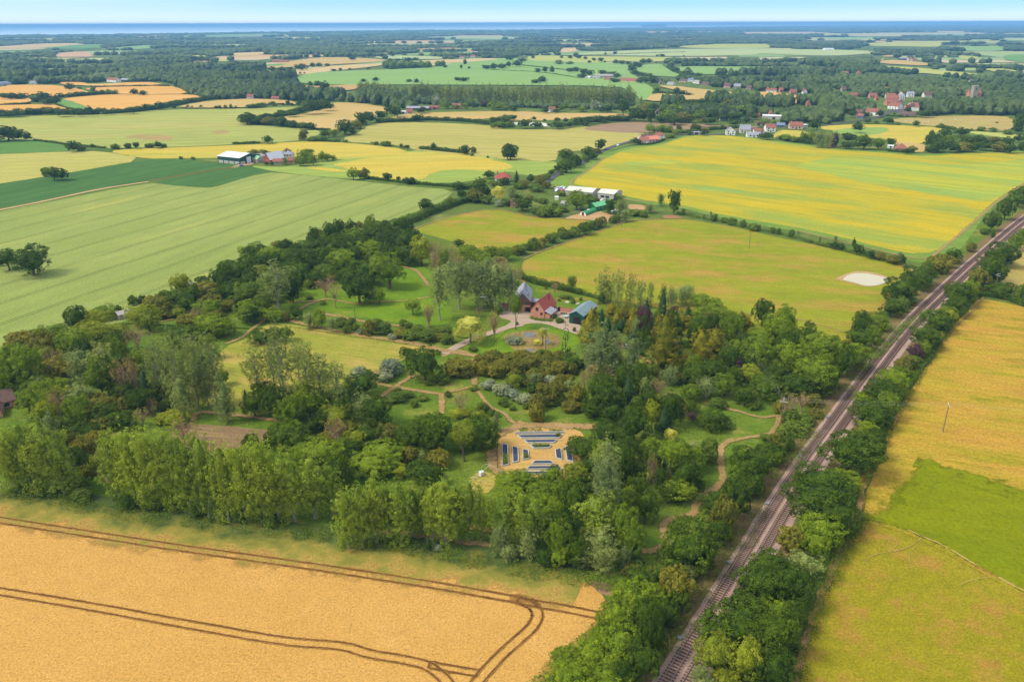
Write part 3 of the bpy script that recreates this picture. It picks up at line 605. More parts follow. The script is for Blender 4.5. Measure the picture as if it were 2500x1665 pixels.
# reedy pond in front of the house
sheet('reed_bed', 'C 340,770 430,735 560,705 720,700 840,735 960,745 995,840 930,890 800,920 640,960 500,940 400,860', crop('reed litter', S(178, 150, 98), S(150, 135, 72), S(190, 160, 115), big=6, mid=1.5, fs=.3), layer=2, excl=False, round_=2)
m_wat, n_, b_ = newmat('pond water'); b_.inputs['Base Color'].default_value = (0.10, 0.10, 0.085, 1); b_.inputs['Roughness'].default_value = 0.12; b_.inputs['Specular IOR Level'].default_value = 0.5
for s_ in ('C 560,745 600,722 680,725 715,750 690,785 600,785', 'C 575,915 640,903 700,920 660,945 590,945', 'C 800,815 850,800 880,830 840,860'):
    sheet('pond_water', s_, m_wat, layer=3, excl=False, round_=2)
m_clay, n_, b_ = newmat('milky clay water'); b_.inputs['Base Color'].default_value = S(232, 222, 190, .55); b_.inputs['Roughness'].default_value = 0.35
sheet('pond_bank', 'L 690,1015 820,960 920,950 1060,970 1150,1000 1175,1025 1120,1060 1050,1085 940,1090 850,1060 760,1040 700,1030', crop('dried clay bank', S(215, 178, 135), S(200, 165, 115), big=8, mid=1.5), layer=3, excl=False, round_=2)
sheet('pond', 'L 752,1018 800,988 860,970 950,972 1050,988 1150,1018 1155,1042 1060,1080 960,1084 880,1062 800,1040 760,1034', m_clay, layer=5, excl=False, round_=2, rough=.4, label='pale clay pond in the pasture')
sheet('lake', 'O 190,945 260,935 350,940 470,945 530,960 525,978 400,975 300,965 200,962', crop('pale lake', S(235, 235, 215, .6), S(225, 228, 210, .6)), layer=5, excl=True, round_=2, rough=.3)

# ------------------------------------------------------------------ railway
RC = [(1500, 1870), (1626, 1665), (1728, 1500), (1806, 1373), (1848, 1300), (1913, 1196), (1975, 1101), (2041, 1017), (2100, 931), (2161, 851), (2222, 778), (2268, 736), (2367, 643), (2415, 603), (2455, 566), (2500, 531), (2620, 452)]
RP = resample(chaikin([G(x, y) for x, y in RC], False, 3), 3.0)
for _ in range(40):
    RP = [RP[0]] + [(RP[i - 1] + RP[i] * 2 + RP[i + 1]) / 4 for i in range(1, len(RP) - 1)] + [RP[-1]]
def offs(P, d):
    Q = []
    for i, p in enumerate(P):
        t = P[min(i + 1, len(P) - 1)] - P[max(i - 1, 0)]; t.z = 0; t.normalize()
        Q.append(p + Vector((t.y, -t.x, 0)) * d)       # positive = to the right, looking away
    return Q
m_cess = crop('railway cess', S(150, 122, 88), S(120, 115, 60), S(165, 135, 100), big=9, mid=2)
m_bal = crop('pink ballast', S(206, 174, 160), S(194, 162, 150), S(214, 186, 166), big=7, mid=1.5, fine=.3, fs=.16, ms=.10)
m_bal2 = crop('stained ballast', S(188, 156, 140), S(198, 166, 150), big=5, mid=1, fine=.3, fs=.2)
ribbon('railway_cess', offs(RP, 1.6), 15.5, m_cess, z=0.16, smooth=0, jit=.04, step=3)
ribbon('railway_ballast', offs(RP, 2.0), 8.6, m_bal, z=0.22, smooth=0, jit=.015, step=3)
m_rail = plain('worn steel rail', (0.30, 0.22, 0.20, 1), rough=.6, spec=.4, metal=.2)
m_slp = plain('dark timber sleeper', S(124, 98, 88), rough=.9)
def boxV(sx, sy, sz, o=(0, 0, 0)):
    V = np.array([(x, y, z) for x in (-.5, .5) for y in (-.5, .5) for z in (0, 1)], dtype=float) * (sx, sy, sz) + o
    F = np.array([(0, 1, 3, 2), (4, 6, 7, 5), (0, 4, 5, 1), (2, 3, 7, 6), (1, 5, 7, 3), (0, 2, 6, 4)])
    return V, F
sv, sf = boxV(2.5, 0.26, 0.14)
slp_me = mesh_np('sleeper', sv, sf, m_slp)
for ti, off in enumerate((0.0, 3.4)):
    C0 = offs(RP, off)
    t = empty('railway_track', C0[6])
    tag(t, ['railway track on the side of the wood, fully clear rails', 'second railway track, beside the field hedge and half hidden by trees'][ti], 'railway track', 'the two tracks of the railway')
    for k_, a_ in ((0, -.75), (1, .75)):
        A = offs(C0, a_); V = []; F = []
        for i, p in enumerate(A):
            q = A[min(i + 1, len(A) - 1)] - A[max(i - 1, 0)]; q.z = 0; q.normalize(); n0 = Vector((q.y, -q.x, 0)) * .05
            V += [tuple(p - n0 + Vector((0, 0, .30))), tuple(p - n0 + Vector((0, 0, .50))), tuple(p + n0 + Vector((0, 0, .50))), tuple(p + n0 + Vector((0, 0, .30)))]
            if i:
                for j in range(3): F.append((4 * i - 4 + j, 4 * i - 3 + j, 4 * i + 1 + j, 4 * i + j))
        o = link('rail', mesh_np('rail', np.array(V), np.array(F), m_rail), None)
        o.parent = t; o.matrix_parent_inverse = Matrix.Translation(-C0[6])
    ribbon_o = ribbon('ballast_bed', C0, 2.9, m_bal2, z=0.26, smooth=0, jit=.05, step=3, parent=t)
    ribbon_o.matrix_parent_inverse = Matrix.Translation(-C0[6])
    ss = resample(C0, 0.68); rest = []; cnt = 0
    for i in range(0, len(ss) - 1):
        p = ss[i]; x_, y_ = proj(p)
        if y_ > 1700 or (ss[i + 1] - p).length < .1: continue
        d_ = ss[i + 1] - p; ang = math.atan2(d_.y, d_.x) - math.pi / 2
        if cnt < 100 :
            o = link('sleeper', slp_me, t); o.location = p - C0[6] + Vector((0, 0, .275)); o.rotation_euler = (0, 0, ang); cnt += 1
        else: rest.append((p, ang))
    V = []; F = []
    for p, a in rest:
        c, s_ = math.cos(a), math.sin(a); R_ = np.array(((c, -s_, 0), (s_, c, 0), (0, 0, 1)))
        F.append(sf + 8 * len(V)); V.append(sv @ R_.T + (p.x, p.y, .275))
    o = link('sleepers', mesh_np('sleepers', np.concatenate(V), np.concatenate(F), m_slp), t)
    o.matrix_parent_inverse = Matrix.Translation(-C0[6]); o['kind'] = 'stuff'
# small blue-grey troughing boxes beside the line
m_bx = plain('blue grey lid', S(150, 165, 180), rough=.6)
m_bs = plain('concrete box', S(150, 145, 140))
for i, (x, y, wd) in enumerate((('E', 1258, 240), ('E', 1436, 285), ('E', 742, 912), ('E', 510, 1236), ('H', 713, 137), ('H', 463, 514), ('H', 155, 996), ('L', 1484, 1150))):
    p = GR(x, y, wd); V1, F1 = boxV(.8, .8, .55); V2, F2 = boxV(.95, .95, .08, (0, 0, .552))
    t = empty('equipment_box', p, -.5); link('box', mesh_np('box', V1, F1, m_bs), t); link('lid', mesh_np('lid', V2, F2, m_bx), t)
    places = ['on the wood side of the line below the pale pond', 'on the far side under the hedge with a bare branched tree', 'by the ballast near the forked power pole', 'by the ballast under the rough grass bank', 'opposite the first big trees of the field hedge', 'midway along the lowest stretch of line', 'lowest of all, near the bottom of the railway', 'white topped, beside the hedge just below the pale pond']
    tag(t, 'small blue-grey box ' + places[i], 'equipment box', 'trackside boxes')

feather('B 190,140 500,185 900,255 1300,300 1620,375', 4, m_mow, sc=1.5); feather('B 1620,375 1350,420 1150,520 1080,570 900,620', 4, m_mow, sc=1.5)
feather('C 200,900 330,760 420,690 600,640 760,660 900,690 1010,720 1160,760', 2, m_lawn, sc=1.0)
# ------------------------------------------------------------------ foliage builders
def ico(sub):
    bm = bmesh.new(); bmesh.ops.create_icosphere(bm, subdivisions=sub, radius=1.0)
    V = np.array([v.co[:] for v in bm.verts]); F = np.array([[v.index for v in f.verts] for f in bm.faces]); bm.free(); return V, F
I1, I2, I3 = ico(1), ico(2), ico(3)
def leafcards(P, N, size, r, jit=.55, asp=.75):
    """one small quad per point, facing roughly along N"""
    n = len(P)
    N = N + r.normal(0, jit, (n, 3)); N /= np.linalg.norm(N, axis=1)[:, None] + 1e-9
    A = np.cross(N, r.normal(0, 1, (n, 3))); A /= np.linalg.norm(A, axis=1)[:, None] + 1e-9
    B = np.cross(N, A); s = (size * r.uniform(.6, 1.35, n))[:, None]
    V = np.stack([P - A * s * .5, P + B * s * .5 * asp, P + A * s * .5, P - B * s * .5 * asp], 1).reshape(-1, 3)
    F = np.arange(4 * n).reshape(-1, 4); return V, F
def crown_mesh(name, mat, seed, kind='round', nl=34, per=30, leaf=.085, lump=(.24, .40), core=True, fill=.66, jit=.40, tuft=12):
    el_ = {'tall': 2.1, 'cone': 1.8}.get(kind, 1.0)
    r = np.random.default_rng(seed); C = []; Rr = []
    for i in range(nl):
        if kind == 'cone':
            z = r.uniform(-1, .92); rad = ((1 - z) / 2) ** .62 * .92 + .03; a = r.uniform(0, 2 * math.pi)
            c = np.array((math.cos(a) * rad * .78, math.sin(a) * rad * .78, z)); R0 = r.uniform(.13, .26) * (.5 + rad)
        elif kind == 'tall':
            z = r.uniform(-1, .95); prof = math.sqrt(max(0, 1 - abs(z) ** 2.6)); a = r.uniform(0, 2 * math.pi); q = r.uniform(.25, .85) * prof
            c = np.array((math.cos(a) * q, math.sin(a) * q, z * .9)); R0 = r.uniform(*lump) * (.6 + .4 * prof)
        elif kind == 'weep':
            d = r.normal(0, 1, 3); d /= np.linalg.norm(d); d[2] = abs(d[2]) * 1.2 - .75
            c = d * .68; R0 = r.uniform(*lump)
        else:
            d = r.normal(0, 1, 3); d /= np.linalg.norm(d)
            if d[2] < -.75: d[2] *= -.6
            c = d * r.uniform(.55, .82) * np.array((1, 1, 1)); R0 = r.uniform(*lump)
        C.append(c); Rr.append(R0)
    if kind == 'tall':
        C = []; Rr = []; nb = 22 + seed % 5
        for i in range(nb):
            a = i * 2.39996 + r.uniform(-.3, .3); z0 = -1.1 + 1.40 * (i / nb) ** .9 + r.uniform(-.1, .1); reach = r.uniform(.45, .92) * (1 - .45 * max(0, z0)) * (1 - .35 * max(0, -z0 - .55)); rise = r.uniform(.20, .45)
            for t in np.linspace(.38, 1.0, 5):
                C.append(np.array((math.cos(a) * reach * t, math.sin(a) * reach * t, min(.96, z0 + rise * t ** 1.3))) + r.normal(0, .05, 3)); Rr.append(r.uniform(.18, .31) * (1.15 - .3 * t))
        for z in np.linspace(-.5, .95, 9): C.append(np.array((r.normal(0, .07), r.normal(0, .07), z))); Rr.append(r.uniform(.18, .28) * (1.0 if z < .6 else .7))
    C = np.array(C); Rr = np.array(Rr); P = []; N = []; T = []
    CC = []; RR = []; DD = []; TT = []
    for c, R0 in zip(C, Rr):          # tufts sitting on every bough lump
        outw = c / (np.linalg.norm(c) + 1e-6)
        if kind == 'tall': outw = np.array((c[0], c[1], .35 * abs(c[2]) + .25)); outw = outw / (np.linalg.norm(outw) + 1e-6)
        m = max(3, int(tuft * (R0 / .30) ** 2)); d = r.normal(0, 1, (m * 3, 3)); d /= np.linalg.norm(d, axis=1)[:, None]; d = d[(d @ outw) > -.30][:m]
        sq = np.array((1, 1, .62 if kind == 'tall' else (.38 if kind == 'cone' else .85)))
        CC.append(c + d * R0 * sq * r.uniform(.80, 1.12, (len(d), 1))); RR.append(r.uniform(.28, .52, len(d)) * min(R0, .34)); DD.append(d * .7 + outw * .5); TT.append(np.full(len(d), r.uniform(0, .5)) + r.uniform(0, .3, len(d)))
    CC = np.concatenate(CC); RR = np.concatenate(RR); DD = np.concatenate(DD); TT = np.concatenate(TT); DD /= np.linalg.norm(DD, axis=1)[:, None]
    ok = np.ones(len(CC), bool)
    for c, R0 in zip(C, Rr): ok &= (np.linalg.norm(CC - c, axis=1) > R0 * .60)
    CC, RR, DD, TT = CC[ok], RR[ok], DD[ok], TT[ok]
    for c, R0, o_, t_ in zip(CC, RR, DD, TT):
        m = max(4, int(per * (R0 / .11) ** 2)); d = r.normal(0, 1, (m * 2, 3)); d /= np.linalg.norm(d, axis=1)[:, None]; o2 = o_ + (0, 0, .35); d = d[(d @ o2) > -.15][:m]
        P.append(c + d * R0 * r.uniform(.75, 1.1, (len(d), 1)) * (1, 1, .85 / el_)); N.append(d * (1, 1, .8) + o_ * .25); T.append(t_ + r.uniform(-.1, .3, len(d)))
    P = np.concatenate(P); N = np.concatenate(N); T = np.clip(np.concatenate(T), 0, 1)
    if kind == 'weep':
        low = P[:, 2] < .1; P[low, 2] -= r.uniform(0, .35, low.sum()); N[low, 2] *= .3
    V, F = leafcards(P, N, np.full(len(P), leaf), r, jit)
    V[:, 2] = np.repeat(P[:, 2], 4) + (V[:, 2] - np.repeat(P[:, 2], 4)) / el_
    tv = np.repeat(T, 4)
    if core:
        cv, cf = I2
        k = 1 + .10 * np.sin(cv @ r.normal(0, 3, 3)) + r.normal(0, .05, len(cv))
        prof = np.array((.70, .70, .74)) if kind != 'cone' else None
        if kind == 'cone':
            w = np.clip((1 - cv[:, 2]) / 2, 0.03, 1) ** .62; W_ = np.stack([cv[:, 0] * w * .72, cv[:, 1] * w * .72, cv[:, 2] * .93], 1)
        elif kind == 'tall': W_ = cv * np.array((.34, .34, .72)) * k[:, None]
        else: W_ = cv * prof * fill / .8 * k[:, None]
        cq = np.concatenate([cf, cf[:, 2:3]], 1)      # degenerate 4th corner avoided below
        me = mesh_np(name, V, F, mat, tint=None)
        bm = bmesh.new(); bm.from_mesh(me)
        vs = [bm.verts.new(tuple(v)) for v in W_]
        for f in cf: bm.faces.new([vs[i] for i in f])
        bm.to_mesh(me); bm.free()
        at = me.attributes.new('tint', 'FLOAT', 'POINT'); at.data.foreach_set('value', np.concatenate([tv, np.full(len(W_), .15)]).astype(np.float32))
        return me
    return mesh_np(name, V, F, mat, tint=tv)
def tube(pA, pB, ra, rb, k=5):
    a, b = np.array(pA, float), np.array(pB, float); d = b - a; L = np.linalg.norm(d) + 1e-9; d /= L
    u = np.cross(d, (0, 0, 1) if abs(d[2]) < .9 else (1, 0, 0)); u /= np.linalg.norm(u); v = np.cross(d, u)
    an = np.arange(k) * 2 * math.pi / k; ring = np.cos(an)[:, None] * u + np.sin(an)[:, None] * v
    V = np.concatenate([a + ring * ra, b + ring * rb]); i = np.arange(k); j = (i + 1) % k
    return V, np.stack([i, j, j + k, i + k], 1)
def join(parts):
    V = []; F = []; n = 0
    for v, f in parts: V.append(v); F.append(f + n); n += len(v)
    return np.concatenate(V), np.concatenate(F)
def trunk_mesh(name, mat, seed, kind='round'):
    """unit tree: trunk from z=0; crown centre at z=1 for scaling, x/y in crown radii"""
    r = np.random.default_rng(seed); parts = []; R0 = .085 if kind != 'tall' else .075
    top = 1.0 if kind == 'round' else 1.3
    pts_ = [np.array((0, 0, 0.))]; n = 6
    for i in range(n): pts_.append(pts_[-1] + np.array((r.normal(0, .03), r.normal(0, .03), top / n)))
    for i in range(n): parts.append(tube(pts_[i], pts_[i + 1], R0 * (1 - i / (n + 1.)), R0 * (1 - (i + 1) / (n + 1.)), 7))
    parts.append(tube((0, 0, -.03), (0, 0, .10), R0 * 1.7, R0, 7))
    nb = 7 if kind == 'round' else 11
    for i in range(nb):
        t = r.uniform(.40, .95); k_ = min(n - 1, int(t * n)); p0 = pts_[k_]
        a = i * 2.4 + r.uniform(-.4, .4); rad = r.uniform(.35, .72) if kind == 'round' else r.uniform(.25, .5)
        p1 = p0 + np.array((math.cos(a) * rad * .5, math.sin(a) * rad * .5, .16)); p2 = p0 + np.array((math.cos(a) * rad, math.sin(a) * rad, .38 if kind == 'round' else .32))
        parts.append(tube(p0, p1, R0 * .45, R0 * .32, 5)); parts.append(tube(p1, p2, R0 * .32, R0 * .08, 5))
    V, F = join(parts); return mesh_np(name, V, F, mat)
def bare_mesh(name, mat, seed, n=26):
    """bare branching in the unit crown, from the fork below the centre"""
    r = np.random.default_rng(seed); parts = []
    def grow(p, d, L, rad, lev):
        q = p + d * L; parts.append(tube(p, q, rad, rad * .6, 4))
        if lev == 0: return
        for _ in range(3 if lev > 1 else 4):
            e = d + r.normal(0, .42, 3); e[2] += .10; e /= np.linalg.norm(e); grow(q, e, L * r.uniform(.6, .85), rad * .58, lev - 1)
    for i in range(5):
        a = i * 1.26 + r.uniform(-.3, .3); d = np.array((math.cos(a) * .55, math.sin(a) * .55, 1.)); d /= np.linalg.norm(d); grow(np.array((0, 0, -1.05)), d, .62, .040, 3)
    V, F = join(parts); V = V / np.array((1.15, 1.15, 1.05)); return mesh_np(name, V, F, mat)

g_ = S
LM = dict(
 o=leafmat('dark oak leaves', (.018, .048, .003, 1), (.130, .200, .011, 1), .22),
 g=leafmat('mid green leaves', (.060, .118, .005, 1), (.280, .370, .020, 1), .25),
 y=leafmat('yellow green leaves', (.140, .190, .010, 1), (.370, .400, .030, 1), .28),
 a=leafmat('light poplar leaves', (.085, .145, .010, 1), (.400, .490, .050, 1), .28),
 p=leafmat('grey green poplar leaves', (.090, .130, .024, 1), (.360, .410, .110, 1), .25),
 w=leafmat('willow leaves', (.085, .130, .030, 1), (.350, .410, .130, 1), .25),
 q=leafmat('golden willow leaves', (.380, .390, .050, 1), (.700, .660, .130, 1), .30),
 c=leafmat('golden cypress foliage', (.040, .058, .004, 1), (.380, .320, .010, 1), .10),
 k=leafmat('dark conifer foliage', (.018, .048, .014, 1), (.070, .125, .034, 1), .08),
 b=leafmat('olive bush leaves', (.095, .115, .012, 1), (.310, .290, .036, 1), .22),
 s=leafmat('green bush leaves', (.060, .110, .010, 1), (.220, .300, .036, 1), .24),
 v=leafmat('silver willow leaves', (.150, .190, .100, 1), (.420, .470, .300, 1), .22),
 r=leafmat('copper leaves', (.045, .026, .032, 1), (.130, .070, .070, 1), .10),
 d=leafmat('sparse dry leaves', (.230, .180, .050, 1), (.480, .370, .130, 1), .20))
m_bark = plain('brown grey bark', S(120, 105, 85), scale=3); m_pale = plain('pale poplar bark', S(175, 168, 150), scale=3); m_deadw = plain('bleached dead wood', S(190, 155, 125), scale=3)
PROT = {}
SPEC = {  # kind, leaf size factor, lumps, core, trunk shape, clearance fraction
 'o': ('round', 46, True, 'round', .03), 'g': ('round', 44, True, 'round', .04), 'y': ('round', 36, True, 'round', .06), 'a': ('tall', 58, True, 'tall', .02),
 'p': ('tall', 54, False, 'tall', .30), 'w': ('tall', 50, True, 'tall', .05), 'q': ('weep', 34, True, 'round', .05), 'c': ('cone', 60, True, 'round', .03),
 'k': ('cone', 54, True, 'round', .05), 'b': ('round', 34, True, None, 0), 's': ('round', 34, True, None, 0), 'v': ('round', 26, True, None, 0),
 'r': ('round', 34, True, 'round', .12), 'd': ('bare', 30, False, 'round', .20), 'z': ('cone', 40, False, 'round', .2)}
def proto(sp, lod):
    if (sp, lod) in PROT: return PROT[sp, lod]
    kind, nl, core, tk, _ = SPEC[sp]; L = []
    for v in range((5, 4, 3)[lod]):
        seed = hash((ord(sp), lod, v)) % 100000; mat = LM['k' if sp == 'z' else sp]
        if kind == 'bare':
            cm = crown_mesh('crown', LM['d'], seed, 'round', 16, (7, 5, 4)[lod], (.06, .09, .15)[lod], core=False, tuft=(7, 6, 4)[lod])
            bm_ = bare_mesh('branches', m_deadw, seed)
        else:
            small = sp in 'bsv'
            per = (24, 9, 5)[lod]; leaf = ((.085, .15, .26) if small else (.062, .115, .20))[lod]; tuft = (11, 9, 6)[lod]
            if kind == 'cone': tuft = (12, 9, 6)[lod]
            if kind == 'tall': per = (20, 9, 5)[lod]; leaf = (.060, .11, .20)[lod]; tuft = (13, 10, 7)[lod]
            cm = crown_mesh('crown', mat, seed, kind, nl if lod < 2 else int(nl * .6), per, leaf, lump=(.20, .38) if small else (.18, .34), core=core, jit=.40, tuft=tuft)
            bm_ = None
        tm = trunk_mesh('trunk', m_pale if sp in 'apw' else (m_deadw if sp == 'd' else m_bark), seed + 5, tk) if tk else None
        L.append((cm, tm, bm_))
    PROT[sp, lod] = L; return L
SPN = {'o': ('oak_tree', 'tree'), 'g': ('ash_tree', 'tree'), 'y': ('maple_tree', 'tree'), 'a': ('poplar_tree', 'poplar tree'), 'p': ('poplar_tree', 'poplar tree'),
       'w': ('willow_tree', 'willow tree'), 'q': ('golden_willow', 'willow tree'), 'c': ('cypress_tree', 'conifer tree'), 'k': ('conifer_tree', 'conifer tree'),
       'b': ('thorn_bush', 'bush'), 's': ('shrub', 'bush'), 'v': ('silver_willow_bush', 'bush'), 'r': ('copper_tree', 'tree'), 'd': ('bare_tree', 'tree'), 'z': ('thin_spruce', 'conifer tree')}
SPW = {'o': 'dark green broad tree', 'g': 'mid green leafy tree', 'y': 'bright yellow-green tree', 'a': 'tall light green poplar', 'p': 'tall feathery grey-green poplar', 'w': 'upright grey-green willow',
       'q': 'pale golden weeping willow', 'c': 'golden yellow cypress', 'k': 'near-black narrow conifer', 'b': 'olive thorn bush', 's': 'rounded green bush', 'v': 'silvery grey bush', 'r': 'purple-brown leaved tree', 'd': 'half bare brown tree', 'z': 'thin sparse spruce'}
NT = [0]
def solve(px, py, Wp, Hp, sp, by=None):
    hc = 6.0 if sp not in 'bsv' else 1.5
    clear = SPEC[sp][4]
    for _ in range(6):
        if by is not None:
            g0 = G(px, by); dist = math.hypot(g0.x, g0.y); d = ray(px, py); t = dist / math.hypot(d.x, d.y); hc = CAMH + d.z * t
            p = Vector((g0.x, g0.y, max(.5, hc)))
        else: p = G(px, py, hc)
        slant = (p - CAM).length; dep = (p - CAM).dot(FWD)
        a = Wp / 2 * dep / FPX; m = Hp / 2 * slant / FPX
        se = (CAMH - p.z) / slant; ce = math.sqrt(1 - se * se)
        b = math.sqrt(max(m * m - (a * se) ** 2, (.50 * a) ** 2)) / ce
        b = min(b, a * 4.5)
        if by is None: hc = b * (1 + 2 * clear / (1 - clear)) if sp not in 'bsv' else b * .82
    return Vector((p.x, p.y, 0)), a, b, max(hc, b * .8 if sp not in 'bsv' else .3)
TREES = []     # collected first, labelled by place, built at the end
def tree(px, py, Wp, Hp, sp, area, by=None):
    p, a, b, hc = solve(px, py, Wp, Hp, sp, by)
    if area in ('raill', 'railr'):
        cl = 3.2 if area == 'raill' else .4
        k_ = int(np.argmin(((RPA - (p.x, p.y)) ** 2).sum(1))); v = Vector((p.x - RPA[k_][0], p.y - RPA[k_][1], 0)); rd = v.length
        if rd < a + cl: p = p + v.normalized() * min(2.5, a + cl - rd); a = max(.62 * a, min(a, (p.xy - Vector(RPA[k_])).length - cl))
    a *= 1.22 if sp in 'ac' else (1.13 if sp in 'ogy' else (1.06 if sp == 'w' else 1))
    TREES.append(dict(p=p, a=a, b=b, hc=hc, sp=sp, area=area, px=px, py=py))
RPA = np.array([(p.x, p.y) for p in RP])
def raild(x, y): return float(np.sqrt(((RPA - (x, y)) ** 2).sum(1)).min())
CLEARPX = [(0, 945, 62, 1025), (470, 1015, 665, 1085), (1145, 1100, 1235, 1195), (1200, 1035, 1345, 1185), (700, 820, 930, 890), (560, 800, 640, 830), (1640, 1050, 1790, 1230), (1540, 1290, 1650, 1370), (935, 925, 1200, 1035),
  (1100, 950, 1180, 1060), (1230, 985, 1480, 1035), (1720, 990, 1920, 1085), (1250, 650, 1500, 820), (740, 690, 1060, 800), (1060, 800, 1130, 860), (1860, 880, 1960, 1010)]
def fill(area, s, spc, step, rad, hf, seed):
    """trees packed into the gaps of a dense stand: spc is a string of kinds, rad (min, max) crown radius, hf height per radius"""
    P = np.array([(p.x, p.y) for p in gpts(s)]); r = random.Random(seed); x0, y0 = P.min(0); x1, y1 = P.max(0)
    near = [(t['p'].x, t['p'].y, t['a']) for t in TREES]
    for _ in range(int((x1 - x0) * (y1 - y0) / (step * step) * 5)):
        x, y = r.uniform(x0, x1), r.uniform(y0, y1)
        if not inside(P, np.array([x]), np.array([y]))[0]: continue
        sp = r.choice(spc); a = r.uniform(*rad) * (.6 if sp in 'bsv' else 1)
        if raild(x, y) < (6.0 if area == 'raill' else 6.5) + a: continue
        X_, Y_ = proj((x, y, a * 1.4)); pr = a * FPX / math.hypot(x, y) * 1.05
        if any(X_ + pr > c0 and X_ - pr < c2 and Y_ + pr * 1.1 > c1 and Y_ - pr * 1.3 < c3 for c0, c1, c2, c3 in CLEARPX): continue
        if any((x - u) ** 2 + (y - v) ** 2 < (.78 * (a + w)) ** 2 for u, v, w in near): continue
        near.append((x, y, a)); b = a * r.uniform(*hf) * (.85 if sp in 'bsv' else 1); b *= 1.12; hc = b * 1.02 if sp not in 'bsv' else b * .8
        if sp in 'apw': b *= 1.35; hc = b * 1.25
        X, Y = proj((x, y, hc)); TREES.append(dict(p=Vector((x, y, 0)), a=a, b=b, hc=hc, sp=sp, area=area, px=X, py=Y))
def inside(poly, X, Y):
    c = np.zeros(len(X), bool); n = len(poly); j = n - 1
    for i in range(n):
        xi, yi = poly[i]; xj, yj = poly[j]
        c ^= ((yi > Y) != (yj > Y)) & (X < (xj - xi) * (Y - yi) / (yj - yi + 1e-12) + xi); j = i
    return c
def T(area, s):
    """entries like o640,110,190,210 : kind, crown centre, crown width and height in the reading frame (and optional foot row)"""
    r = None
    for tok in s.split():
        if tok in REG: r = tok; continue
        sp = tok[0]; v = [float(q) for q in tok[1:].split(',')]; sc = REG[r][2]
        x, y = pix(r, v[0], v[1]); by = pix(r, 0, v[4])[1] if len(v) > 4 else None
        tree(x, y, v[2] / sc, v[3] / sc, sp, area, by)
def build_trees():
    areas = {}
    for t in TREES: areas.setdefault((t['area'], t['sp']), []).append(t)
    for (area, sp), L in areas.items():
        phrase, mode = AREAS[area]
        L.sort(key=(lambda t: t['px']) if mode == 'x' else ((lambda t: -t['py']) if mode == 'up' else (lambda t: t['py'])))
        for i, t in enumerate(L):
            w = {'x': 'from left', 'up': 'from the bottom', 'y': 'from the top'}[mode]
            t['label'] = f"{SPW[sp]} {phrase}" if len(L) == 1 else f"{SPW[sp]} {phrase}, {ordn(i + 1)} {w}"
            t['group'] = None if len(L) == 1 else f"{SPW[sp]}s {phrase}"
    oaks = sorted([t for t in TREES if SPN[t['sp']][0] == 'oak_tree'], key=lambda t: -t['a'] * t['b'] / (t['p'] - CAM).length ** 2); extra = oaks[290:]; ex = set(id(t) for t in extra)
    if extra:
        Vs = []; Fs = []; Ts = []; n0 = 0; L = proto('o', 2); src = []
        for cm, _, _ in L:
            v = np.zeros(len(cm.vertices) * 3, np.float32); cm.vertices.foreach_get('co', v); tt = np.zeros(len(cm.vertices), np.float32); cm.attributes['tint'].data.foreach_get('value', tt)
            src.append((v.reshape(-1, 3), [tuple(f.vertices) for f in cm.polygons], tt))
        me = bpy.data.meshes.new('hedgerow_trees'); F_all = []
        for t in extra:
            v, f, tt = src[random.randrange(len(src))]; a = random.uniform(0, 6.28); c, s_ = math.cos(a), math.sin(a)
            Vs.append((v @ np.array(((c, s_, 0), (-s_, c, 0), (0, 0, 1)))) * (t['a'], t['a'], t['b']) + (t['p'].x, t['p'].y, t['hc'])); F_all += [tuple(i + n0 for i in g) for g in f]; n0 += len(v); Ts.append(np.clip(tt + random.uniform(-.2, .2), 0, 1))
        me.from_pydata(np.concatenate(Vs).tolist(), [], F_all); me.materials.append(LM['o']); at = me.attributes.new('tint', 'FLOAT', 'POINT'); at.data.foreach_set('value', np.concatenate(Ts).astype(np.float32))
        tag(link('hedgerow_trees', me), 'small far dark hedgerow trees dotted between the distant fields', 'trees', None, 'stuff')
    for t in TREES:
        if id(t) in ex: continue
        sp = t['sp']; p = t['p']; d = (p - CAM).length
        lod = 0 if d < 480 else (1 if d < 1050 else 2)
        L = proto(sp, lod); cm, tm, bm_ = L[random.randrange(len(L))]; NT[0] += 1
        name, cat = SPN[sp]; rz = random.uniform(0, 6.283)
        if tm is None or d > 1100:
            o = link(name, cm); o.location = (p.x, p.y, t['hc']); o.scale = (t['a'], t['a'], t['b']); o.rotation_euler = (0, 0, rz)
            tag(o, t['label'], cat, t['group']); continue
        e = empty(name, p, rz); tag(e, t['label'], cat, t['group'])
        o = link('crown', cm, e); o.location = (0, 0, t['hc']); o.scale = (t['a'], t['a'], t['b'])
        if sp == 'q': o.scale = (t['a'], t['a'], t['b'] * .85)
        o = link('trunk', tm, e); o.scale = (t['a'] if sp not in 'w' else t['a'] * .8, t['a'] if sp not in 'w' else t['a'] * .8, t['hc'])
        if bm_ is not None: o = link('branches', bm_, e); o.location = (0, 0, t['hc']); o.scale = (t['a'], t['a'], t['b'])
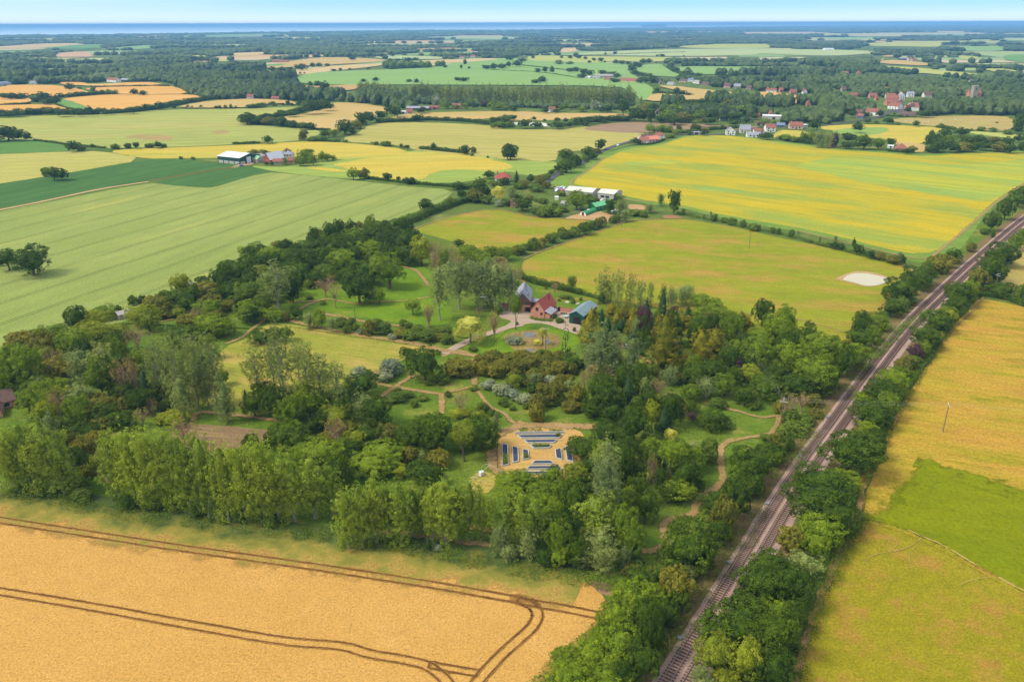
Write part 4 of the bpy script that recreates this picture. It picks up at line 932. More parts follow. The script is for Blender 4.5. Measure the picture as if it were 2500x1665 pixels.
# hedges: one long run of foliage each
HN = [0]
def hedge(s, h, w, label, sp='o', gaps=0.0, name='hedge', lumps=None, group='field hedges'):
    P = gpts(s) if isinstance(s, str) else s
    d = min((p - CAM).length for p in P); r = np.random.default_rng(HN[0] + 50); HN[0] += 1
    P = resample(chaikin(P, False, 1), max(1.0, w * .5)); size = max(.30, d * .0011, h * .10); Pt = []; N = []; T_ = []
    for p in P:
        if r.random() < gaps: continue
        hh = h * r.uniform(.75, 1.2); ww = w * r.uniform(.8, 1.15); c = np.array((p.x + r.normal(0, w * .08), p.y + r.normal(0, w * .08), hh * .5))
        m = int(min(260, max(10, 2.2 * (ww * hh * 2.6) / (size * size)))); q = r.normal(0, 1, (m, 3)); q /= np.linalg.norm(q, axis=1)[:, None]; q[:, 2] = np.where(q[:, 2] < -.5, -q[:, 2], q[:, 2])
        k = 1 + r.normal(0, .12, m); Pt.append(c + q * np.array((ww * .62, ww * .62, hh * .55)) * k[:, None]); N.append(q); T_.append(np.full(m, r.uniform(0, .6)) + r.uniform(0, .4, m))
    Pt = np.concatenate(Pt); N = np.concatenate(N); T_ = np.concatenate(T_); Pt[:, 2] = np.maximum(Pt[:, 2], .05)
    V, F = leafcards(Pt, N, np.full(len(Pt), size), r, .6)
    me = mesh_np(name, V, F, LM[sp], tint=np.repeat(T_, 4))
    bm = bmesh.new(); bm.from_mesh(me)      # a dense inner body so that the hedge is not see-through
    R_ = resample(P, max(2., w))
    rows = []
    for i, p in enumerate(R_):
        t = R_[min(i + 1, len(R_) - 1)] - R_[max(i - 1, 0)]; t.z = 0
        if t.length < 1e-5: t = Vector((1, 0, 0))
        t.normalize(); n0 = Vector((-t.y, t.x, 0)); rows.append([bm.verts.new(p + n0 * a_ * w * .36 + Vector((0, 0, b_ * h * random.uniform(.62, .85)))) for a_, b_ in ((-1, 0), (-.9, .9), (.0, 1.08), (.9, .9), (1, 0))])
    if gaps < .15:
        for i in range(1, len(rows)):
            for j in range(4): bm.faces.new((rows[i - 1][j], rows[i][j], rows[i][j + 1], rows[i - 1][j + 1]))
    bm.to_mesh(me); bm.free()
    o = link(name, me); tag(o, label, 'hedge', group); return o
# ------------------------------------------------------------------ where the trees stand
AREAS = dict(
 front=('in the belt beside the ripe wheat', 'x'), west=('in the wood by the bungalow', 'x'), wmid=('below the golden meadow', 'x'),
 nwood=('in the copse at the big green field', 'x'), pop=('behind the timber house', 'x'), lawn=('on the bright lawn', 'x'),
 lane=('along the earth lane', 'x'), scrub=('in scrub below the reedy pond', 'x'), house=('around the two houses', 'x'),
 ever=('in the clump by the green barn', 'x'), east=('in the wood left of the railway', 'x'), core=('behind the raised beds', 'x'),
 glade=('between beds and winding path', 'x'), raill=('on the wood side of the railway', 'up'), railr=('in the hedge beyond the railway', 'up'),
 low=('between wheat corner and railway', 'x'), pasth=('in the row splitting the pastures', 'x'), yard=('around the pale market sheds', 'x'),
 lane2=('edging the big green field', 'x'), big=('alone in the big green field', 'x'), road=('beside the village road', 'x'),
 mid=('between the middle fields', 'x'), farm=('at the white roofed farm', 'x'), orange=('among the apricot fields', 'x'),
 pondw=('by the small white lake', 'x'), vil=('at the village edge', 'x'), vw=('in the wood before the village', 'x'),
 green=('around the bright green fields', 'x'), sliver=('below the far poplar wall', 'x'), pastr=('by the sheep pasture', 'x'),
 pr=('bounding the mown pasture', 'x'))
T('front', '''A a60,1250,250,560 a190,1230,260,600 a340,1230,300,620 a480,1300,260,540 a600,1420,160,300 a960,1300,260,560 a1090,1290,270,660 a1250,1310,290,700 a1400,1320,260,720 a1560,1370,280,720
 a1720,1400,270,720 a1890,1420,260,720 a2060,1450,240,700 a2200,1480,220,680 B a80,1420,250,760 a230,1480,260,640 a380,1520,240,560
 a560,1500,270,560 a700,1530,200,460 G a-180,240,200,520 a-70,220,200,540 a45,170,210,560 a150,200,180,460 a245,200,250,540 a350,190,160,420 a420,170,170,400 a500,220,180,480 a600,190,270,560 a780,170,230,520 a690,220,180,440 a900,240,170,380 a960,150,120,200
 a1090,230,260,430 a1200,250,200,460 g1380,110,280,240 g1530,90,240,200 g1640,110,200,200 g1430,260,240,300 o1560,380,240,330 g1500,440,190,330 a1300,270,220,440 w1040,420,180,260 w1260,460,170,260
 a1790,260,300,420 w1840,490,280,340 o1640,520,200,260 g1510,560,190,190 g2010,330,230,340 g2080,430,200,320 g2040,150,230,240 o2190,180,190,270 w1110,540,170,150 o1400,580,160,150 w1700,560,200,200
 w2020,560,140,200 k470,470,80,120 v540,505,90,60 F o1000,150,130,110 s640,90,190,110 s420,60,150,70 s180,40,150,70 g1380,130,160,130 g1200,150,150,110 s1550,220,150,90 s1900,260,150,90 s2120,290,160,90''')
T('west', '''A o650,100,180,220 y810,110,270,160 g900,40,210,110 o1010,20,80,70 y1260,90,230,200 y1150,70,180,170 b1390,40,190,120 y1510,45,130,80 b1600,120,190,120 g1790,150,260,190 g1900,170,200,150 o1560,235,310,130 g1680,110,130,90
 y1000,190,180,120 d1150,240,190,210 y800,220,290,180 y720,180,170,130 g620,290,260,220 g460,210,250,120 b170,290,220,150 b350,320,260,210 b260,260,200,120 g150,520,340,360 g30,600,180,300 g60,430,200,160
 d430,430,190,160 b450,540,270,190 b560,470,160,140 w690,480,260,280 w600,440,170,160 g840,570,250,330 p930,430,230,340,750 d1100,570,220,340,780 d1180,520,110,260,770 k1230,650,150,270 p1370,520,250,560,790
 p1290,380,160,260 p1540,490,250,620,880 w1540,740,210,360 p1690,540,220,600,860 p1850,440,250,470,840 p1780,560,160,500,850 w1940,780,200,390,975 p1620,330,200,260 y1760,320,130,200
 g370,760,240,250 g300,690,230,160 g500,690,220,160 g230,800,170,160 d480,790,150,230 w680,750,280,230 g660,880,240,230 b850,850,260,210 b780,800,170,140 o900,900,190,180 o1040,960,220,170 d1210,910,145,130 d1290,830,100,130 s1400,830,130,90
 b860,1000,200,130 o640,1050,180,130 b700,1200,200,200 b600,1120,150,140 o560,1000,160,130 y1450,940,240,150 d1550,1030,230,200 s1390,960,130,90 o760,1070,160,160 b820,1130,170,160 o620,1290,170,200 b720,1400,130,110 s640,1500,220,130 o730,1320,130,140
 o2130,1150,120,130 k2090,780,90,180 g1180,430,150,160 o1050,700,200,160 o950,650,150,150 b1080,810,170,110 o1290,740,170,150 o1130,770,150,140
 I s1170,1215,85,85 o1250,1210,110,95 b1410,1260,230,190 y1600,1060,190,190 o1540,1190,220,150 o1640,1230,170,130 o1450,1160,130,80 o1780,1040,110,100 b1820,1120,260,160 b1870,1210,200,120 o1930,1010,180,160 o2110,940,260,210 g2220,790,200,150 o2040,1110,190,160
 o2010,910,150,120 y2290,960,180,160 g2180,1130,240,180 g1840,1270,220,150 g2200,1290,240,200 b2020,1250,130,120 o2090,1210,160,120 o1960,1150,130,110 d1740,1310,150,100 y1560,1290,120,70 o1680,1140,180,120 b1330,1230,130,120 y1290,1290,150,110 g2330,1210,150,130 b1900,1330,160,100''')
T('wmid', '''B p110,470,240,420,740 p340,450,260,640,920 p500,490,220,480 p620,560,230,400 p760,600,220,380 p210,420,170,330 p430,380,190,260 o70,820,200,210 o240,790,230,270 o150,700,200,140 g540,800,260,300 o800,840,210,220 o420,860,180,190
 g470,720,150,160 o120,250,210,120 o240,230,150,120 g340,225,120,120 o990,650,270,220 v960,560,170,90 w1000,820,220,240 o1110,880,260,270 y880,680,130,150 g620,850,150,140 y760,910,310,200 d780,1050,200,300,1230 o360,1080,350,270 o250,1130,190,150 o40,1150,130,140
 o740,760,200,150 o620,950,160,160 g470,1200,290,190 g650,1240,320,270 g380,1180,220,170 y930,1110,190,180 o1040,1090,240,180 g1170,1230,330,200 g1060,1340,340,180 g1250,1330,190,150 b1190,1080,230,190 o1430,1090,300,290 o1610,1060,330,330 o1540,990,230,170
 b1390,1260,170,160 w1500,1250,160,130 b1640,1290,200,180 o1520,1400,280,220 y1330,1390,130,120 y1860,1060,190,220,1310 g1930,1130,150,160 g1830,1160,140,130 o2010,1060,270,310 o900,1180,150,140 o880,1280,200,150 o1450,1180,180,140 o560,1010,140,140 b680,1110,140,120 o1310,1180,130,130''')
T('nwood', '''J o70,790,180,160 g220,810,230,170 o80,920,170,200 o470,860,260,230 o480,970,220,200 o600,1010,150,150 g690,960,200,160 g840,860,240,220 g700,800,200,140 o620,720,180,130 o820,690,200,170 g960,640,210,160 y780,610,140,80 b650,640,100,110 o1100,620,220,170
 o1250,680,210,190 o1400,690,200,220 o1400,800,190,170 o1270,790,190,170 g1080,770,240,190 o1000,700,220,170 o930,800,200,170 g1150,840,180,140 o1060,950,290,220 g1270,930,300,260,1105 o1000,1090,250,280 g1180,1160,120,150,1245 d700,1060,210,170 d800,1110,130,170,1280 y720,990,160,100
 b280,715,110,70 o540,740,200,130 o340,830,170,140 o880,590,140,100 o1180,560,200,90 y1300,590,120,70 o1490,640,120,130 o1330,600,160,100 o380,950,180,180 o550,900,170,170 o760,890,170,170 o900,990,150,150 p290,1010,360,330,1290 o30,1050,150,180 o420,1060,140,200 g150,1060,140,150 o150,860,160,140 o560,820,170,150 o1500,740,110,180
 b1010,540,60,60 o130,770,120,90 o750,750,170,140 g900,730,170,130 g560,1060,90,90''')
T('pop', '''J y1560,740,170,230,900 y1520,800,120,180 d1690,790,150,240,900 d1760,800,110,220,900 d1830,800,110,220,905 d1650,740,110,160 o1880,700,90,70 g1950,800,210,170 g2060,830,190,150 g2170,790,160,130 g2290,790,150,130 g1900,850,150,140 g2120,880,180,120 d2260,900,190,180 d2330,960,130,160 o1460,840,110,130
 w1720,1060,230,420,1385 w1890,1000,230,420,1285 w2050,1020,240,440,1290 w2210,1030,250,420,1300 w2330,1060,200,380,1310 w1800,960,190,260 w1980,930,180,240 w2130,930,180,240 y2140,1190,110,130 C y190,370,110,130 d90,480,70,100 d470,90,110,200 d540,60,90,160 s500,200,60,60''')
T('lawn', 'J g1480,1250,135,120,1335 d1630,1310,90,190,1449 s680,1230,60,40 s560,1185,70,40 o1380,870,60,50')
T('lane', '''B q1915,150,300,270,300 d2115,130,120,190,290 g230,60,160,130 o60,60,160,140 b340,80,75,85 o420,50,110,110 w540,100,130,150 g630,100,110,160 w740,130,110,130,215 s900,130,90,90 s820,130,120,90 s860,190,80,80 b1050,180,100,150 s1110,150,130,110 s1180,180,130,110 v1250,250,70,60 v970,210,50,60
 b1330,220,150,80 s1400,240,160,80 s1550,250,180,80 b1640,250,120,90 s1710,270,120,100 s1340,140,80,80 s1390,160,90,70 s1470,190,130,55 s1580,200,130,55 s1690,195,130,60 d1560,50,110,150,175 v1230,250,60,50 s930,170,70,60''')
T('scrub', '''B v1240,510,200,160 v1180,580,140,120 o1520,480,310,300 o1370,390,120,110 b1810,510,250,180 b1740,490,120,110 b1880,560,100,100 s1680,620,120,70 s1310,760,150,110 s1430,820,80,70 s1510,770,90,60 s1390,740,90,70 s1290,700,60,40 d1830,790,170,170 y1800,900,150,80 w2130,970,110,170 s2020,850,120,90 s1720,740,60,60 s1560,640,90,50 s1240,800,80,60 y1880,890,90,60
 b2020,520,120,150 s1940,690,80,50 s2190,800,90,80 s2090,900,80,60 C b240,980,210,150 b420,990,190,120 b560,960,170,100 b700,1000,200,110 b110,1120,150,150 b280,1130,230,200 b480,1100,230,180 y460,1240,150,190 b640,1060,210,170 b830,1060,210,170 b960,1110,190,180 w690,1230,170,180 v880,1240,160,120 o1080,1040,260,150 o1180,1060,130,110
 v190,1290,180,120 v330,1350,190,140 v460,1400,190,140 v590,1450,190,130 v400,1310,110,80 b720,1490,190,190 b910,1390,230,270 b1150,1420,210,270 w1080,1290,170,140 b590,1270,150,110 o660,1330,160,110 s820,1130,140,100 o560,1240,120,120 s1010,1230,130,90 s700,1150,130,80 b350,1060,150,110 s870,1500,130,70 b1240,1500,110,120''')
T('house', '''C g490,430,130,240,695 d250,590,120,260,820 q780,710,120,150,860 q730,820,110,80 v480,810,180,110 z1035,760,100,360,960 s300,470,80,140 d915,230,95,120,330 g1100,170,100,150,270 s1060,340,90,50 s1000,340,70,40 s1110,380,60,70 s820,238,30,40 o920,550,42,60
 s970,590,105,55 s960,370,40,30 s1200,360,40,40 b1130,690,40,60 s760,940,110,60 s20,900,110,60 b1400,410,40,25 s500,630,35,45''')
T('ever', '''C c1310,650,270,440 k1430,560,130,220 c1540,460,180,170 c1680,490,210,220 k1640,640,180,160 k1500,640,140,220 r1890,560,200,270 c2130,790,370,720 c2020,590,160,220 w1790,640,130,230,870 c1600,560,160,160 k1560,760,170,180 k1750,800,170,200 o1860,780,150,220 k1780,550,120,220 r1840,700,130,260
 p1440,190,180,420,400 p1600,210,160,460,440 p1740,240,150,400,440 p1850,280,130,360,460 p1960,260,90,240,420 p1930,400,130,200 p2090,310,85,330,500 p2170,310,80,290,500 o1430,350,100,120 p1520,280,110,320,400 K c1660,1360,220,200 w1690,1150,180,180 w1740,1120,150,130 g1850,1210,190,140 g1960,1260,200,140
 g1980,1330,250,150 c2200,1370,190,120 g2100,1400,130,90 w1600,1180,110,180 r1620,1300,110,100 g1860,1330,180,140 k1740,1320,120,150''')
T('east', '''C d1420,1150,370,230 d1240,1230,130,250,1385 o1440,1400,380,400 o1580,1480,230,250 k1720,1350,200,330 w1910,1310,140,280 d2040,1310,200,200 w2180,1180,220,230 s1760,1010,95,110 o1830,1130,170,130 s1990,1130,210,130 w1430,890,440,580 w1330,1000,240,300 w1560,960,230,340 o1860,940,110,90 y1980,1480,210,180 d2150,1450,170,170
 E c30,100,190,160 g190,240,220,140 g330,170,230,210 g450,410,290,250 g170,370,260,270 o60,300,150,180 g680,330,290,230 g960,400,230,230 o880,440,150,260 g640,550,320,290 g560,490,180,150 o740,640,170,200 y100,550,190,170 r20,480,70,140 o240,660,290,190 o500,650,250,210 o60,720,170,170 s140,800,130,90 d530,640,60,110 d430,790,180,190
 d540,760,140,140 b620,770,150,120 s440,900,160,140 s480,990,200,120 o330,540,200,150 o780,560,120,180 g560,330,150,120 b350,820,110,130 s560,930,150,100 s410,1010,150,90 b640,870,130,80 o-212,520,200,200 g-100,640,200,180 s-150,790,150,90 w-250,650,180,180 o-330,560,200,200 c-300,330,240,330 c-180,270,200,260 o-60,420,200,220 g-380,700,160,160 o-20,560,160,160''')
T('core', '''D b580,90,150,200 o1230,100,190,190 o1080,60,190,170 o1450,190,270,330 y1600,110,140,240 k1710,150,160,250 q1765,280,130,140 o1940,45,160,120 o1200,280,280,240 o1330,310,230,260 o1000,420,300,200 o930,360,150,120 g1150,470,230,240 o1160,620,200,250 o1360,560,190,340,750 b1080,20,120,90 d1850,20,120,110 s230,120,70,50 s370,60,60,50 s490,40,80,60 y60,110,110,60 s300,30,70,50 b890,40,180,120 b1700,30,110,70''')
T('glade', '''D y930,640,240,230 g700,670,200,170 o740,620,130,110 o880,710,130,100 d1590,580,120,320,730 g1750,450,210,220,760 g1870,480,260,260 o1900,640,270,320 g1840,770,300,210 o1760,800,190,180 g2000,500,170,230 s2100,440,180,230 o2140,150,220,190 s2250,190,150,110 s2060,170,140,110 r1950,130,110,60 g1370,690,120,120 g330,690,230,140 g470,680,240,140 g620,720,140,110
 g330,790,220,120 o1080,740,160,110 o1040,570,170,150 o1480,630,150,180 o1540,450,130,130 s1340,760,120,100 o1490,740,110,90 o1680,690,120,200 g1600,400,180,160 b1060,690,130,130 w1960,380,140,90 s1720,340,90,40 o2010,740,120,120''')
T('low', '''G g2090,900,340,280 g1960,1060,300,260 o2200,1050,260,300 g2010,1280,360,320 g1770,1350,320,270 g1560,1410,270,200 g1600,1520,350,200 g1900,1500,330,210 o2160,1400,270,310 o2150,760,260,180 b2080,690,160,110 g2230,890,200,220 g1780,1500,240,200 o2060,1160,220,200 s2100,620,150,90 g1850,1200,200,140 s1950,960,110,90 o2260,1250,180,260 o2020,1500,220,240''')
T('raill', '''H o540,95,190,270 b440,200,170,270 o470,330,150,170 o240,420,330,330 o360,470,200,260 b130,650,220,270 o60,560,170,150 s80,460,150,120 o180,750,150,160 o30,1000,170,310 o70,830,170,170 o380,130,200,120 s310,260,150,100 w200,560,150,130 g20,740,170,160 s280,330,170,110 o620,10,170,160
 E b360,1110,190,170 o280,1190,230,170 o200,1320,370,310 s420,1120,140,200 o60,1460,200,180 s240,1070,100,60 o330,1240,170,150 s160,1200,130,80 g1140,110,190,120 g1230,150,120,90 o1040,270,230,170 g1150,215,130,120 g960,400,150,120 s1180,290,100,90 L o2120,510,160,150 o2240,400,180,170 o2320,290,170,150 b1890,740,85,85 o1770,820,160,120 b1650,900,220,170 b1740,880,100,110
 o1430,990,260,170 o1320,1120,310,230 o1190,1280,180,140 s1270,1230,130,110 s1330,1290,110,90 o1510,1050,150,160 s1400,1210,100,100 s1080,1360,110,90 s2120,620,70,70 s2010,600,90,50''')
T('railr', '''H o1050,95,390,290 o1160,200,260,240 w960,270,150,120 g1060,310,260,220 b860,370,180,170 g1030,390,170,170 o760,520,270,190 w950,520,220,190 o680,640,340,270 o880,650,270,270 g790,830,230,190 g680,810,150,140 o600,770,250,190 o560,900,400,250 o390,950,270,220 o770,960,260,300 y390,1080,280,260 y590,1120,250,270 o770,1190,260,270 y460,1230,200,150 w300,1230,160,150 o880,860,150,200
 o900,1050,60,40 y640,1230,170,120 o660,1010,200,170 g500,1010,170,120 E o950,1190,440,350 o700,1430,420,230 g880,1440,250,200 o1100,870,330,240 g1050,750,170,120 g1070,1010,160,160 o1140,1060,130,140 o1200,700,270,210 g1270,590,230,170 b1390,480,190,150 g1330,540,150,110 r1470,370,140,130 s1530,330,100,110 o1540,240,240,180 o1640,110,230,170 y1740,60,140,130 o1590,290,120,110
 s1450,440,130,90 L b2270,690,110,110 g2330,620,70,90 w2180,740,180,120 o2170,800,240,190 o2060,920,240,230 o2110,990,150,130 b1960,1030,180,180 y1900,1115,85,110 o1770,1150,220,200 o1850,1180,130,150 o1750,1250,210,170 g1690,1310,140,100 o2170,1110,230,110 s2320,1150,100,130 s2060,1080,100,100 g1830,750,1,1''' .replace(' g1830,750,1,1', ''))
T('pasth', 'K b215,770,90,90 s265,760,120,105 s370,720,115,115 b450,700,105,95 s540,660,115,105 s630,620,105,105 s730,605,115,95 o830,570,120,115 s900,550,95,85 b960,520,110,105 s1080,495,80,75 s1120,480,70,60 s320,740,70,70 b685,620,70,70')
T('yard', '''K g750,320,180,175,412 o1050,370,95,135 w1150,370,115,150 s900,325,120,65 w1180,455,110,110 s1270,435,120,65 s1340,450,80,60 w1400,385,105,90 o280,355,160,120 s470,420,200,90 s400,415,130,70 s560,430,150,85 s620,400,130,55 w180,255,95,150 b330,300,80,40 k222,115,65,120 o350,130,75,80 o105,155,110,55 b290,180,120,75
 b440,150,110,100 b490,190,80,70 s400,215,140,65 s500,120,60,60 s560,360,60,35 w1500,310,80,110 o1610,325,105,200,450 s1700,430,35,60 s460,330,90,50 s390,320,50,40 s240,200,100,60 o220,300,100,60 g1110,290,80,50 s860,290,60,50 s620,265,90,40 J o2150,95,95,70 q2240,240,140,150 o2070,205,170,160 s2130,320,110,85 v2240,350,90,70 s2310,350,70,65 o2300,150,90,60 o1870,190,130,45 o1950,200,90,50 b2000,240,60,60 s2200,175,100,60''')
T('lane2', 'J o1590,365,135,115,440 o1240,525,65,60 o1910,270,80,95 b2020,290,140,130 b1810,320,45,55 o1060,560,60,50 g950,85,95,105 b1040,90,110,100 o1250,112,80,75 o1420,150,70,60 o1350,130,40,40 o1465,150,90,60 o2130,250,90,80')
T('big', 'I o85,830,190,150,945 o300,850,300,225,985 o0,870,70,60')
T('road', 'O o965,1130,100,100 o855,1205,115,105 o895,1230,80,80 o650,1215,135,80 o720,1270,140,100 o750,1290,90,100 o665,1320,150,120 o590,1345,90,60 o530,1378,58,52 b930,1190,70,55 o1270,1105,95,55 o1310,1115,60,40 s1590,1060,80,40 s620,1380,40,60 o165,1200,140,140,1270 s830,1260,60,70')
T('mid', '''M o60,1030,180,110 o150,1045,120,90 o230,1060,90,70 o-60,1040,130,110 o650,1148,115,85 s720,1170,80,40 s815,1145,38,32 s1020,1155,80,45 s1130,1147,65,45 o1205,1140,62,58 s1320,1147,80,38 o1390,1137,75,55 s1440,1145,70,35 s1600,1253,38,26 s1705,1258,38,30 o470,1390,120,100 o540,1395,110,95 s400,1380,75,75 o2180,905,160,90 o2270,915,100,70
 N o20,900,120,90 o80,920,100,70 b200,930,130,70 o310,930,120,80 o400,950,100,65 o520,970,110,60 o580,970,90,60 o180,885,80,55 o315,850,70,50 o420,860,110,40 o540,800,120,120 o620,790,130,130 o700,780,115,100 o480,830,80,50 o190,1090,90,68 b510,1050,92,92 s590,1085,90,35 s680,1085,90,35 o695,1040,80,60 g775,1030,95,70 o880,980,160,125 b980,960,100,90
 o1030,900,130,110 o1110,900,90,80 o1080,870,90,60 o1200,870,110,80 s1190,920,90,40 s950,1020,55,40 s825,1100,35,30 s880,1105,50,25 s1155,1125,45,30 s1240,1130,95,36 o1375,1145,38,36 s1425,1152,50,28 o1660,1152,62,62 o1935,1178,100,80 b2015,1185,58,60 o2320,1195,110,135 s2140,1245,22,20 o1520,895,98,65 s2005,1225,35,30 o2200,925,110,75 s2290,920,130,80 g2240,950,100,50 s2340,950,60,60 o1320,845,90,90 o1270,820,90,70''')
T('farm', 'N b70,1205,70,50 b150,1205,90,48 o230,1215,70,40 o370,1200,80,55 g520,1235,130,110 g480,1280,110,80 g590,1260,95,105 g550,1200,100,60 g670,1235,62,90 g725,1245,70,65 g770,1250,60,45 w350,1275,62,70 s440,1265,40,30 s40,1240,50,30 s180,1300,40,25 s230,1300,40,30')
T('orange', 'M o610,625,78,58 o1185,670,68,48 o1265,680,72,42 o370,710,160,55 o330,740,110,60 o420,755,120,55 o495,740,80,75 o790,838,65,78 o700,858,78,48 o1285,808,58,58 s820,645,45,36 s955,675,60,40 s1000,680,50,35 o100,710,120,45 o180,715,90,40 o30,705,60,40 s700,635,45,20 s1660,800,35,30 s1700,805,28,22 s1775,800,35,28 s1908,805,35,28 o1943,803,30,30 s1995,803,40,34 s2042,800,36,40 s2085,805,28,24 s2200,800,70,30 s2290,792,90,36 o1410,790,90,60 o1540,805,40,30 o1070,840,60,45 o1150,835,90,50 o930,855,60,35 o980,850,60,40 o560,855,120,55 o300,840,100,50 o150,860,120,50 o40,870,100,40 o430,845,80,45 N o372,770,40,55 o410,780,30,28 o330,780,26,24 s240,775,80,36 s150,785,90,36 s60,795,90,36 o470,770,50,60')
T('pondw', 'O b30,925,65,60 g70,955,85,55 o120,895,60,50 o180,895,95,48 o295,945,115,88 o405,962,105,52 o580,915,60,40 o590,962,130,68 o690,958,80,50 o655,922,52,42 o375,905,52,32 g130,955,70,50 s170,965,70,40 o750,950,70,50 o780,925,90,60 o870,920,100,62 o950,905,100,62 o1030,912,80,50 o1110,905,90,46 o1185,905,80,46 g20,970,60,40 s470,920,30,20 o830,950,80,40 o1000,930,60,36 s510,960,50,24')
T('vw', '''O o1270,865,115,110 y1275,808,46,46 b1340,830,90,90 o1330,880,100,90 o1415,870,110,115 p1323,745,28,90 v930,790,112,95 o1040,810,80,70 o1165,790,110,150 o1130,750,70,110 w1225,720,90,120 g1380,780,100,50 g1600,835,180,120 g1560,880,140,100 o1500,910,120,60 o1620,920,150,60 b1700,900,150,90 g1760,900,100,70 o1680,780,120,110 o1800,790,120,90 o1730,830,90,70
 g1850,870,130,80 o1940,790,110,95 o2020,830,120,90 b2080,800,120,100 g2180,830,160,90 o2280,780,130,110 o2240,740,100,70 o2160,880,130,50 o2060,890,130,45 o1960,870,100,70 o1900,870,100,50 o1550,770,110,60 o1450,800,90,60 o2330,830,60,70 o2100,760,120,60 o1980,765,90,50 o1860,760,100,60 o1770,760,90,60 o2320,880,110,60 k2260,905,120,40 g1400,985,75,85 g1500,985,100,60 g1560,995,110,50 g1640,1020,90,40 b1790,975,65,65 o1830,990,90,50 b1890,1005,80,50 o1940,920,130,70 b1870,925,80,40 s2040,975,38,36 s1660,985,52,40 o1750,1030,60,40 b1950,990,60,30 o1880,1030,70,50 o2150,940,120,45 g2210,965,60,60''')
T('vil', '''P o880,980,108,72,1035 o1405,950,54,48 w540,1070,120,150 w620,1080,110,140 r690,1080,70,110 g460,1065,90,90 g405,1065,52,95 o805,1070,122,82 o790,1140,120,60 o930,1110,145,110,1180 g1065,1125,102,88,1180 o1175,1108,80,66,1150 o1325,1190,70,52 g260,1072,90,55 g330,1085,90,50 o80,1060,110,60 o1160,925,90,50 o975,925,62,40 s1050,938,60,24 s1240,952,55,22 g60,930,90,60 o150,950,60,40 s20,995,50,50
 o500,960,100,80 g560,910,100,50 o730,905,70,40 s620,935,40,30 o590,880,110,80 o480,890,110,70 g390,905,110,50 g300,900,100,60 o400,870,90,50 b1370,1180,80,60 s230,1070,60,40 o30,1060,60,50 g1210,860,35,25 o1080,860,70,60 o960,870,90,50 o1330,830,60,50 o1480,860,120,60 o840,860,80,60 o730,870,80,60 s890,935,30,24''')
T('pastr', '''P o1545,1095,130,110 o1600,1140,130,100 o1660,1030,100,70 o1800,1020,140,62 o1560,1170,120,60 g1700,1100,110,90 o1730,1160,120,80 o1850,1100,150,90 b1830,1160,160,80 o1960,1090,120,70 o2010,1140,140,80 b2080,1100,110,70 b2130,1160,150,80 o2200,1120,110,90 o2240,1170,90,70 o2340,1160,90,80 o2310,1080,80,60 s1510,1180,60,50 o1640,1090,110,80 o1930,1150,100,90
 s1630,970,75,38 s1700,985,60,22 s1980,998,85,36 s2080,1008,80,36 s2210,1027,95,26 o2320,950,100,110 o2300,1000,90,60 o2330,890,90,70 s1890,1005,40,20 s2115,940,25,12 o1540,1040,50,60''')
T('green', '''N o570,600,52,42 o638,597,62,50 o700,635,90,110 o480,630,100,62 o415,500,36,46 o590,435,46,46 o645,433,52,40 o722,432,46,28 o235,467,62,44 o775,476,48,20 o1445,572,52,30 o1510,574,46,40 o1040,570,48,30 o1150,558,70,30 o1870,555,60,36 o1930,558,90,34 o1765,445,38,26 o1905,447,26,40 o1975,456,26,24 o1940,408,34,56 o2190,445,60,55 o2130,450,90,36 o2325,425,45,45 o2260,440,60,40 s480,505,30,24 s520,505,25,20 o835,470,38,22 s920,468,36,18 s1085,464,40,18 o1280,395,50,40 o1340,388,60,30 o1430,384,90,26 o1500,380,60,22 o395,465,50,26 o320,470,90,30 o1040,352,60,32 o1095,342,45,40 o940,372,60,40 o1300,340,45,40 o1200,350,50,28 o130,475,100,35 o490,450,120,40
 O o165,372,72,42 o272,388,78,26 o225,420,95,52 o150,428,38,40 o20,445,50,52 o95,442,90,36 o365,360,32,38 o407,480,50,46 o472,473,50,48 o535,475,50,62 o695,362,46,34 o745,345,45,50 o775,358,50,40 o830,371,40,30 o620,362,30,26 o905,382,36,32 o865,404,34,26 o970,385,56,42 o1003,403,22,20 o1093,325,36,32 o1007,335,22,26 o1465,350,26,24 o1507,348,46,32 o1700,352,16,16 s1457,408,16,18 s600,410,90,24 s690,415,70,16 o1100,405,60,38 o1150,408,60,38 o1210,412,60,34 o1280,425,60,50 o1340,400,60,46 o1395,398,60,46 o1240,460,70,60 o1265,500,70,46 o1310,435,50,50
 o700,475,70,46 o750,472,60,46 o820,490,80,62 o870,500,80,56 o800,530,90,40 o980,496,72,48 o1060,508,90,44 o1110,525,70,44 o1320,570,80,50 o1370,565,70,50 o1430,565,80,80 o1090,567,90,34 o1470,650,54,42 o1640,660,70,56 o1690,675,80,46 o1740,690,60,28 o450,560,80,56 o390,578,80,32 o2160,512,70,60 o2240,530,80,50 o2300,530,70,50 o1620,470,80,50 o1700,500,60,30 o1750,520,90,60 o1830,520,70,36 o2060,535,120,40 o2110,580,110,50''')
T('sliver', 'O g1035,820,90,50 b560,790,60,50 o480,830,75,50 o570,838,60,36 g620,810,70,60 g700,800,70,44 g800,820,90,34 g40,800,110,50 g120,810,80,40 o200,820,80,24 o980,835,60,26 N v1690,750,110,110 g1760,780,110,70 g1860,800,60,40 g1940,790,70,60 o2020,790,80,60 r2110,770,80,50 g2180,780,90,60 g2260,790,80,60 g1850,870,1,1 g1520,735,60,36 o1390,740,150,100 g1340,830,90,100 o1560,830,110,40'.replace(' g1850,870,1,1', ''))
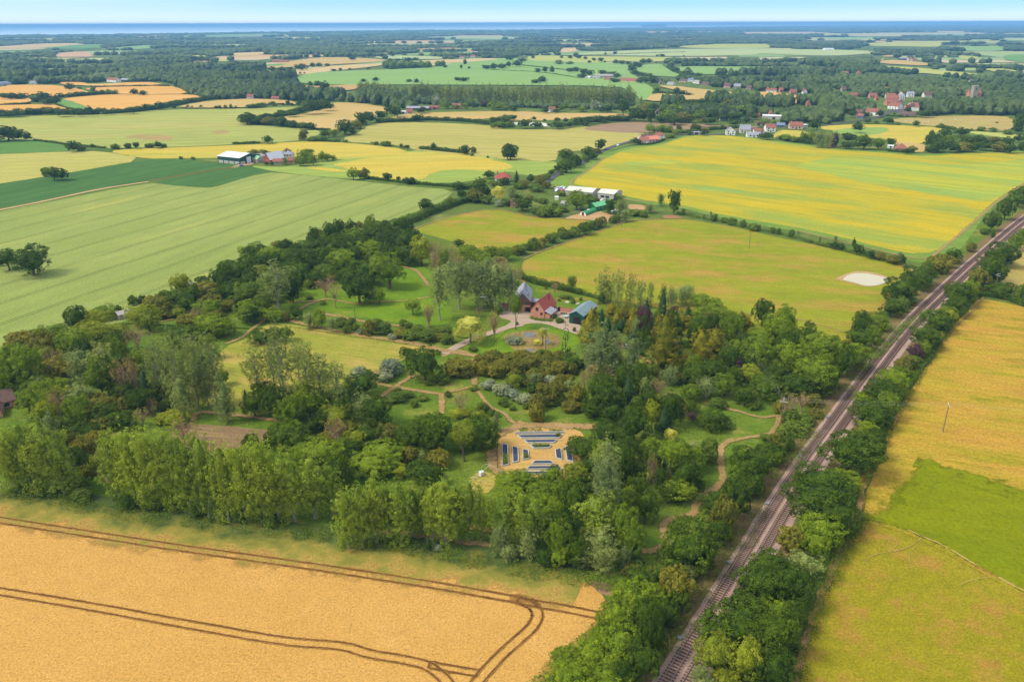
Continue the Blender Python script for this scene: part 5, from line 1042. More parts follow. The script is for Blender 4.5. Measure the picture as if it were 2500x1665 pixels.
T('pr', 'K s1880,470,22,42 s1970,480,62,70 s2060,500,60,50 s2130,512,82,62 s2230,532,62,70 s2320,562,95,70 w1940,440,30,50 L s10,570,34,60 s130,590,52,60 s185,600,42,60 s300,620,52,70 w360,618,24,60 o680,722,82,62 o745,735,62,60 o885,750,92,100 o850,705,36,90 o1000,800,92,70 b1080,822,100,72 b1200,852,110,82 o1280,850,72,80 w550,668,32,64 w690,655,34,52 s620,715,42,42 w1260,800,60,50 s470,685,40,30 o940,785,60,50')
# gaps in the dense stands (ground outlines)
fill('west', 'A -100,520 150,440 420,330 620,200 700,180 900,250 1150,400 1500,560 1900,640 1880,850 1650,900 1450,1000 1200,1080 900,1150 600,1250 350,1200 200,1040 -100,960', 'oogbbwsy', 7, (2.2, 4.2), (1.0, 1.4), 1)
fill('nwood', 'I 1560,1280 1760,1150 2000,1050 2355,900 J 150,900 600,720 950,640 1380,640 1480,700 1450,850 1150,900 950,1010 900,1180 560,1180 500,1300 200,1320 0,1330 I 1900,1380', 'oooogb', 7, (3.0, 4.8), (1.1, 1.5), 2)
fill('pop', 'J 1480,860 1650,880 1900,900 2330,1000 2330,1100 2100,1080 1800,1000 1550,930', 'gdws', 6, (2.2, 3.5), (1.2, 1.6), 3)
fill('wmid', 'B -60,900 150,870 400,920 600,1000 900,1020 1200,1080 1300,1200 1700,1230 1650,1420 1400,1500 1000,1550 500,1560 300,1300 100,1250 -60,1150', 'oogygb', 7, (2.8, 4.6), (1.0, 1.4), 4)
fill('scrub', 'C 60,1130 200,1010 500,980 800,1000 1000,1050 1180,1080 1180,1250 1000,1400 850,1450 700,1400 560,1300 300,1250 80,1200', 'bbbbw', 4, (2.6, 3.8), (1.0, 1.3), 5)
fill('core', 'C 1200,1300 1500,1250 1800,1350 2100,1400 2240,1500 D 1900,60 1780,250 1700,330 1500,420 1450,520 1200,640 960,620 1000,450 1050,330 1120,220 1150,60', 'ooogk', 7, (2.8, 4.2), (1.1, 1.5), 6)
fill('front', 'A -100,1560 60,1480 350,1500 600,1540 900,1560 1300,1560 1700,1600 2100,1640 2265,1700 B 500,1640 750,1700 900,1600 400,1500 -60,1450 A 1900,1400 1500,1350 1000,1350 800,1400 300,1300 -100,1350', 'gagys', 7, (2.4, 3.8), (1.0, 1.4), 28)
fill('front', 'G -100,330 200,380 500,440 900,470 1300,560 1280,480 900,390 600,330 200,300', 'gss', 5, (1.2, 2.2), (1.0, 1.3), 29)
fill('glade', 'D 1480,700 1600,700 1800,820 1980,880 1980,760 2100,700 2150,560 2000,500 1800,560 1620,620', 'ogg', 7, (2.6, 4.0), (1.1, 1.5), 7)
fill('front', 'D 150,760 400,780 800,760 1100,830 1500,900 1620,1000 1560,1150 1500,1380 1300,1480 900,1420 600,1380 250,1300 200,1000', 'gggow', 7, (2.8, 4.4), (1.2, 1.7), 8)
fill('front', 'G 1300,640 1700,720 1950,700 2100,640 2050,560 1700,560 1350,560', 'gs', 6, (1.8, 2.8), (1.0, 1.2), 18)
fill('ever', 'C 1250,760 1450,700 1750,760 1900,860 1960,960 2230,1060 2240,800 2200,620 1900,560 1560,560 1450,600', 'kkkoc', 6, (2.0, 3.4), (1.5, 2.2), 9)
fill('east', 'C 2200,600 2240,1060 2200,1200 1900,1160 1780,1100 E 0,880 200,900 420,880 600,860 820,660 1000,520 1100,400 960,320 700,360 560,330 450,240 300,180 100,120 0,100', 'googgb', 7, (3.0, 4.8), (1.1, 1.5), 10)
fill('east', 'C 1480,900 1650,1000 1760,1150 1900,1260 2100,1330 1900,1440 1650,1400 1500,1240 1250,1200 1250,1050', 'gwdbs', 6, (2.2, 3.8), (1.1, 1.5), 11)
fill('raill', 'H 60,1269 330,840 520,560 640,330 740,150 820,20 560,0 430,60 380,230 250,330 180,430 40,520 -60,560 -60,1269', 'ooogs', 6, (2.2, 3.8), (1.0, 1.3), 12)
fill('raill', 'E 60,1500 300,1420 560,1080 700,920 640,900 430,980 300,1100 150,1200 0,1300', 'ogs', 6, (2.0, 3.2), (1.0, 1.3), 13)
fill('raill', 'E 840,640 980,480 1130,330 1340,110 1480,0 L 1450,1300 1750,960 1880,850 1800,840 1500,950 1330,1150 1180,1300 E 1050,110 980,260 900,400 840,500', 'ooggb', 6, (2.4, 4.0), (1.0, 1.3), 14)
fill('railr', 'H 260,1269 480,930 620,700 720,520 880,300 960,140 1020,0 1280,0 1250,200 1150,440 1060,640 970,880 900,1100 860,1269', 'ooogg', 6, (2.6, 4.4), (1.0, 1.4), 15)
fill('railr', 'E 760,1480 900,1230 1080,960 1200,780 1300,620 1440,440 1560,260 1700,110 L 1750,1230 1900,1050 2030,900 2180,780 2300,680 2260,820 2150,980 2000,1100 1900,1180 E 1750,150 1620,330 1500,470 1370,680 1280,850 1180,1020 1140,1200 1050,1400', 'oogb', 6, (2.4, 4.0), (1.0, 1.3), 16)
fill('low', 'G 1960,950 2060,880 2200,760 2263,700 2263,1600 1400,1600 1500,1480 1700,1330 1820,1180', 'gggo', 7, (2.8, 4.6), (1.0, 1.4), 17)
# ------------------------------------------------------------------ hedges
def H(s, h, w, lab, sp='o', **k): return hedge(s, h, w, lab, sp, **k)
H('C 560,140 640,165 700,195 800,215 900,235 1000,262 1100,285 1190,305', 2.8, 3.0, 'thick dark hedge between the garden lawn and the mown pasture')
H('C 1190,305 1300,330 1400,360', 1.4, 2.2, 'low ragged hedge running on behind the pond garden', 's')
H('C 660,572 740,592 800,598 880,602', .9, 1.6, 'low green border planting at the foot of the brick house', 's', group=None)
H('J 1330,560 1420,530 1500,505 1600,460 1700,420 1800,385 1900,350 2000,330 2090,335', 4.5, 6, 'tall dense hedge between the big green field and the small pasture')
H('J 1070,132 1200,148 1350,165 1500,182 1650,193 1850,208 2000,218', 2.0, 2.5, 'clipped hedge closing the far side of the big green field')
H('K 1640,440 1760,468 1880,495 1980,505 2100,530 2200,560 2355,590 L 0,590 200,625 400,680 600,735 700,755 850,800 1000,835 1200,885 1340,915', 1.3, 2.0, 'thin gappy hedge between mown pasture and yellow field', 's', gaps=.25)
H('M -200,890 0,888 150,878 300,868 480,862 600,872 740,872 880,868', 7, 8, 'tree lined hedge under the lower apricot field')
H('M 905,865 1000,862 1200,848 1300,832 1450,812 1600,780 1700,765 1800,745 1900,735 2000,725', 6, 8, 'long curving hedge right of the winding chalk track')
H('M 520,722 620,715 740,705 860,697 940,692 1030,690', 6, 7, 'short hedge above the biggest apricot field')
H('M 0,720 100,724 230,722', 6, 8, 'short bushy hedge at the picture edge among apricot fields')
H('M -100,795 0,790 140,783 270,778', 2.5, 4, 'thin hedge line between the two lowest apricot fields')
H('M 800,628 950,626 1200,622 1490,620', 2.5, 4, 'straight thin hedge between the two topmost apricot fields')
H('M 500,792 580,818 660,835', 2.5, 4, 'short hedge beside the chalk track')
H('M 300,1100 400,1112 500,1125 600,1142 740,1155 830,1160 930,1168', 1.6, 3, 'low hedge above the left beet field')
H('M 2060,1130 2180,1128 2290,1126', 1.8, 3, 'short low hedge above the yellow strip')
H('N 0,1126 60,1125 120,1125', 1.8, 3, 'stub of low hedge left of the round field trees')
H('N 0,935 60,945 140,958 240,962 340,970 440,985 500,990', 5, 9, 'dark hedge in front of the tan field, left part')
H('N 130,905 250,895 350,880 450,855 520,840 600,830 700,815 755,812', 5, 9, 'curving tree hedge on the far side of the tan field')
H('N 500,985 560,995 640,1005 740,1010', 2, 4, 'thin hedge below the tan field')
H('N 1210,942 1300,935 1400,932 1500,925 1560,922 1620,922 1750,925 1900,930 2000,940 2145,955', 4, 6, 'long level hedge above the striped barley')
H('N 560,1100 650,1105 740,1108 800,1112', 2, 4, 'low hedge left of the striped barley')
H('N 1100,1122 1180,1132 1280,1145 1400,1162', 1.0, 2, 'faint low bank with bushes above the yellow patch', 's', gaps=.5)
H('N 1550,1175 1620,1180 1720,1192 1850,1205 1960,1215', 3, 4.5, 'dark hedge above the flowering green field')
H('O 0,480 120,486 350,497 450,505 560,518 660,535 750,550', 2.2, 4, 'thin dark hedge through the bright green fields')
H('O 270,440 380,452 500,465 620,478 760,495', 3, 6, 'second hedge above it near the round hedgerow oaks', gaps=.1)
H('O 620,358 850,350 1200,338 1450,328 1710,322', 2.5, 5, 'straight hedge across the palest green field')
H('O 1290,520 1340,528 1410,535', 6, 8, 'short hedge leading to the red roofed barns')
H('O 1440,677 1520,682 1600,690 1700,698 1780,704', 3, 5, 'hedge between the two dry fields above the village wood')
H('O 740,955 860,935 960,930 1100,925 1220,922', 6, 9, 'thick hedge along the top of the ploughed field')
H('O 1560,455 1600,490 1680,520 1760,545', 4, 8, 'hedge bending right of the triangular green field')
H('P 1590,985 1680,998 1740,1005', 3, 5, 'short hedge between sheep pasture and yellow field')
H('P 200,1090 300,1105 400,1120 500,1135', 4, 7, 'hedge along the top of the big yellow field by the willows')
H('O 1430,1020 1560,1030 1700,1035 1780,1030 1900,1010 2050,1000 2180,990', 3, 5, 'clipped roadside hedge left of the white houses')
H('O 1300,1140 1400,1138 1460,1125 1530,1095', 1.5, 2, 'low garden hedge round the pink roofed cottages', 'o')
H('P 1150,1198 1250,1205 1340,1212', 2.2, 3, 'square clipped hedge by the red bungalow in the yellow field')
H('P 1130,885 1250,892 1390,898', 2.0, 3, 'long clipped hedge before the low barn by the village green')
H('L 1940,1165 2050,1172 2150,1185 2250,1215 2355,1255 2500,1300', 2.2, 4, 'low hedge between rough pasture and orange field')
H('I 2120,760 2250,720 2355,700', 1.5, 3, 'ragged bramble edge of the copse at the big green field', 's', gaps=.3)
H('H 640,180 560,330 430,480 330,620 230,760 150,880 60,1050', 1.6, 5, 'brambles at the foot of the trees by the lowest line', 's', gaps=.2, group=None)
H('H 1290,230 1240,330 1160,480 1090,620 1020,770 950,930 900,1080 880,1200', 2.2, 4, 'bramble fringe of the hedge facing the grazed pasture', 'o', gaps=.15, group=None)
H('E 1760,110 1640,290 1560,430 1480,520 1390,660 1330,760 1250,880 1190,1000 1140,1180 1080,1330', 2.0, 4, 'bramble fringe of the hedge facing the orange field', 'o', gaps=.1, group=None)
H('E 1560,40 1480,100 1300,220 1200,340 1080,440 980,560 900,680', 1.5, 4, 'rough bank vegetation along the upper line', 's', gaps=.35, group=None)
H('E 690,850 620,960 560,1060 500,1150 440,1280', 1.6, 5, 'rough bank vegetation below the power pole', 's', gaps=.3, group=None)
H('F 60,90 400,130 700,190 1100,270 1500,320 2000,370 2263,390 G 400,520 800,620 1200,690 1600,750 1900,800', 1.3, 4, 'nettles and tall weeds along the wheat edge', 's', gaps=.3, group=None)
H('G 2000,880 1960,980 1880,1090 1790,1200 1640,1330 1450,1450 1350,1600', 1.5, 3, 'bramble edge where the wheat meets the corner wood', 's', gaps=.2, group=None)
# ------------------------------------------------------------------ buildings
def walls_mat(name, c, sc=.8): return plain(name, c, rough=.9, var=.10, scale=sc)
def brickmat(name, c1, c2, mort, sx=.25, sy=.09):
    if name in _mats: return _mats[name]
    m, n, b = newmat(name); t = n.nodes.new('ShaderNodeTexCoord')
    sp = n.nodes.new('ShaderNodeSeparateXYZ'); n.links.new(t.outputs['Object'], sp.inputs[0])
    cb = n.nodes.new('ShaderNodeCombineXYZ'); n.links.new(math_(n, 'ADD', sp.outputs['X'], sp.outputs['Y']), cb.inputs[0]); n.links.new(sp.outputs['Z'], cb.inputs[1])
    br = n.nodes.new('ShaderNodeTexBrick'); br.inputs['Scale'].default_value = 1; br.inputs['Brick Width'].default_value = sx; br.inputs['Row Height'].default_value = sy
    br.inputs['Mortar Size'].default_value = sy * .12; br.inputs['Color1'].default_value = c1; br.inputs['Color2'].default_value = c2; br.inputs['Mortar'].default_value = mort
    n.links.new(cb.outputs[0], br.inputs['Vector'])
    nz = noise(n, t.outputs['Object'], .9, 5)
    n.links.new(mixc(n, mrange(n, nz, .3, .7), br.outputs[0], mixc(n, 1.0, br.outputs[0], (1.35, 1.25, 1.2, 1), 'MULTIPLY')), b.inputs['Base Color'])
    _mats[name] = m; return m
m_brick = brickmat('orange red brick', S(198, 125, 100, .8), S(176, 102, 82, .8), S(205, 180, 160, .8))
m_clad = brickmat('weathered timber cladding', S(175, 140, 118, .75), S(160, 128, 112, .75), S(120, 95, 85, .75), .18, 9)
m_rtile = brickmat('red clay roof tiles', S(190, 104, 90, .72), S(176, 94, 82, .72), S(150, 80, 72, .72), .2, .28)
m_slate = brickmat('grey slate', S(165, 168, 180, .75), S(152, 156, 168, .75), S(130, 134, 145, .75), .4, .35)
m_gmetal = plain('blue grey sheet roof', S(125, 148, 155, .75), rough=.5, spec=.4); m_green = plain('dark green sheet cladding', S(42, 82, 70, .8), rough=.6)
m_black = plain('black opening', (.012, .012, .014, 1), rough=.4, spec=.4); m_glass, n_, b_ = newmat('dark window glass'); b_.inputs['Base Color'].default_value = (.03, .035, .045, 1); b_.inputs['Roughness'].default_value = .12; b_.inputs['Specular IOR Level'].default_value = .7
m_white = plain('white render', (.74, .73, .70, 1)); m_cream = plain('cream render', (.66, .60, .48, 1)); m_pink = plain('pink render', (.62, .40, .34, 1)); m_wframe = plain('white painted frame', (.76, .76, .76, 1))
m_red = brickmat('orange pantiles', S(178, 122, 102, .62), S(162, 108, 92, .62), S(145, 98, 84, .62), .3, .35); m_brown = brickmat('brown roof tiles', S(128, 104, 94, .7), S(114, 92, 84, .7), S(98, 78, 74, .7), .3, .35)
m_wroof = plain('white sheet roof', (.62, .63, .66, 1), rough=.6); m_groof = plain('grey asbestos roof', S(165, 160, 158, .8)); m_stone = plain('flint and stone', S(175, 165, 145, .8)); m_paleroof = plain('pale grey green sheet roof', S(222, 222, 205, .72), rough=.7)
m_lgreen = plain('light green sheet', S(150, 190, 150, .8)); m_dwood = plain('dark timber', S(90, 78, 70, .8)); m_bluegrey = plain('blue grey boards', S(120, 135, 160, .8)); m_conc = plain('pale concrete', S(205, 200, 190, .7))
def bmmesh(name, verts, faces, mat):
    me = bpy.data.meshes.new(name); me.from_pydata([tuple(v) for v in verts], [], faces)
    bm = bmesh.new(); bm.from_mesh(me); bmesh.ops.recalc_face_normals(bm, faces=bm.faces); bm.to_mesh(me); bm.free()
    me.materials.append(mat); return me
def boxme(name, x0, x1, y0, y1, z0, z1, mat):
    V = [(x0, y0, z0), (x1, y0, z0), (x1, y1, z0), (x0, y1, z0), (x0, y0, z1), (x1, y0, z1), (x1, y1, z1), (x0, y1, z1)]
    return bmmesh(name, V, [(0, 1, 2, 3), (4, 5, 6, 7), (0, 1, 5, 4), (1, 2, 6, 5), (2, 3, 7, 6), (3, 0, 4, 7)], mat)
def building(name, cat, label, base, depth, hw, hr, wm, rm, axis='x', hip=False, chim=(), win=(), group=None, over=.35, roofname='roof', door=None, winm=None, sub=False, wside=(), lod=None):
    """base 'R x,y x,y' is the foot of the wall that faces us; local x along it, y away from us.  axis 'x': ridge parallel to that wall."""
    P = gpts(base); a, b = P[0], P[1]; t = b - a; Lx = t.length; rz = math.atan2(t.y, t.x); D = depth
    e = empty(name, a, rz); tag(e, label, cat, group)
    if hip or axis == 'x':
        V = [(0, 0, 0), (Lx, 0, 0), (Lx, D, 0), (0, D, 0), (0, 0, hw), (Lx, 0, hw), (Lx, D, hw), (0, D, hw)]; F = [(0, 1, 5, 4), (2, 3, 7, 6)]
        if hip: F += [(1, 2, 6, 5), (3, 0, 4, 7)]
        else: V += [(0, D / 2, hr), (Lx, D / 2, hr)]; F += [(1, 2, 6, 9, 5), (3, 0, 4, 8, 7)]
    else:
        V = [(0, 0, 0), (Lx, 0, 0), (Lx, D, 0), (0, D, 0), (0, 0, hw), (Lx, 0, hw), (Lx, D, hw), (0, D, hw), (Lx / 2, 0, hr), (Lx / 2, D, hr)]
        F = [(0, 1, 5, 8, 4), (2, 3, 7, 9, 6), (1, 2, 6, 5), (3, 0, 4, 7)]
    link('wall', bmmesh('wall', V, F, wm), e)
    o = over; th = .16
    if axis == 'x': sl = (hr - hw) / (D / 2)
    else: sl = (hr - hw) / (Lx / 2)
    dz = sl * o
    if hip:
        q = min(Lx, D) / 2 * .98; r1, r2 = ((q, D / 2), (Lx - q, D / 2)) if Lx >= D else ((Lx / 2, q), (Lx / 2, D - q))
        V = [(-o, -o, hw - .1), (Lx + o, -o, hw - .1), (Lx + o, D + o, hw - .1), (-o, D + o, hw - .1), (r1[0], r1[1], hr + .1), (r2[0], r2[1], hr + .1)]
        F = [(0, 1, 5, 4), (1, 2, 5), (2, 3, 4, 5), (3, 0, 4), (0, 3, 2, 1)] if Lx >= D else [(0, 1, 4), (1, 2, 5, 4), (2, 3, 5), (3, 0, 4, 5), (0, 3, 2, 1)]
    elif axis == 'x':
        V = [(-o, -o, hw - dz), (Lx + o, -o, hw - dz), (Lx + o, D / 2, hr), (-o, D / 2, hr), (-o, D + o, hw - dz), (Lx + o, D + o, hw - dz)]
        V += [(x, y, z + th) for x, y, z in V]; F = [(6, 7, 8, 9), (9, 8, 11, 10), (0, 1, 2, 3), (3, 2, 5, 4), (0, 1, 7, 6), (4, 5, 11, 10), (0, 3, 9, 6), (3, 4, 10, 9), (1, 2, 8, 7), (2, 5, 11, 8)]
    else:
        V = [(-o, -o, hw - dz), (-o, D + o, hw - dz), (Lx / 2, D + o, hr), (Lx / 2, -o, hr), (Lx + o, -o, hw - dz), (Lx + o, D + o, hw - dz)]
        V += [(x, y, z + th) for x, y, z in V]; F = [(6, 7, 8, 9), (9, 8, 11, 10), (0, 1, 2, 3), (3, 2, 5, 4), (0, 1, 7, 6), (4, 5, 11, 10), (0, 3, 9, 6), (3, 4, 10, 9), (1, 2, 8, 7), (2, 5, 11, 8)]
    rf = link('roof', bmmesh('roof', V, F, rm), e)
    for c in chim:
        x, y, h = c; x *= Lx; y *= D; zb = hw
        cm = link('chimney', boxme('chimney', x - .45, x + .45, y - .35, y + .35, zb, hr + h, m_brick), rf)
    for w in win:      # (x fraction, z, width, height) on the wall that faces us
        x, z, ww, wh = w; x *= Lx
        f = link('window', boxme('window', x - ww / 2 - .08, x + ww / 2 + .08, -.06, .02, z - .08, z + wh + .08, winm or m_wframe), e)
        if (a - CAM).length < 900: link('pane', boxme('pane', x - ww / 2, x + ww / 2, -.075, -.058, z, z + wh, m_glass), f)
        else: f.data.materials[0] = m_glass
    for w in wside:    # on the right-hand end: (y fraction, z, width, height)
        y, z, ww, wh = w; y *= D
        f = link('window', boxme('window', Lx - .02, Lx + .06, y - ww / 2 - .08, y + ww / 2 + .08, z - .08, z + wh + .08, winm or m_wframe), e)
        link('pane', boxme('pane', Lx + .058, Lx + .075, y - ww / 2, y + ww / 2, z, z + wh, m_glass), f)
    if door:
        x, ww, wh, dm = door; x *= Lx; link('door', boxme('door', x - ww / 2, x + ww / 2, -.09, .01, .0, wh, dm), e)
    return e, Lx, D
m_dkf = plain('dark window frame', S(70, 66, 66))
# red roofed brick house
e, Lx, D = building('brick_house', 'house', 'brick house with steep red tiled roof and black flue pipe', 'Q 450,1010 775,1063', 12.0, 3.3, 7.2, m_brick, m_rtile, axis='y', win=((.45, 3.0, 1.1, 1.4), (.78, 1.5, .8, 1.0)), winm=m_dkf, over=.25)
rf = [c for c in e.children if c.name.startswith('roof')][0]
V, F = tube((Lx * .72, D * .70, 4.2), (Lx * .72, D * .70, 7.6), .16, .16, 8); link('flue_pipe', mesh_np('flue_pipe', V, F, m_black), rf)
link('porch_wall', boxme('porch_wall', Lx, Lx + 2.6, .25, 6.3, 0, 2.2, m_brick), e)
V = [(Lx - .2, -.1, 3.35), (Lx + 3.0, -.1, 2.15), (Lx + 3.0, 6.6, 2.15), (Lx - .2, 6.6, 3.35)]; V += [(x, y, z + .15) for x, y, z in V]
link('porch_roof', bmmesh('porch_roof', V, [(0, 1, 2, 3), (4, 5, 6, 7), (0, 1, 5, 4), (1, 2, 6, 5), (2, 3, 7, 6), (3, 0, 4, 7)], m_slate), e)
link('porch_post', boxme('porch_post', Lx + 2.6, Lx + 2.8, 0, .2, 0, 2.2, m_dkf), e)
for y_ in (1.2, 3.2): f = link('window', boxme('window', Lx + 2.58, Lx + 2.66, y_ - .5, y_ + .5, .9, 1.9, m_dkf), e); link('pane', boxme('pane', Lx + 2.64, Lx + 2.68, y_ - .4, y_ + .4, 1.0, 1.8, m_glass), f)
for y_ in (8.5, 10.6): f = link('window', boxme('window', Lx - .02, Lx + .05, y_ - .5, y_ + .5, .9, 2.1, m_dkf), e); link('pane', boxme('pane', Lx + .04, Lx + .07, y_ - .4, y_ + .4, 1.0, 2.0, m_glass), f)
link('ridge_tiles', boxme('ridge_tiles', Lx / 2 - .12, Lx / 2 + .12, -.28, D + .28, 7.30, 7.45, m_red), rf)
# grey roofed timber house
e, Lx, D = building('timber_house', 'house', 'tall timber clad house with steep grey slate roof and long skylight strip', 'Q 60,885 450,892', 16.0, 4.4, 8.0, m_clad, m_slate, axis='y', over=.2)
rf = [c for c in e.children if c.name.startswith('roof')][0]
f = link('window', boxme('window', Lx * .66, Lx * .93, -.06, .02, 3.0, 4.2, m_dkf), e); link('pane', boxme('pane', Lx * .67, Lx * .92, -.08, -.058, 3.1, 4.1, m_glass), f)
link('car_port', boxme('car_port', Lx * .70, Lx * .97, -.05, .02, .0, 1.9, m_black), e); link('porch_post', boxme('porch_post', Lx * .66, Lx * .69, -.3, -.1, 0, 1.9, m_dwood), e)
link('door', boxme('door', Lx * .42, Lx * .62, -.05, .02, .0, 1.9, m_brick), e)
link('balcony_band', boxme('balcony_band', Lx * .40, Lx * .97, -.10, -.062, 2.0, 2.9, m_brick), e)
sl = (8.0 - 4.4) / (Lx / 2)
def onroof(xf, y0, y1, w, z=.20, right=True): 
    x = Lx / 2 + xf * Lx / 2; zz = 8.0 - sl * (x - Lx / 2) + z; return x, zz
x1, z1 = onroof(.28, 0, 0, 0); x2, z2 = onroof(.80, 0, 0, 0)
link('skylight', bmmesh('skylight', [(x1, 7.6, z1), (x2, 7.6, z2), (x2, 8.1, z2), (x1, 8.1, z1)], [(0, 1, 2, 3)], m_glass), rf)
x2, z2 = onroof(.42, 0, 0, 0); link('skylight', bmmesh('skylight', [(x1, 8.1, z1), (x2, 8.1, z2), (x2, 9.3, z2), (x1, 9.3, z1)], [(0, 1, 2, 3)], m_glass), rf)
V, F = tube((Lx * .64, 10.0, 6.2), (Lx * .64, 10.0, 9.0), .14, .14, 8); link('flue_pipe', mesh_np('flue_pipe', V, F, m_black), rf)
for y_ in (3.2, 4.4): x1, z1 = onroof(.62, 0, 0, 0); V, F = tube((x1, y_, z1 - .2), (x1, y_, z1 + .4), .14, .14, 8); link('roof_vent', mesh_np('roof_vent', V, F, m_black), rf)
building('link_building', 'building', 'low flat grey link between the timber house and the brick house', 'Q 452,800 590,812', 5.0, 2.6, 2.75, m_clad, m_slate, axis='x', over=.1)
e = empty('garden_wall', GR('Q', 1060, 880), 0); a, b = GR('Q', 1060, 880), GR('Q', 1450, 930); e.rotation_euler = (0, 0, math.atan2(b.y - a.y, b.x - a.x)); L_ = (b - a).length
tag(e, 'brick garden wall with a black gate, between brick house and green barn', 'wall')
link('brickwork', boxme('brickwork', 0, L_ * .10, 0, .25, 0, 1.9, m_brick), e); link('brickwork', boxme('brickwork', L_ * .24, L_, 0, .25, 0, 1.9, m_brick), e); link('gate', boxme('gate', L_ * .10, L_ * .24, .08, .16, 0, 2.0, m_black), e)
for k_ in (.4, .6, .8): link('pier', boxme('pier', L_ * k_, L_ * k_ + .4, -.08, -.002, 0, 2.0, m_brick), e)
link('coping', boxme('coping', L_ * .235, L_ + .05, -.05, .30, 1.902, 1.98, m_red), e)
a, b = GR('C', 300, 455), GR('C', 430, 462); e = empty('garden_wall', a, math.atan2(b.y - a.y, b.x - a.x)); tag(e, 'brick wall left of the timber house behind the ivy covered tree', 'wall')
link('brickwork', boxme('brickwork', 0, (b - a).length, 0, .3, 0, 2.0, m_brick), e); link('coping', boxme('coping', -.05, (b - a).length + .05, -.05, .35, 2.002, 2.1, m_red), e)
sheet('patio', 'Q 1060,900 1180,880 1480,940 1480,1010 1340,1060 1060,1040', m_grav, layer=4, excl=False, round_=0)
# garden table and pond liners
V, F = tube((0, 0, .72), (0, 0, .78), 1.1, 1.1, 16); t = empty('garden_table', GR('Q', 1290, 1035)); tag(t, 'round pale green garden table on the patio by the green barn', 'table')
bm = bmesh.new(); bmesh.ops.create_cone(bm, cap_ends=True, segments=20, radius1=1.05, radius2=1.05, depth=.06, matrix=Matrix.Translation((0, 0, .75))); me = bpy.data.meshes.new('table_top'); bm.to_mesh(me); bm.free(); me.materials.append(plain('pale mint paint', S(190, 225, 215))); link('table_top', me, t)
V, F = tube((0, 0, 0), (0, 0, .72), .12, .07, 8); link('pedestal', mesh_np('pedestal', V, F, m_dkf), t)
def chair_(p, rz, lab):
    t = empty('garden_chair', p, rz); tag(t, lab, 'chair', 'garden chairs on the patio')
    link('seat', boxme('seat', -.25, .25, -.25, .25, .42, .46, m_dkf), t); link('backrest', boxme('backrest', -.25, .25, .2, .25, .46, .95, m_dkf), t)
    for x in (-.22, .22):
        for y in (-.22, .22): link('leg', boxme('leg', x - .02, x + .02, y - .02, y + .02, 0, .42, m_dkf), t)
for k_, (x_, w_) in enumerate(((1175, 'nearest the black gate'), (1215, 'second from the black gate'), (1255, 'third from the black gate'), (1300, 'nearest the green barn'))): chair_(GR('Q', x_, 965), .2 * k_, 'dark garden chair by the brick wall, ' + w_)
for s_, l_ in (('Q 1260,660 1300,640 1350,645 1370,665 1350,690 1290,688', 'left'), ('Q 1510,700 1550,680 1615,690 1600,715 1530,728', 'right')): sheet('garden_pond', s_, m_clay, layer=4, excl=False, round_=1, rough=.3)
# green barn
e, Lx, D = building('green_barn', 'barn', 'dark green metal barn with blue-grey roof and black doorway', 'Q 1365,1165 1700,1222', 14.5, 4.0, 5.6, m_green, m_gmetal, axis='y', over=.35)
link('door', boxme('door', Lx * .30, Lx * .80, -.06, .01, 0, 3.2, m_black), e)
# bungalow at the left edge
e, Lx, D = building('bungalow', 'bungalow', 'brick bungalow with brown tiled roof and long white window at the picture edge', 'Z -30,1010 40,991', 7.5, 2.5, 5.0, m_brick, m_brown, axis='x', over=.45, win=tuple((.50 + .085 * k_, .7, .85, 1.3) for k_ in range(4)))
e, Lx, D = building('bungalow_wing', 'bungalow', 'small brown roofed wing projecting in front of the brick bungalow', 'Z -25,1024 8,1018', 5.5, 2.4, 4.2, m_brick, m_brown, axis='y', over=.4, win=((.5, .9, 1.2, 1.1),))
for s_ in ('Z 85,1003 100,996 118,1010 110,1022 92,1018',): sheet('yard', s_, m_grav, layer=2, excl=False)
# farm shed roofs that peep out of the west wood
building('old_shed', 'shed', 'low grey roofed shed half buried in bushes by the big field', 'I 1060,1385 1190,1350', 5, 2.2, 3.0, m_stone, m_groof, axis='x')
building('old_shed', 'shed', 'narrow stone-roofed shed between the yellow-green trees by the field', 'I 1670,1150 1740,1110', 5, 2.4, 3.4, m_stone, m_groof, axis='x')
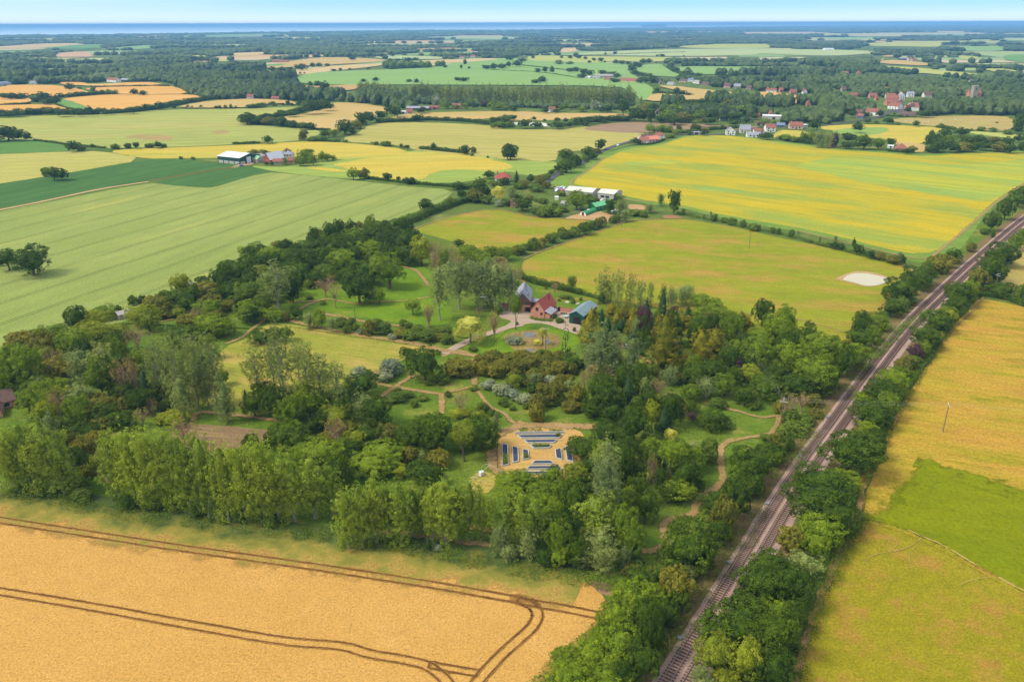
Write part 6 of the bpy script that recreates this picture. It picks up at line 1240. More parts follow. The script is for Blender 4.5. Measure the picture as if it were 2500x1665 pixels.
# farm with the white roofed barn
e, Lx, D = building('barn', 'barn', 'large dark green barn with white roof and open bays', 'U 100,330 520,375', 24, 5.6, 8.2, m_green, m_wroof, axis='x', over=.4)
for k_ in range(4): link('bay', boxme('bay', Lx * (.03 + .245 * k_), Lx * (.235 + .245 * k_), -.06, .01, 0, 2.4, m_conc), e)
link('door', boxme('door', Lx - .01, Lx + .07, 8.0, 13.0, 0, 5.4, m_wroof), e); link('bay', boxme('bay', Lx - .01, Lx + .06, .8, 6.0, 0, 2.4, m_conc), e); link('bay', boxme('bay', Lx - .01, Lx + .06, 15, 22, 0, 2.4, m_conc), e)
FB = [('long_shed', 'shed', 'long grey roofed shed behind the pale green one at the farm', 'U 800,330 1010,260', 8, 3, 5, m_stone, m_groof, 'x'), ('small_shed', 'shed', 'small shed with pale green roof facing the farm track', 'U 850,345 985,330', 9, 3.2, 5.6, m_stone, m_lgreen, 'y'),
 ('red_shed', 'barn', 'red-ended barn with steep pale blue-white roof', 'U 985,345 1100,360', 16, 3.6, 9.0, m_rtile, m_wroof, 'y'), ('white_shed', 'shed', 'white roofed lean building beside the red-ended barn', 'U 1100,345 1230,330', 9, 3.2, 5.6, m_white, m_wroof, 'x'),
 ('stable', 'building', 'low red roofed stable row in front of the farmhouse', 'U 1150,372 1330,370', 6, 2.6, 4.6, m_stone, m_red, 'x'), ('stable', 'building', 'red roofed outbuilding right of the farmyard tree', 'U 1440,352 1570,350', 7, 2.6, 4.8, m_brick, m_red, 'x'),
 ('farmhouse', 'house', 'farmhouse with slate roof and two tall brick chimneys', 'U 1350,290 1525,290', 8, 5.4, 8.0, m_cream, m_slate, 'x'), ('cottage', 'house', 'white gabled house left of the slate farmhouse', 'U 1255,290 1345,290', 8, 4.6, 7.6, m_white, m_paleroof, 'y')]
for nm, ct, lb, bs, dp, hw_, hr_, wm_, rm_, ax in FB:
    building(nm, ct, lb, bs, dp, hw_, hr_, wm_, rm_, axis=ax, chim=((.12, .5, 1.6), (.45, .5, 1.6)) if nm == 'farmhouse' else (), win=((.2, 3.4, 1, 1.3), (.5, 3.4, 1, 1.3), (.8, 3.4, 1, 1.3), (.2, .9, 1, 1.3), (.8, .9, 1, 1.3)) if nm in ('farmhouse',) else ((.5, 1.0, 1.2, 1.1),), hip=(nm == 'farmhouse'))
sheet('farmyard', 'U 560,345 700,290 790,285 800,330 760,370 600,395 450,430 300,440 430,400', crop('farmyard dust', S(228, 196, 150), S(215, 180, 135), big=12, mid=3), layer=3, excl=False)
# garden centre sheds and the green nissen hut
e, Lx, D = building('market_shed', 'shed', 'long pale roofed shed behind the round tree, left part', 'R 470,400 1240,470', 16, 4.0, 5.6, m_conc, m_paleroof, axis='x')
e, Lx, D = building('market_shed', 'shed', 'long pale roofed shed with grey end wall, right part', 'R 1400,470 1860,520', 15, 4.0, 5.4, m_conc, m_paleroof, axis='x', win=((.3, 1.0, 3, 1.6), (.6, 1.0, 3, 1.6)))
a, b = GR('R', 890, 950), GR('R', 1068, 975); t = b - a; rz = math.atan2(t.y, t.x); Rn = t.length / 2; e = empty('nissen_hut', a + t / 2, rz); tag(e, 'round-topped green hut with white end and dark red door', 'hut')
m_ng = plain('bright green corrugated iron', S(62, 150, 92, .8), rough=.6); an = np.linspace(0, math.pi, 17); Ln = 15
Vn = [(math.cos(q) * Rn, y, math.sin(q) * Rn * .98 + .3) for y in (0, Ln) for q in an]; Fn = [(i, i + 1, i + 18, i + 17) for i in range(16)]
link('shell', bmmesh('shell', Vn, Fn, m_ng), e); Ve = [(math.cos(q) * Rn, -.03, math.sin(q) * Rn * .98 + .3) for q in an] + [(-Rn, -.03, 0), (Rn, -.03, 0)]
link('end_wall', bmmesh('end_wall', Ve, [tuple(range(17)) + (17, 18)], m_white), e); link('door', boxme('door', -.8, .8, -.10, -.035, 0, 2.2, plain('dark red paint', S(140, 62, 62))), e)
link('rooflight', boxme('rooflight', -1.0, .6, 6.5, 8.2, Rn + .22, Rn + .34, m_wroof), e)
e, Lx, D = building('green_hall', 'hall', 'bright green hall with pale green roof behind the round-topped hut', 'R 1130,800 1345,845', 17, 3.0, 4.9, plain('emerald sheet', S(48, 135, 78, .8)), plain('pale emerald roof', S(120, 195, 140, .8)), axis='y', wside=((.2, 1.2, 1, .8), (.4, 1.2, 1, .8), (.6, 1.2, 1, .8)), win=((.5, 1.2, 1, .8),))
def simple_fence(s, lab, h=1.3, mat=None, n=None, name='timber_fence'):
    P = gpts(s); e = empty(name, P[0]); tag(e, lab, 'fence'); o0 = P[0]; P = resample(P, 2.4)
    parts = []
    for p in P: V, F = boxV(.12, .12, h, tuple(p - o0)); link('post', mesh_np('post', V, F, mat or m_dwood), e)
    rl = []
    for i in range(len(P) - 1):
        for z in (.45, .9): rl.append(tube(tuple(P[i] - o0 + Vector((0, 0, z * h))), tuple(P[i + 1] - o0 + Vector((0, 0, z * h))), .05, .05, 4))
    V, F = join(rl); link('rails', mesh_np('rails', V, F, mat or m_dwood), e)
simple_fence('R 420,1010 600,950 760,900 900,860', 'grey post fence running up to the round-topped green hut', 1.6, m_groof)
simple_fence('K 240,262 330,250 400,252 480,270 540,285', 'thin paddock fence around the orchard left of the sheds', 1.2)
simple_fence('S 155,580 153,700 152,850 152,1000 152,1180', 'low rail fence beside the broad path at the raised beds', .9)
building('small_shed', 'shed', 'small grey dome-roofed shed below the paddock', 'R 350,690 460,700', 3.5, 2.0, 3.2, m_stone, m_groof, axis='x'); building('field_shelter', 'shelter', 'small white box shelter standing in the paddock', 'R 175,520 275,520', 2.6, 2.0, 2.5, m_white, m_white, axis='x', over=.1)
building('cottage', 'cottage', 'small cottage with brown roof and white porch at the pasture corner', 'K 165,385 225,385', 7, 2.6, 5.0, m_brick, m_brown, axis='y', win=((.5, .9, 1, 1.2),))
building('red_bungalow', 'house', 'red roofed house hidden among trees above the garden centre', 'K 30,165 165,165', 9, 3.0, 6.6, m_white, m_rtile, axis='x', chim=((.15, .5, 1.2), (.65, .5, 1.2)), hip=True, win=((.3, 1, 1.2, 1.2), (.7, 1, 1.2, 1.2)))
# cars
m_tyre = plain('tyre rubber', (.02, .02, .02, 1)); m_rim = plain('wheel rim', (.35, .35, .36, 1), rough=.4)
PAINT = {k: plain(k + ' car paint', c, rough=.35, spec=.5, var=.03) for k, c in dict(white=(.68, .68, .68, 1), silver=(.40, .41, .43, 1), red=(.42, .04, .05, 1), blue=(.05, .12, .30, 1), black=(.02, .02, .025, 1), paleblue=(.35, .50, .62, 1), grey=(.16, .17, .19, 1)).items()}
prof = [(-2.1, .35), (-2.15, .75), (-1.9, .95), (-1.2, 1.0), (-.7, 1.42), (.7, 1.45), (1.35, 1.0), (2.0, .88), (2.15, .6), (2.1, .35)]
def car(p, rz, col, label, group=None):
    e = empty('parked_car', p, rz); tag(e, label, 'car', group); n = len(prof)
    V = [(x, s_ * (.86 if z < 1.1 else .66), z) for s_ in (-1, 1) for x, z in prof]; F = [tuple(range(n)), tuple(range(n, 2 * n))] + [(i, (i + 1) % n, n + (i + 1) % n, n + i) for i in range(n)]
    link('body', bmmesh('body', V, F, PAINT[col]), e)
    V = [(-1.15, s_ * .80, 1.02) for s_ in (-1, 1)]
    g = [(-1.12, 1.03), (-.72, 1.36), (.68, 1.38), (1.25, 1.03)]
    for s_ in (-1, 1): link('window', bmmesh('window', [(x, s_ * (.875 if z < 1.1 else .715), z) for x, z in g], [(0, 1, 2, 3)], m_glass), e)
    link('windscreen', bmmesh('windscreen', [(.76, -.6, 1.45), (.76, .6, 1.45), (1.36, .72, 1.03), (1.36, -.72, 1.03)], [(0, 1, 2, 3)], m_glass), e)
    for x in (-1.35, 1.35):
        for y in (-.8, .8):
            V, F = tube((x, y - .1, .33), (x, y + .1, .33), .33, .33, 10); w = link('wheel', mesh_np('wheel', V, F, m_tyre), e)
            bm = bmesh.new(); bmesh.ops.create_circle(bm, cap_ends=True, radius=.2, segments=10, matrix=Matrix.Translation((x, y + (.11 if y > 0 else -.11), .33)) @ Matrix.Rotation(math.pi / 2, 4, 'X')); me = bpy.data.meshes.new('rim'); bm.to_mesh(me); bm.free(); me.materials.append(m_rim); link('rim', me, w)
    return e
car(GR('O', 1120, 1147, 0), 0.9, 'white', 'white car driving on the open road below the pink roofed cottages')
car(GR('C', 1712, 895), -.6, 'silver', 'silver car under the dark trees beside the evergreen clump')
cl = [('red', 200, 150), ('paleblue', 240, 180), ('white', 290, 170), ('white', 400, 145), ('white', 445, 170), ('white', 250, 215), ('paleblue', 310, 205), ('red', 345, 235), ('red', 385, 245), ('silver', 420, 215), ('silver', 480, 230), ('grey', 270, 250), ('white', 400, 285), ('white', 225, 245), ('silver', 510, 245), ('blue', 340, 180)]
cw = ['farthest back corner', 'beside the farthest red one', 'back row', 'back row next to the shed', 'last before the shed roof', 'front left', 'middle of the crush', 'middle, left of its red neighbour', 'middle, right of its red neighbour', 'third row', 'by the pale shed', 'front, dark one', 'nearest the shed wall', 'front corner by the hedge', 'tucked against the shed', 'in the middle']
for (c_, x_, y_), w_ in zip(cl, cw): car(GR('R', x_, y_ + 25), random.uniform(0, 3.1), c_, f'{c_.replace("paleblue", "pale blue")} car in the crowded lot, {w_}', 'cars crowded beside the pale sheds')
car(GR('R', 940, 790), 1.0, 'grey', 'dark car parked under the round tree by the green hut'); car(GR('R', 1560, 545), .4, 'white', 'white car between the pale shed and the green hall'); car(GR('R', 1890, 850), .5, 'white', 'white car behind the two trees right of the green hall')
car(GR('U', 550, 408), .1, 'blue', 'dark blue car on the farm track below the barn'); car(GR('U', 480, 372), .3, 'silver', 'silver car beside the first bay of the barn'); car(GR('W', 915, 290), .3, 'white', 'white van-like car at the roadside lay-by left of the white house')
# village and scattered houses
VH = [ # name, label, base, depth, wall h, ridge h, wall, roof, axis, chimneys
 ('cottage', 'white cottage at the left end of the pink roofed row', 'W 150,418 255,422', 9, 3, 6.5, m_white, m_red, 'x', 1), ('cottage', 'pink roofed cottage in the middle of the roadside row', 'W 262,405 410,395', 8, 3, 6, m_pink, plain('pink tiles', S(225, 140, 120, .8)), 'x', 1),
 ('house', 'cream house with orange hipped roof at the back of the row', 'W 345,368 470,370', 9, 4.4, 7.6, m_cream, m_red, 'h', 1), ('bungalow', 'brown roofed bungalow behind the pink row', 'W 200,375 330,362', 8, 2.6, 5.4, m_white, m_brown, 'x', 0),
 ('shed', 'long grey tarpaulin roofed shed by the road', 'W 810,305 935,305', 6, 2.2, 3.2, m_conc, m_slate, 'x', 0), ('house', 'white gabled house with dark roof by the yellow field', 'W 1240,310 1355,312', 9, 4.5, 8, m_white, m_slate, 'y', 1),
 ('house', 'pale yellow chalet house with solar panels', 'W 1410,282 1545,285', 10, 3.6, 8.4, m_cream, m_slate, 'x', 0), ('bungalow', 'long grey roofed bungalow before a red roofed house', 'W 1505,338 1675,340', 9, 2.6, 5.2, m_white, m_slate, 'x', 0),
 ('house', 'white house with red roof right behind the long bungalow', 'W 1590,305 1680,306', 8, 4, 6.4, m_white, m_rtile, 'x', 1), ('house', 'white house with red roof and white gable by the yellow corner', 'W 1740,272 1860,272', 10, 4.6, 8.4, m_white, m_red, 'x', 1),
 ('bungalow', 'blue grey bungalow in the trees', 'W 1870,215 1975,218', 8, 2.8, 5.2, m_bluegrey, m_bluegrey, 'x', 0), ('house', 'pinkish house with dark red roof above the small yellow field', 'W 2035,232 2200,235', 11, 3.6, 7.4, m_pink, m_rtile, 'x', 1),
 ('bungalow', 'flat white extension behind the dark red roof', 'W 2200,215 2260,210', 6, 2.8, 3.2, m_white, m_wroof, 'x', 0), ('hall', 'long white roofed industrial hall behind a dark hedge', 'W 1690,108 1985,120', 14, 4, 5, m_conc, m_wroof, 'x', 0),
 ('house', 'orange roofed house rising behind the white hall', 'W 1780,92 1840,92', 8, 5, 8, m_brick, m_red, 'y', 1), ('house', 'long orange roof left of the white hall', 'W 1560,98 1670,98', 8, 3, 5.8, m_brick, m_red, 'x', 0), ('shed', 'brown roofed shed in the small paddock', 'W 1610,190 1690,192', 8, 2.4, 4.4, m_stone, m_brown, 'x', 0),
 ('caravan', 'white caravan at the far side of the ploughed field', 'W 955,122 1010,122', 3, 2.2, 2.6, m_white, m_white, 'x', 0), ('caravan', 'second white caravan nearer the hedge', 'W 1160,128 1200,128', 3, 2.2, 2.6, m_white, m_white, 'x', 0), ('caravan', 'white caravan beside a pale path', 'W 1240,130 1270,130', 3, 2.2, 2.6, m_white, m_white, 'x', 0),
 ('house', 'pink house half hidden by the road wood', 'W 365,55 400,55', 8, 5, 8, m_pink, m_brown, 'y', 0),
 ('terrace', 'white fronted terrace at the foot of the village street', 'V 1070,478 1270,500', 9, 4.4, 8.6, m_white, m_red, 'x', 3), ('terrace', 'red roofed terrace with many dormers, second row of the street', 'V 1060,420 1270,420', 12, 5, 9.0, m_brick, m_red, 'x', 3),
 ('terrace', 'red roofed terrace, third row up the village street', 'V 1050,345 1290,350', 14, 5, 9.5, m_brick, m_rtile, 'x', 2), ('house', 'long white walled range at the top of the street', 'V 1040,285 1230,288', 9, 4, 8, m_white, m_red, 'x', 1), ('house', 'white gable house closing the view up the street', 'V 1265,265 1375,270', 10, 5, 9.5, m_white, m_brown, 'y', 1),
 ('house', 'big white house where the street bends', 'V 1300,325 1400,325', 9, 6, 9.5, m_white, m_slate, 'x', 0), ('house', 'white house glimpsed behind a round tree at the street top', 'V 1450,260 1580,262', 9, 5, 8.6, m_white, m_slate, 'x', 1), ('house', 'red brick row on the right side of the street', 'V 1375,520 1420,525', 18, 4.6, 8.0, m_pink, m_red, 'y', 1),
 ('house', 'white gabled house with dark red side roof right of the street', 'V 1440,470 1520,520', 10, 5, 9.5, m_white, m_rtile, 'y', 1), ('house', 'tall reddish house right of the white gable', 'V 1525,520 1590,520', 8, 5, 9.5, m_pink, m_brown, 'x', 1), ('house', 'orange roofed white house facing the sheep pasture', 'V 640,600 915,618', 10, 4.4, 8.4, m_white, m_red, 'x', 3),
 ('house', 'brown roofed house left of the orange roofed one', 'V 455,600 590,605', 9, 3.6, 7, m_brick, m_brown, 'x', 0), ('house', 'small purple-blue fronted house by the road bend', 'V 470,660 590,670', 7, 3, 5.5, m_bluegrey, m_rtile, 'x', 0), ('barn', 'long low barn with purple brown roof by the green', 'V 1300,635 1600,650', 10, 3, 6.4, m_stone, m_brown, 'x', 0),
 ('house', 'orange roof deep in the trees left of the village', 'V 385,262 505,262', 9, 3.6, 7.2, m_brick, m_red, 'x', 1), ('house', 'long orange roof beside the small green paddock', 'V 735,275 870,275', 9, 3.6, 7.5, m_brick, m_red, 'x', 0), ('house', 'steep brown roof among trees left of the terraces', 'V 850,325 900,325', 8, 4, 8, m_brick, m_red, 'y', 0),
 ('house', 'grey pink roofed house alone in the trees right of the village', 'V 1775,262 1925,262', 10, 4, 8, m_cream, m_brown, 'x', 2), ('house', 'mauve roof far left in the village trees', 'V 200,150 285,150', 9, 4, 8, m_stone, m_brown, 'x', 1),
 ('farmhouse', 'red bungalow on its own by the big yellow field', 'P 1215,1195 1320,1200', 12, 2.8, 6.8, m_brick, m_rtile, 'h', 1), ('house', 'brown roof behind the copper tree at the field edge', 'P 640,1160 700,1160', 8, 2.4, 4.6, m_brick, m_brown, 'x', 0),
 ('bungalow', 'white bungalow where the yellow field begins', 'P -20,1060 35,1065', 8, 2.8, 5.5, m_white, m_brown, 'x', 0), ('greenhouse', 'low white greenhouse beside the red bungalow', 'P 1150,1168 1200,1170', 5, 2.2, 2.8, m_wframe, m_wroof, 'x', 0),
 ('church', 'red roofed hall beside the church tower', 'P 1870,715 1975,715', 12, 5, 11, m_brick, m_rtile, 'x', 0), ('house', 'cream villa far off beside a dark roof', 'P 1330,395 1360,395', 10, 6, 10, m_cream, m_red, 'x', 0), ('barn', 'dark blue roofed barn beside the far cream villa', 'P 1255,388 1325,388', 12, 4, 8, m_dwood, m_slate, 'x', 0), ('house', 'orange house right of the far cream villa', 'P 1365,398 1410,398', 10, 4, 8, m_pink, m_red, 'x', 0),
 ('house', 'orange roof beside a round tree past the green field', 'P 735,520 790,522', 12, 4, 8, m_brick, m_red, 'x', 0), ('house', 'steep red gable by the pale green slope', 'P 880,522 915,522', 12, 4, 9, m_brick, m_red, 'y', 0), ('hall', 'big white roofed hall among far green fields', 'P 595,305 675,305', 40, 7, 9, m_white, m_wroof, 'x', 0), ('cottage', 'white cottage on the far edge of the sheep pasture wood', 'P 1880,590 1900,590', 8, 4, 7, m_white, m_brown, 'y', 0),
 ('house', 'orange roof in trees before the left apricot village field', 'P 80,672 110,672', 9, 4, 8, m_brick, m_red, 'y', 1), ('house', 'second orange roof along the wooded village lane', 'P 195,672 225,672', 9, 4, 7, m_brick, m_red, 'x', 0), ('house', 'third orange roof along the wooded village lane', 'P 290,692 345,692', 9, 4, 8, m_brick, m_red, 'x', 1), ('house', 'white gabled house ending the wooded village lane', 'P 400,690 435,690', 9, 4, 8, m_white, m_red, 'y', 1), ('house', 'small orange gable above the dense wood', 'P 435,800 465,800', 8, 4, 8, m_brick, m_red, 'y', 0),
 ('barn', 'long orange roofed barns by the green field, nearer row', 'X 530,190 715,200', 16, 4, 8, m_brick, m_red, 'x', 0), ('barn', 'row of grey curved farm sheds above the poplars', 'X 250,150 490,150', 24, 5, 8, m_stone, m_groof, 'x', 0), ('shed', 'small white shed left of the grey curved sheds', 'X 140,158 185,160', 10, 4, 6, m_white, m_wroof, 'x', 0), ('shed', 'lower grey shed joined to the curved ones', 'X 185,158 300,162', 14, 3, 5, m_stone, m_groof, 'x', 0), ('house', 'orange farmhouse between grey sheds and orange barns', 'X 345,175 425,178', 10, 3, 6, m_stone, m_red, 'x', 0),
 ('house', 'brown gabled house at the left end of the far hamlet', 'X 985,215 1025,215', 10, 4, 8, m_stone, m_brown, 'y', 0), ('house', 'white low house in the far hamlet', 'X 1075,222 1140,226', 10, 3, 5, m_white, m_slate, 'x', 0), ('house', 'pinkish bungalow row in the far hamlet', 'X 1215,195 1290,198', 10, 3, 6, m_pink, m_brown, 'x', 0), ('house', 'white house with blue roof in the far hamlet', 'X 1310,190 1375,192', 10, 4, 7, m_white, m_bluegrey, 'x', 0), ('house', 'white walled row right of the blue roof', 'X 1375,205 1440,215', 10, 3, 6, m_white, m_groof, 'x', 0), ('house', 'long tan roofed house in the far hamlet', 'X 1465,235 1545,238', 10, 3, 7, m_stone, m_brown, 'x', 0), ('house', 'pink gabled house before the apricot field', 'X 1725,262 1795,264', 10, 4, 9, m_pink, m_brown, 'x', 1), ('house', 'grey roofed pair right of the pink gable', 'X 1840,265 1920,267', 10, 4, 8, m_stone, m_slate, 'x', 1), ('house', 'brown roofed pair last in the hamlet row', 'X 1980,285 2040,287', 10, 4, 8, m_stone, m_brown, 'x', 0), ('house', 'white cottages with orange roofs by the copper tree', 'X 2220,315 2330,318', 9, 4, 7, m_white, m_red, 'x', 0),
 ('house', 'red roofed house with white end in the trees right of poplars', 'Y 680,122 775,122', 9, 3.4, 7, m_brick, m_rtile, 'x', 1), ('barn', 'long orange roofed range by the tan strip', 'Y 420,135 530,130', 8, 3, 5.4, m_brick, m_red, 'x', 0), ('barn', 'long dark grey roof beside the tan strip', 'Y 150,142 410,145', 10, 3, 5.4, m_dwood, m_slate, 'x', 0), ('house', 'small red roofed house left of the dark grey roof', 'Y 160,182 228,180', 7, 3, 6, m_pink, m_rtile, 'x', 0), ('shed', 'white low shed at the wood corner by the tan strip', 'Y 78,182 150,180', 7, 2.6, 3.4, m_white, m_wroof, 'x', 0),
 ('cottage', 'white cottage with orange roof at the foot of the poplar wall', 'Y 1800,165 1870,163', 8, 4, 7, m_white, m_red, 'x', 1),
 ('farmhouse', 'red and white farmhouse above the apricot fields', 'M 945,582 1025,588', 12, 5, 9, m_white, m_rtile, 'x', 1), ('barn', 'dark roofed barn right of the red and white farmhouse', 'M 1060,582 1195,585', 14, 4, 7, m_dwood, m_slate, 'x', 0), ('barn', 'long blue-grey barn at the left picture edge', 'M -10,625 105,612', 18, 5, 8, m_conc, m_bluegrey, 'x', 0), ('house', 'small white house left of the top apricot fields', 'M 265,605 310,605', 8, 3.6, 6.6, m_white, m_slate, 'x', 0),
 ('cottage', 'white cottage with red roof by the wood corner', 'M 2183,738 2235,738', 8, 4, 8, m_white, m_rtile, 'x', 0), ('house', 'orange roofed far farm with pale front, left of two', 'N 235,412 280,412', 14, 5, 10, m_brick, m_red, 'x', 0), ('house', 'orange roofed far farm, right of two', 'N 290,412 370,412', 14, 4, 8, m_brick, m_red, 'x', 0), ('house', 'red roofed cottage by the tan hedge corner', 'N 225,745 330,745', 8, 3, 6, m_brick, m_rtile, 'x', 0),
 ('house', 'cluster of white far houses by the green field, left', 'N 1890,378 1930,378', 14, 5, 9, m_white, m_red, 'x', 0), ('house', 'cluster of white far houses by the green field, right', 'N 1985,366 2025,366', 14, 5, 9, m_white, m_red, 'x', 0)]
for nm, lb, bs, dp, hw_, hr_, wm_, rm_, ax, nc in VH:
    if rm_ is m_rtile: rm_ = m_red
    wn = ((.25, 1.0, 1.2, 1.3), (.75, 1.0, 1.2, 1.3)) + (((.25, 3.3, 1.2, 1.1), (.75, 3.3, 1.2, 1.1)) if hw_ >= 4.4 else ())
    if nm in ('shed', 'hall', 'caravan', 'greenhouse', 'barn'): wn = ((.5, 1.0, 1.6, .9),)
    ch = {0: (), 1: ((.15, .5, 1.1),), 2: ((.12, .5, 1.1), (.88, .5, 1.1)), 3: ((.08, .5, 1.2), (.5, .5, 1.2), (.92, .5, 1.2))}[nc]
    building(nm, nm if nm != 'terrace' else 'terraced houses', lb, bs, dp, hw_, hr_, wm_, rm_, axis='y' if ax == 'y' else 'x', hip=(ax == 'h'), chim=ch, win=wn, over=.3, door=(.5, 1.1, 2.1, m_dkf) if nm not in ('barn', 'shed', 'hall') else (.5, 3.4, 2.8, m_dkf))
# church tower
p = GR('P', 1920, 722); e = empty('church_tower', p); tag(e, 'square flint church tower standing among trees right of the village', 'church tower')
link('shaft', boxme('shaft', -4, 4, 0, 8, 0, 17, m_stone), e); link('parapet', boxme('parapet', -4.3, 4.3, -.3, 8.3, 17.01, 18.2, m_stone), e); link('belfry_window', boxme('belfry_window', -.8, .8, -.1, .01, 12, 14.5, m_black), e)
# power station on the coast
p = G(1597, 69.5); s_ = p.length / 1000.0
m_ps = plain('pale blue cladding', (.30, .42, .58, 1)); e = empty('power_station', p); tag(e, 'large square power station on the far coast', 'power station')
link('reactor_hall', boxme('reactor_hall', -14 * s_, 14 * s_ - 2, 0, 60, 0, 68, plain('dark cladding', (.12, .20, .30, 1))), e); link('base_block', boxme('base_block', -22 * s_, 26 * s_, -20, -.5, 0, 26, m_ps), e); link('side_block', boxme('side_block', -60 * s_ * .8, -23 * s_, -10, 40, 0, 22, m_ps), e); link('roof_block', boxme('roof_block', -12 * s_, 12 * s_, 8, 50, 68.1, 76, m_ps), e)
p = G(1484, 66.0); e = empty('container_ship', p); tag(e, 'tiny ship on the horizon left of the power station', 'ship'); k_ = p.length / 1944
V = [(-8 * k_, 0, 0), (8 * k_, 0, 0), (9 * k_, 0, 22), (-8.5 * k_, 0, 22), (-8 * k_, 60, 0), (8 * k_, 60, 0), (9 * k_, 60, 22), (-8.5 * k_, 60, 22)]
link('hull', bmmesh('hull', V, [(0, 1, 2, 3), (4, 5, 6, 7), (0, 1, 5, 4), (1, 2, 6, 5), (2, 3, 7, 6), (3, 0, 4, 7)], plain('far hull', (.18, .25, .36, 1))), e); link('superstructure', boxme('superstructure', -7 * k_, -4 * k_, 5, 50, 22.1, 52, plain('far white', (.5, .52, .56, 1))), e)
# ------------------------------------------------------------------ raised beds
m_bed = plain('silvery timber boards', S(205, 212, 208, .72)); m_mem = crop('black weed membrane', S(74, 78, 98), S(86, 90, 112), big=2, mid=.6, fine=.2, bump=.1)
sheet('garden_ground', 'S 60,360 330,230 600,150 760,150 800,230 1000,150 1500,120 2300,200 2400,500 2400,1000 2300,1300 1900,1500 1300,1450 600,1330 350,1310 150,1230 130,700 100,500', crop('parched garden grass', S(224, 182, 112), S(210, 165, 98), S(190, 175, 80), big=7, mid=1.5, fine=.4, thirdpos=.62), layer=2, excl=False, round_=2)
m_bp2 = LM['s']
def bed(s, label, h=.55, plants=None, top=.9):
    P = gpts(s, h); c = sum(P, Vector()) / len(P); c.z = 0; e = empty('raised_bed', c); tag(e, label, 'raised bed', 'raised beds of the garden'); n = len(P); w = .14
    inn = []
    for i in range(n):
        a, b, d = P[i - 1], P[i], P[(i + 1) % n]; u = (b - a).normalized(); v = (d - b).normalized(); bis = (v - u); bis = bis.normalized() if bis.length > 1e-6 else Vector((-u.y, u.x, 0))
        if bis.dot((c - b)) < 0: bis = -bis
        inn.append(b + bis * w * 1.5)
    for i in range(n):
        a, b, a2, b2 = P[i], P[(i + 1) % n], inn[i], inn[(i + 1) % n]
        V = [Vector((q.x, q.y, z)) - c for z in (0, h) for q in (a, b, b2, a2)]
        link('board', bmmesh('board', V, [(0, 1, 2, 3), (4, 5, 6, 7), (0, 1, 5, 4), (1, 2, 6, 5), (2, 3, 7, 6), (3, 0, 4, 7)], m_bed), e)
    link('membrane', bmmesh('membrane', [Vector((q.x, q.y, h * top)) - c for q in inn], [tuple(range(n))], m_mem), e)
    if plants:
        r = np.random.default_rng(len(label)); q = gpts(plants, h)
        K_ = 900; A = np.array([tuple(v - c) for v in q]); u = r.random((K_, 1)); v = r.random((K_, 1))
        Pp = (A[0] * (1 - u) + A[1] * u) * (1 - v) + (A[3] * (1 - u) + A[2] * u) * v; Pp[:, 2] = h + r.gamma(1.5, .18, K_)
        V, F = leafcards(Pp, np.tile((0, 0, 1.), (K_, 1)), np.full(K_, .22), r, 1.0); link('plants', mesh_np('plants', V, F, m_bp2, tint=np.repeat(r.random(K_), 4)), e)
bed('S 270,545 415,570 435,1070 268,1100', 'longest upright bed nearest the rail fence, half planted', plants='S 285,820 415,830 425,1060 280,1080')
bed('S 530,610 680,640 695,990 545,1018', 'plain black upright bed, second from the rail fence'); bed('S 795,680 945,705 960,915 800,945', 'shortest upright bed, third from the rail fence', plants='S 815,850 940,860 945,910 815,930')
bed('S 1620,690 1770,660 1808,940 1645,905', 'upright black bed right of the bare centre'); bed('S 1872,620 2010,590 2090,1000 1925,960', 'upright bed mostly hidden under the tree at the right')
bed('S 655,328 1805,302 1735,392 758,398', 'widest bed of the upper fan, at the back', plants='S 1640,335 1760,330 1730,370 1640,375'); bed('S 828,450 1682,440 1600,512 918,522', 'middle bed of the upper fan'); bed('S 980,575 1545,575 1468,645 1075,655', 'smallest front bed of the upper fan, full of plants', plants='S 1050,585 1480,585 1440,630 1100,635')
bed('S 1100,975 1512,970 1612,1048 1025,1055', 'smallest bed of the lower fan'); bed('S 970,1112 1700,1105 1800,1178 885,1188', 'middle bed of the lower fan'); bed('S 815,1250 1560,1245 1640,1325 775,1310', 'widest bed of the lower fan, partly under trees')
a, b = GR('S', 600, 325), GR('S', 1865, 305); t = b - a; e = empty('timber_bench', a, math.atan2(t.y, t.x)); tag(e, 'long silvery timber wall at the back of the upper fan of beds', 'timber wall')
link('face_board', boxme('face_board', 0, t.length, 0, .12, 0, .95, m_bed), e)
for x_ in (0.2, .5, .8): link('post', boxme('post', t.length * x_, t.length * x_ + .2, .122, .3, 0, 1.0, m_dwood), e)
hedge('S 740,250 1000,235 1300,225 1600,240 1780,262', .7, 1.2, 'rough planting behind the timber wall of the garden', 's', gaps=.35, group=None)
